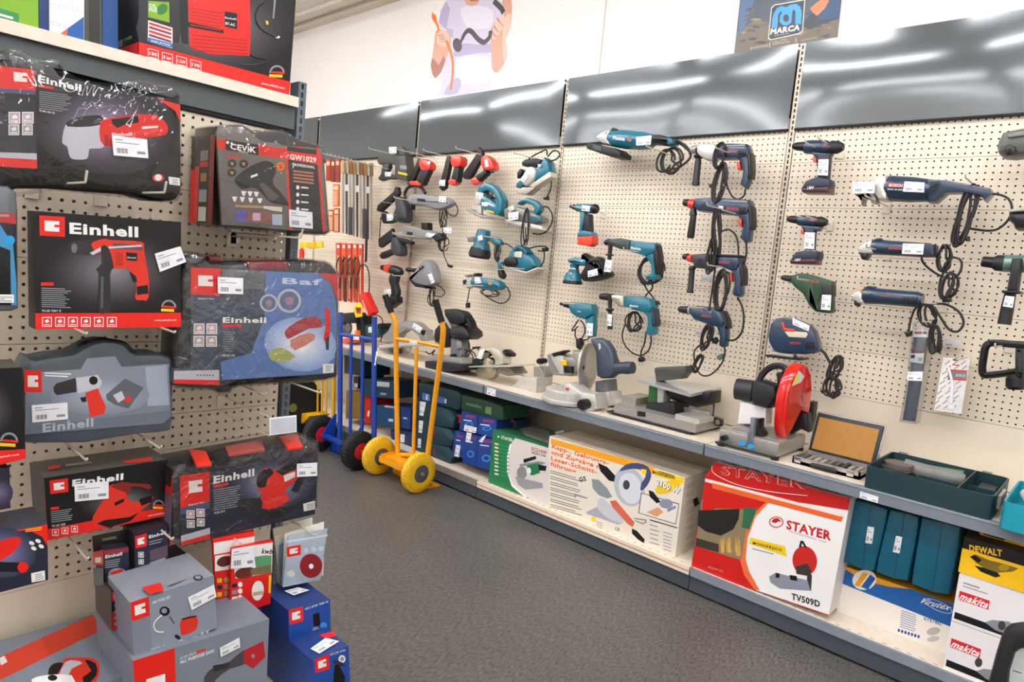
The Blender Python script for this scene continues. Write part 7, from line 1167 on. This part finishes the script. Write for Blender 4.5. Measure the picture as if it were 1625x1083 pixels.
# chop saw
K(1120, 560, 5.7)
t = thing('chop_saw', (1.5, -.3, SZ), 'chop saw with shiny red disc guard, black motor and silver base', 'saw')
b = MB(); bf = Fr((0, 0, .672), (1, 0, 0), (0, 1, 0), (0, 0, 1)); b.slabuv(bf, [(1.37, -.425), (1.62, -.425), (1.62, -.13), (1.37, -.13)], 0, .062, .008, M('B4B2AC', .28, .6)); b.box(1.40, 1.6, -.38, -.2, .734, .737, M('8A8880', .35, .5)); b.build('base', t)
b = MB(); b.tube([(1.365, -.44, .675), (1.62, -.44, .675)], .006, BLK, 8); [b.lathe((x, y, SZ), (x, y, .674), [(0, .016), (1, .016)], BLK) for x, y in ((1.38, -.42), (1.61, -.42), (1.38, -.15), (1.61, -.15))]; b.build('rubber_foot_rail', t)
b = MB(); b.tube([W3(WALL, 190, 765, .44), W3(WALL, 110, 822, .47)], .006, BLK2, 8); knob(b, WALL, (188, 765), 26, .42, .46, BLK); b.build('crank', t)
ops(MB(), [('s', '318,440 548,500 540,655 288,640', .20, .27, .003, M('E6E2E0', .45), 0)]).build('stand', t)
b = ops(MB(), [('s', '428,255 500,250 640,300 650,400 620,440 575,505 560,500 430,470 415,400', .20, .30, .02, BLK2, 0)]); b.lathe(W3(WALL, 262, 325, .26), W3(WALL, 440, 350, .24), [(0, .030), (.05, .044), (.12, .047), (.9, .047), (1, .04)], M('26282A', .5), 24); b.build('motor', t)
ops(MB(), [('c', '480,290 500,220 560,150 640,118 710,135 745,200', .26, .014, BLK2), ('s', '640,180 700,170 690,330 650,320', .22, .27, .006, BLK)]).build('handle', t)
FR = WALL.rot(*C(820, 450), .30, math.radians(78))
b = MB(); b.slab(FR, '860,103 910,125 938,200 945,330 930,470 915,552 848,522 790,640 735,745 705,775 690,700 695,560 712,400 750,260 800,160', -.055, .0, .012, M('D01A10', .18, 0, 'coat', .02), 1); b.slab(FR, '775,310 880,300 900,330 905,500 850,490 790,600 745,600 750,400', 0.0, .004, .002, M('B8201A', .3, 0, 'coat'), 0); b.poly(FR, '842,160 892,215 860,270 775,305 810,220', .004, M('D8D4CC', .3)); b.poly(FR, '815,200 838,190 828,265 790,290', .005, M('D8E020', .4)); b.poly(FR, '862,385 882,385 880,420 866,450', .004, DRED); b.build('disc_guard', t)
ops(MB(), [('s', '848,525 915,552 925,720 860,690 735,755 700,740', .16, .22, .006, BLK, 0), ('s', '935,440 980,452 965,600 925,725 905,700 930,560', .06, .12, .006, BLK, 0)]).build('spark_shield', t)
ops(MB(), [('s', '405,588 450,595 435,690 428,830 372,845 378,720 400,700', .40, .43, .003, M('8C949E', .3, .6), 0), ('s', '450,600 490,600 485,680 525,740 500,780 440,760', .34, .40, .006, BLK, 0), ('l', (480, 700), (590, 645), .33, [(0, 8), (1, 8)], SIL)]).build('vise', t)
b = MB(); [b.ell(WALL, c, 34, 22, .437, M('2A9AD8', .4)) for c in ((330, 820), (410, 848))]; b.build('blue_stickers', t)
# bit case
K(1080, 560, 2.9817)
t = thing('bit_case', (1.79, -.3, SZ), 'open aluminium case with brown lining and drill bits beside the chop saw', 'tool case')
b = MB(); x0, x1, y0, y1 = 1.668, 1.918, -.392, -.235; b.box(x0, x1, y0, y0+.006, SZ, .69, STEEL); b.box(x0, x1, y1-.006, y1, SZ, .69, STEEL); b.box(x0, x0+.006, y0, y1, SZ, .69, STEEL); b.box(x1-.006, x1, y0, y1, SZ, .69, STEEL); b.box(x0, x1, y0, y1, SZ, .675, BLK); b.build('base', t)
rn = random.Random(9)
for k in range(9): x = x0+.018+k*.025; b = MB(); b.box(x, x+.013, y0+.02+rn.uniform(0, .03), y1-.02-rn.uniform(0, .04), .675, .686, M(rn.choice(['C8C6C0', '6A6866', 'B8B09A', '8A8C90', '3A3A3A']), .3, .4)); b.build('bit', t)
b = MB(); b.lathe((1.74, y0-.010, .675), (1.84, y0-.010, .675), [(0, .004), (.1, .009), (.9, .009), (1, .004)], BLK, 12); b.build('handle', t)
for x in (1.69, 1.885): b = MB(); b.box(x-.012, x+.012, y0-.006, y0, .668, .688, CHROME); b.build('latch', t)
b = MB(); LF = Fr((0, y1, .690), (1, 0, 0), (0, .34, .94), (0, -.94, .34)); LU = [LF.uv(*C(x, y), 0) for x, y in ((640, 240), (975, 300), (930, 522), (588, 452))]
b.slabuv(LF, [(1.672, .005), (1.922, .005), (1.922, .165), (1.672, .165)], -.028, .0, .004, BLK2); b.slabuv(LF, [(1.684, .012), (1.91, .012), (1.91, .147), (1.684, .147)], 0, .002, 0, M('A87428', .6)); b.tube([LF.pt(u, v, -.014) for u, v in ((1.669, .005), (1.669, .168), (1.925, .168), (1.925, .005))], .006, STEEL, 8); b.build('lid', t)
# open dark green tray and teal case
def tray(name, label, x0, x1, y0, y1, z1, m, div=()):
    t = thing(name, ((x0+x1)/2, y0, SZ), label, 'tool case'); b = MB(); f = Fr((0, 0, SZ), (1, 0, 0), (0, 1, 0), (0, 0, 1)); h = z1-SZ; th = .006; R = .02
    def rr(a0, a1, c0, c1, r): return [(a0+r*(1-math.cos(q)) if i in (0, 3) else a1-r*(1-math.cos(q)), c) for i, q, c in []] or [(a0+r, c0), (a1-r, c0), (a1-r*.3, c0+r*.3), (a1, c0+r), (a1, c1-r), (a1-r*.3, c1-r*.3), (a1-r, c1), (a0+r, c1), (a0+r*.3, c1-r*.3), (a0, c1-r), (a0, c0+r), (a0+r*.3, c0+r*.3)]
    O = rr(x0, x1, y0, y1, R); I = rr(x0+th, x1-th, y0+th, y1-th, R-.003); n = len(O); V = [f.pt(a, c, 0) for a, c in O]+[f.pt(a, c, h) for a, c in O]+[f.pt(a, c, h) for a, c in I]+[f.pt(a, c, .012) for a, c in I]; F = [tuple(range(n))[::-1], tuple(range(3*n, 4*n))]
    for i in range(n): j = (i+1) % n; F += [(i, j, n+j, n+i), (n+i, n+j, 2*n+j, 2*n+i), (2*n+i, 2*n+j, 3*n+j, 3*n+i)]
    b.add(V, F, m)
    for q in div: b.box(*q, m)
    b.build('tray', t); return t
DG = M('16343A', .45); zt = W3(WALL, 865, 530, .475).z
t = tray('tool_case', 'open dark green plastic case holding a grey grinder, at the right of the shelf', 1.952, 2.335, -.475, -.12, zt, DG, ((2.09, 2.095, -.469, -.33, SZ+.012, zt-.02), (2.09, 2.23, -.335, -.33, SZ+.012, zt-.02), (2.23, 2.235, -.469, -.126, SZ+.012, zt), (2.235, 2.33, -.30, -.295, SZ+.012, zt-.02)))
for x, y in ((1.975, -.118), (2.25, -.118)): b = MB(); b.box(x, x+.03, y, y+.012, zt-.015, zt+.004, SILD); b.build('hinge', t)
b = MB(); b.box(2.337, 2.347, -.42, -.30, zt-.05, zt-.005, M('9A9A96', .3, .5)); b.build('latch', t)
g2 = thing('angle_grinder', (2.05, -.3, SZ+.013), 'grey angle grinder with discs lying inside the open dark green case', 'grinder')
b = MB(); z = zt-.025; b.lathe((2.215, -.2, z-.005), (2.02, -.2, z-.01), [(0, .02), (.1, .027), (.5, .028), (1, .034)], M('7A7A74', .45), 20); b.build('body', g2); b = MB(); b.lathe((2.0, -.26, z-.012), (2.0, -.26, z+.0), [(0, .055), (1, .055)], M('5A5A56', .4, .3), 28); b.lathe((2.005, -.24, z+.0), (2.005, -.24, z+.012), [(0, .05), (1, .05)], M('6A5E58', .5), 28); b.build('disc', g2); b = MB(); b.lathe((2.03, -.36, z-.01), (2.085, -.40, z), [(0, .018), (1, .022)], BLK, 16); b.build('handle', g2); b = MB(); b.lathe((2.05, -.16, z), (2.2, -.15, z+.01), [(0, .01), (1, .01)], M('4A7A5A', .45), 12); b.build('cord_sleeve', g2)
b = MB(); b.hexa([(2.26, -.28, SZ+.014), (2.31, -.28, SZ+.014), (2.31, -.16, SZ+.014), (2.26, -.16, SZ+.014), (2.26, -.28, zt-.03), (2.31, -.28, zt-.03), (2.31, -.16, zt-.03), (2.26, -.16, zt-.03)], M('2A2C2E', .45)); tagit(b.build('battery_pack'), 'black block in the right compartment of the open dark green case', 'battery')
TC = M('1490A2', .42); t = tray('tool_case', 'open bright teal plastic case cut by the right edge of the photo', 2.362, 2.62, -.53, -.14, zt+.005, TC, ((2.45, 2.455, -.52, -.15, SZ+.012, zt-.02),))
b = MB(); b.lathe((2.40, -.30, zt-.005), (2.43, -.42, zt-.003), [(0, .018), (.5, .02), (1, .014)], M('D8D2C4', .4), 16); tagit(b.build('auxiliary_grip'), 'pale round handle lying inside the bright teal case', 'tool')
# ---------------------------------------------------------------- hand trucks
def wheel(t, c, r, wd, tyre, hub, tread):
    b = MB(); c = Vector(c); a = c-Vector((wd/2, 0, 0)); e = c+Vector((wd/2, 0, 0)); b.lathe(a, e, [(0, r*.55), (.0, r*.72), (.12, r*.9), (.3, r*.985), (.5, r), (.7, r*.985), (.88, r*.9), (1, r*.72), (1, r*.55)], tyre, 40)
    for s in (-1, 1):
        for k in range(30):
            q = 2*math.pi*(k+(.25 if s > 0 else 0))/30; y, z = math.cos(q), math.sin(q); q2 = q+.12; x = s*wd*.18
            b.tube([(c.x+x, c.y+r*.985*y, c.z+r*.985*z), (c.x+s*wd*.40, c.y+r*.92*math.cos(q2), c.z+r*.92*math.sin(q2))], .0035, tread, 4)
    w_ = b.build('wheel', t)
    b = MB(); b.lathe(a-Vector((.004, 0, 0)), e+Vector((.004, 0, 0)), [(0, .012), (0, r*.3), (.08, r*.5), (.1, r*.55), (.9, r*.55), (.92, r*.5), (1, r*.3), (1, .012)], hub, 28); b.lathe(a-Vector((.01, 0, 0)), e+Vector((.01, 0, 0)), [(0, .010), (1, .010)], M('C8B040', .4, .4), 12); b.build('hub', w_)
YE = M('F2A30C', .3, 0, 'coat'); YT = M('E8B70E', .55); BL = M('0E3F9E', .3, 0, 'coat')
K(0, 0, 1)
t = thing('hand_truck', (-.45, -.65, 0), 'yellow hand truck with yellow tyres and black hand grips in the aisle', 'hand truck')
for x in (-.655, -.275): wheel(t, (x, -.665, .116), .116, .06, YT, M('5A5E60', .4, .3), M('D9A40A', .55))
L1 = [(631, 738, .60), (631, 716, .60), (629, 600, .63), (627.8, 516.5, .66), (621, 496.5, .675)]; L2 = [(612, 468, .70)]; R1 = [(677, 738, .60), (679.4, 717.6, .60), (692, 620, .62), (702.6, 536.4, .66), (701, 511.5, .675)]; R2 = [(691, 478, .70)]
b = MB(); r = .0155
for A in (L1+L2, R1+R2): b.tube(smooth2([tuple(P3(*q)) for q in A], 4, False), r, YE, 14)
b.tube([P3(655.5, 738, .60), P3(661, 551, .655)], .011, YE, 12); b.tube([P3(629, 538, .655), P3(664, 543, .655), P3(702, 551, .655)], .011, YE, 12); b.tube([P3(628, 722, .60), P3(681, 722, .60)], .012, YE, 10); b.build('frame', t)
for A, B in (((621, 496.5, .676), (611, 468, .704)), ((701, 511.5, .676), (690.5, 476, .704))): b = MB(); b.tube([P3(*A), P3(*B)], .0185, RUB, 14); b.build('hand_grip', t)
b = MB(); b.tube([(-.70, -.665, .116), (-.23, -.665, .116)], .010, STEEL, 10); b.box(-.60, -.33, -.70, -.58, .128, .136, YE); b.box(-.60, -.33, -.705, -.695, .10, .136, YE); b.box(-.59, -.58, -.70, -.57, .09, .15, YE); b.box(-.35, -.34, -.70, -.57, .09, .15, YE); b.build('axle', t)
b = MB(); b.box(-.62, -.28, -.578, -.57, .006, .15, YE); b.box(-.62, -.28, -.578, -.485, .002, .008, YE); b.build('toe_plate', t); plabel(t, WALL, '650,540 662,542 662,547 650,545', .668, 'sticker')
t = thing('hand_truck', (-1.0, -.72, 0), 'blue hand truck with black tyres and red hubs behind the yellow one', 'hand truck')
for x in (-1.235, -.79): wheel(t, (x, -.72, .122), .122, .07, RUB, M('C01428', .4), M('26272A', .7))
b = MB()
for x, yt, yb in ((540.5, 496, 712), (594.5, 503, 712)): b.tube([P3(x, yt, .66), P3(x-.5, 530, .66), P3(x-1, yb, .655)], .0165, BL, 14)
for x in (557.5, 575.8): b.tube([P3(x, 535, .66), P3(x-2, 712, .655)], .011, BL, 12)
b.tube([P3(541, 531, .66), P3(594.5, 540, .66)], .013, BL, 12); b.tube([P3(540, 706, .655), P3(594, 715, .655)], .014, BL, 12); b.build('frame', t)
b = MB(); b.tube([(-1.27, -.72, .122), (-.75, -.72, .122)], .010, STEEL, 10); bf = Fr((-1.16, 0, 0), (0, -1, 0), (0, 0, 1), (1, 0, 0))
for x in (-1.17, -.86): f = Fr((x, 0, 0), (0, -1, 0), (0, 0, 1), (1, 0, 0)); b.slabuv(f, [(.66, .06), (.74, .10), (.74, .14), (.66, .26), (.645, .26), (.645, .06)], -.004, .004, .001, BL)
b.box(-1.17, -.86, -.735, -.705, .112, .132, BL); b.build('axle', t)
b = MB(); b.box(-1.22, -.84, -.652, -.645, .006, .10, BL); b.box(-1.22, -.84, -.652, -.49, .002, .008, M('0B3280', .4)); b.build('toe_plate', t); plabel(t, WALL, '561,534 570,535 570,540 561,539', .68, 'sticker'); plabel(t, WALL, '597,558 599,558 596,580 594,580', .68, 'sticker')
# yellow trolley far behind, orange panel, black wheel
K(420, 560, 5.415)
t = thing('platform_trolley', W3(WALL, 400, 560, .60), 'yellow platform trolley with upright bars seen past the gondola end', 'trolley')
b = MB(); b.tube([P3(600, -60, .58), P3(594, 300, .57), P3(590, 575, .56)], .013, M('E8B010', .4), 12)
for x in (372, 402, 428, 458, 495, 532): b.tube([P3(x, 220, .58), P3(x-4, 520, .58)], .007, M('E8B010', .4), 8)
b.tube([P3(352, 225, .58), P3(600, 190, .58)], .009, M('E8B010', .4), 8); b.build('push_frame', t)
b = MB(); b.slab(WALL, '160,525 350,520 392,545 330,610 160,570', .52, .68, .004, M('E8B010', .4)); b.build('deck', t); b = MB(); c = P3(230, 470, .75); b.lathe(c-Vector((.02, 0, 0)), c+Vector((.02, 0, 0)), [(0, c.z*.7), (.1, c.z-.002), (.9, c.z-.002), (1, c.z*.7)], RUB, 28); b.lathe(c-Vector((.024, 0, 0)), c+Vector((.024, 0, 0)), [(0, .03), (1, .03)], M('7A7A3A', .5), 20); b.build('wheel', t)
b = MB(); b.slab(WALL, '250,300 348,290 350,560 262,560', .40, .46, .004, M('C85A20', .45)); tagit(b.build('storage_crate'), 'orange crate behind the yellow trolley bars', 'crate')
# black framed stand at the lower right corner
K(1400, 880, 5.333); t = thing('display_stand', W3(WALL, 1150, 1100, 1.25), 'black rounded frame with a pale panel cut by the lower right corner', 'display stand')
b = MB(); q = '880,1300 905,1060 960,850 1010,690 1040,640 1090,605 1180,592 1800,640 1800,760 1230,790 1165,800 1130,830 1080,980 1050,1300'; b.slab(WALL, q, 1.22, 1.26, .012, M('1C1C1E', .5), 0); b.build('frame', t)
b = MB(); b.slab(WALL, '1050,1300 1080,980 1135,830 1170,800 1800,760 1800,1300', 1.235, 1.245, 0, M('BFC6C2', .45)); b.poly(WALL, '1105,980 1180,1005 1178,1012 1104,988', 1.245, PK); b.build('panel', t)
b = MB(); p = W3(WALL, 1100, 1300, 1.24); b.box(p.x, p.x+.05, -1.26, -1.22, 0, p.z, M('1C1C1E', .5)); b.box(p.x-.1, p.x+.2, -1.36, -1.12, 0, .015, M('1C1C1E', .5)); b.build('foot', t)
for o in bpy.data.objects:
    if '_loc' in o: del o['_loc']
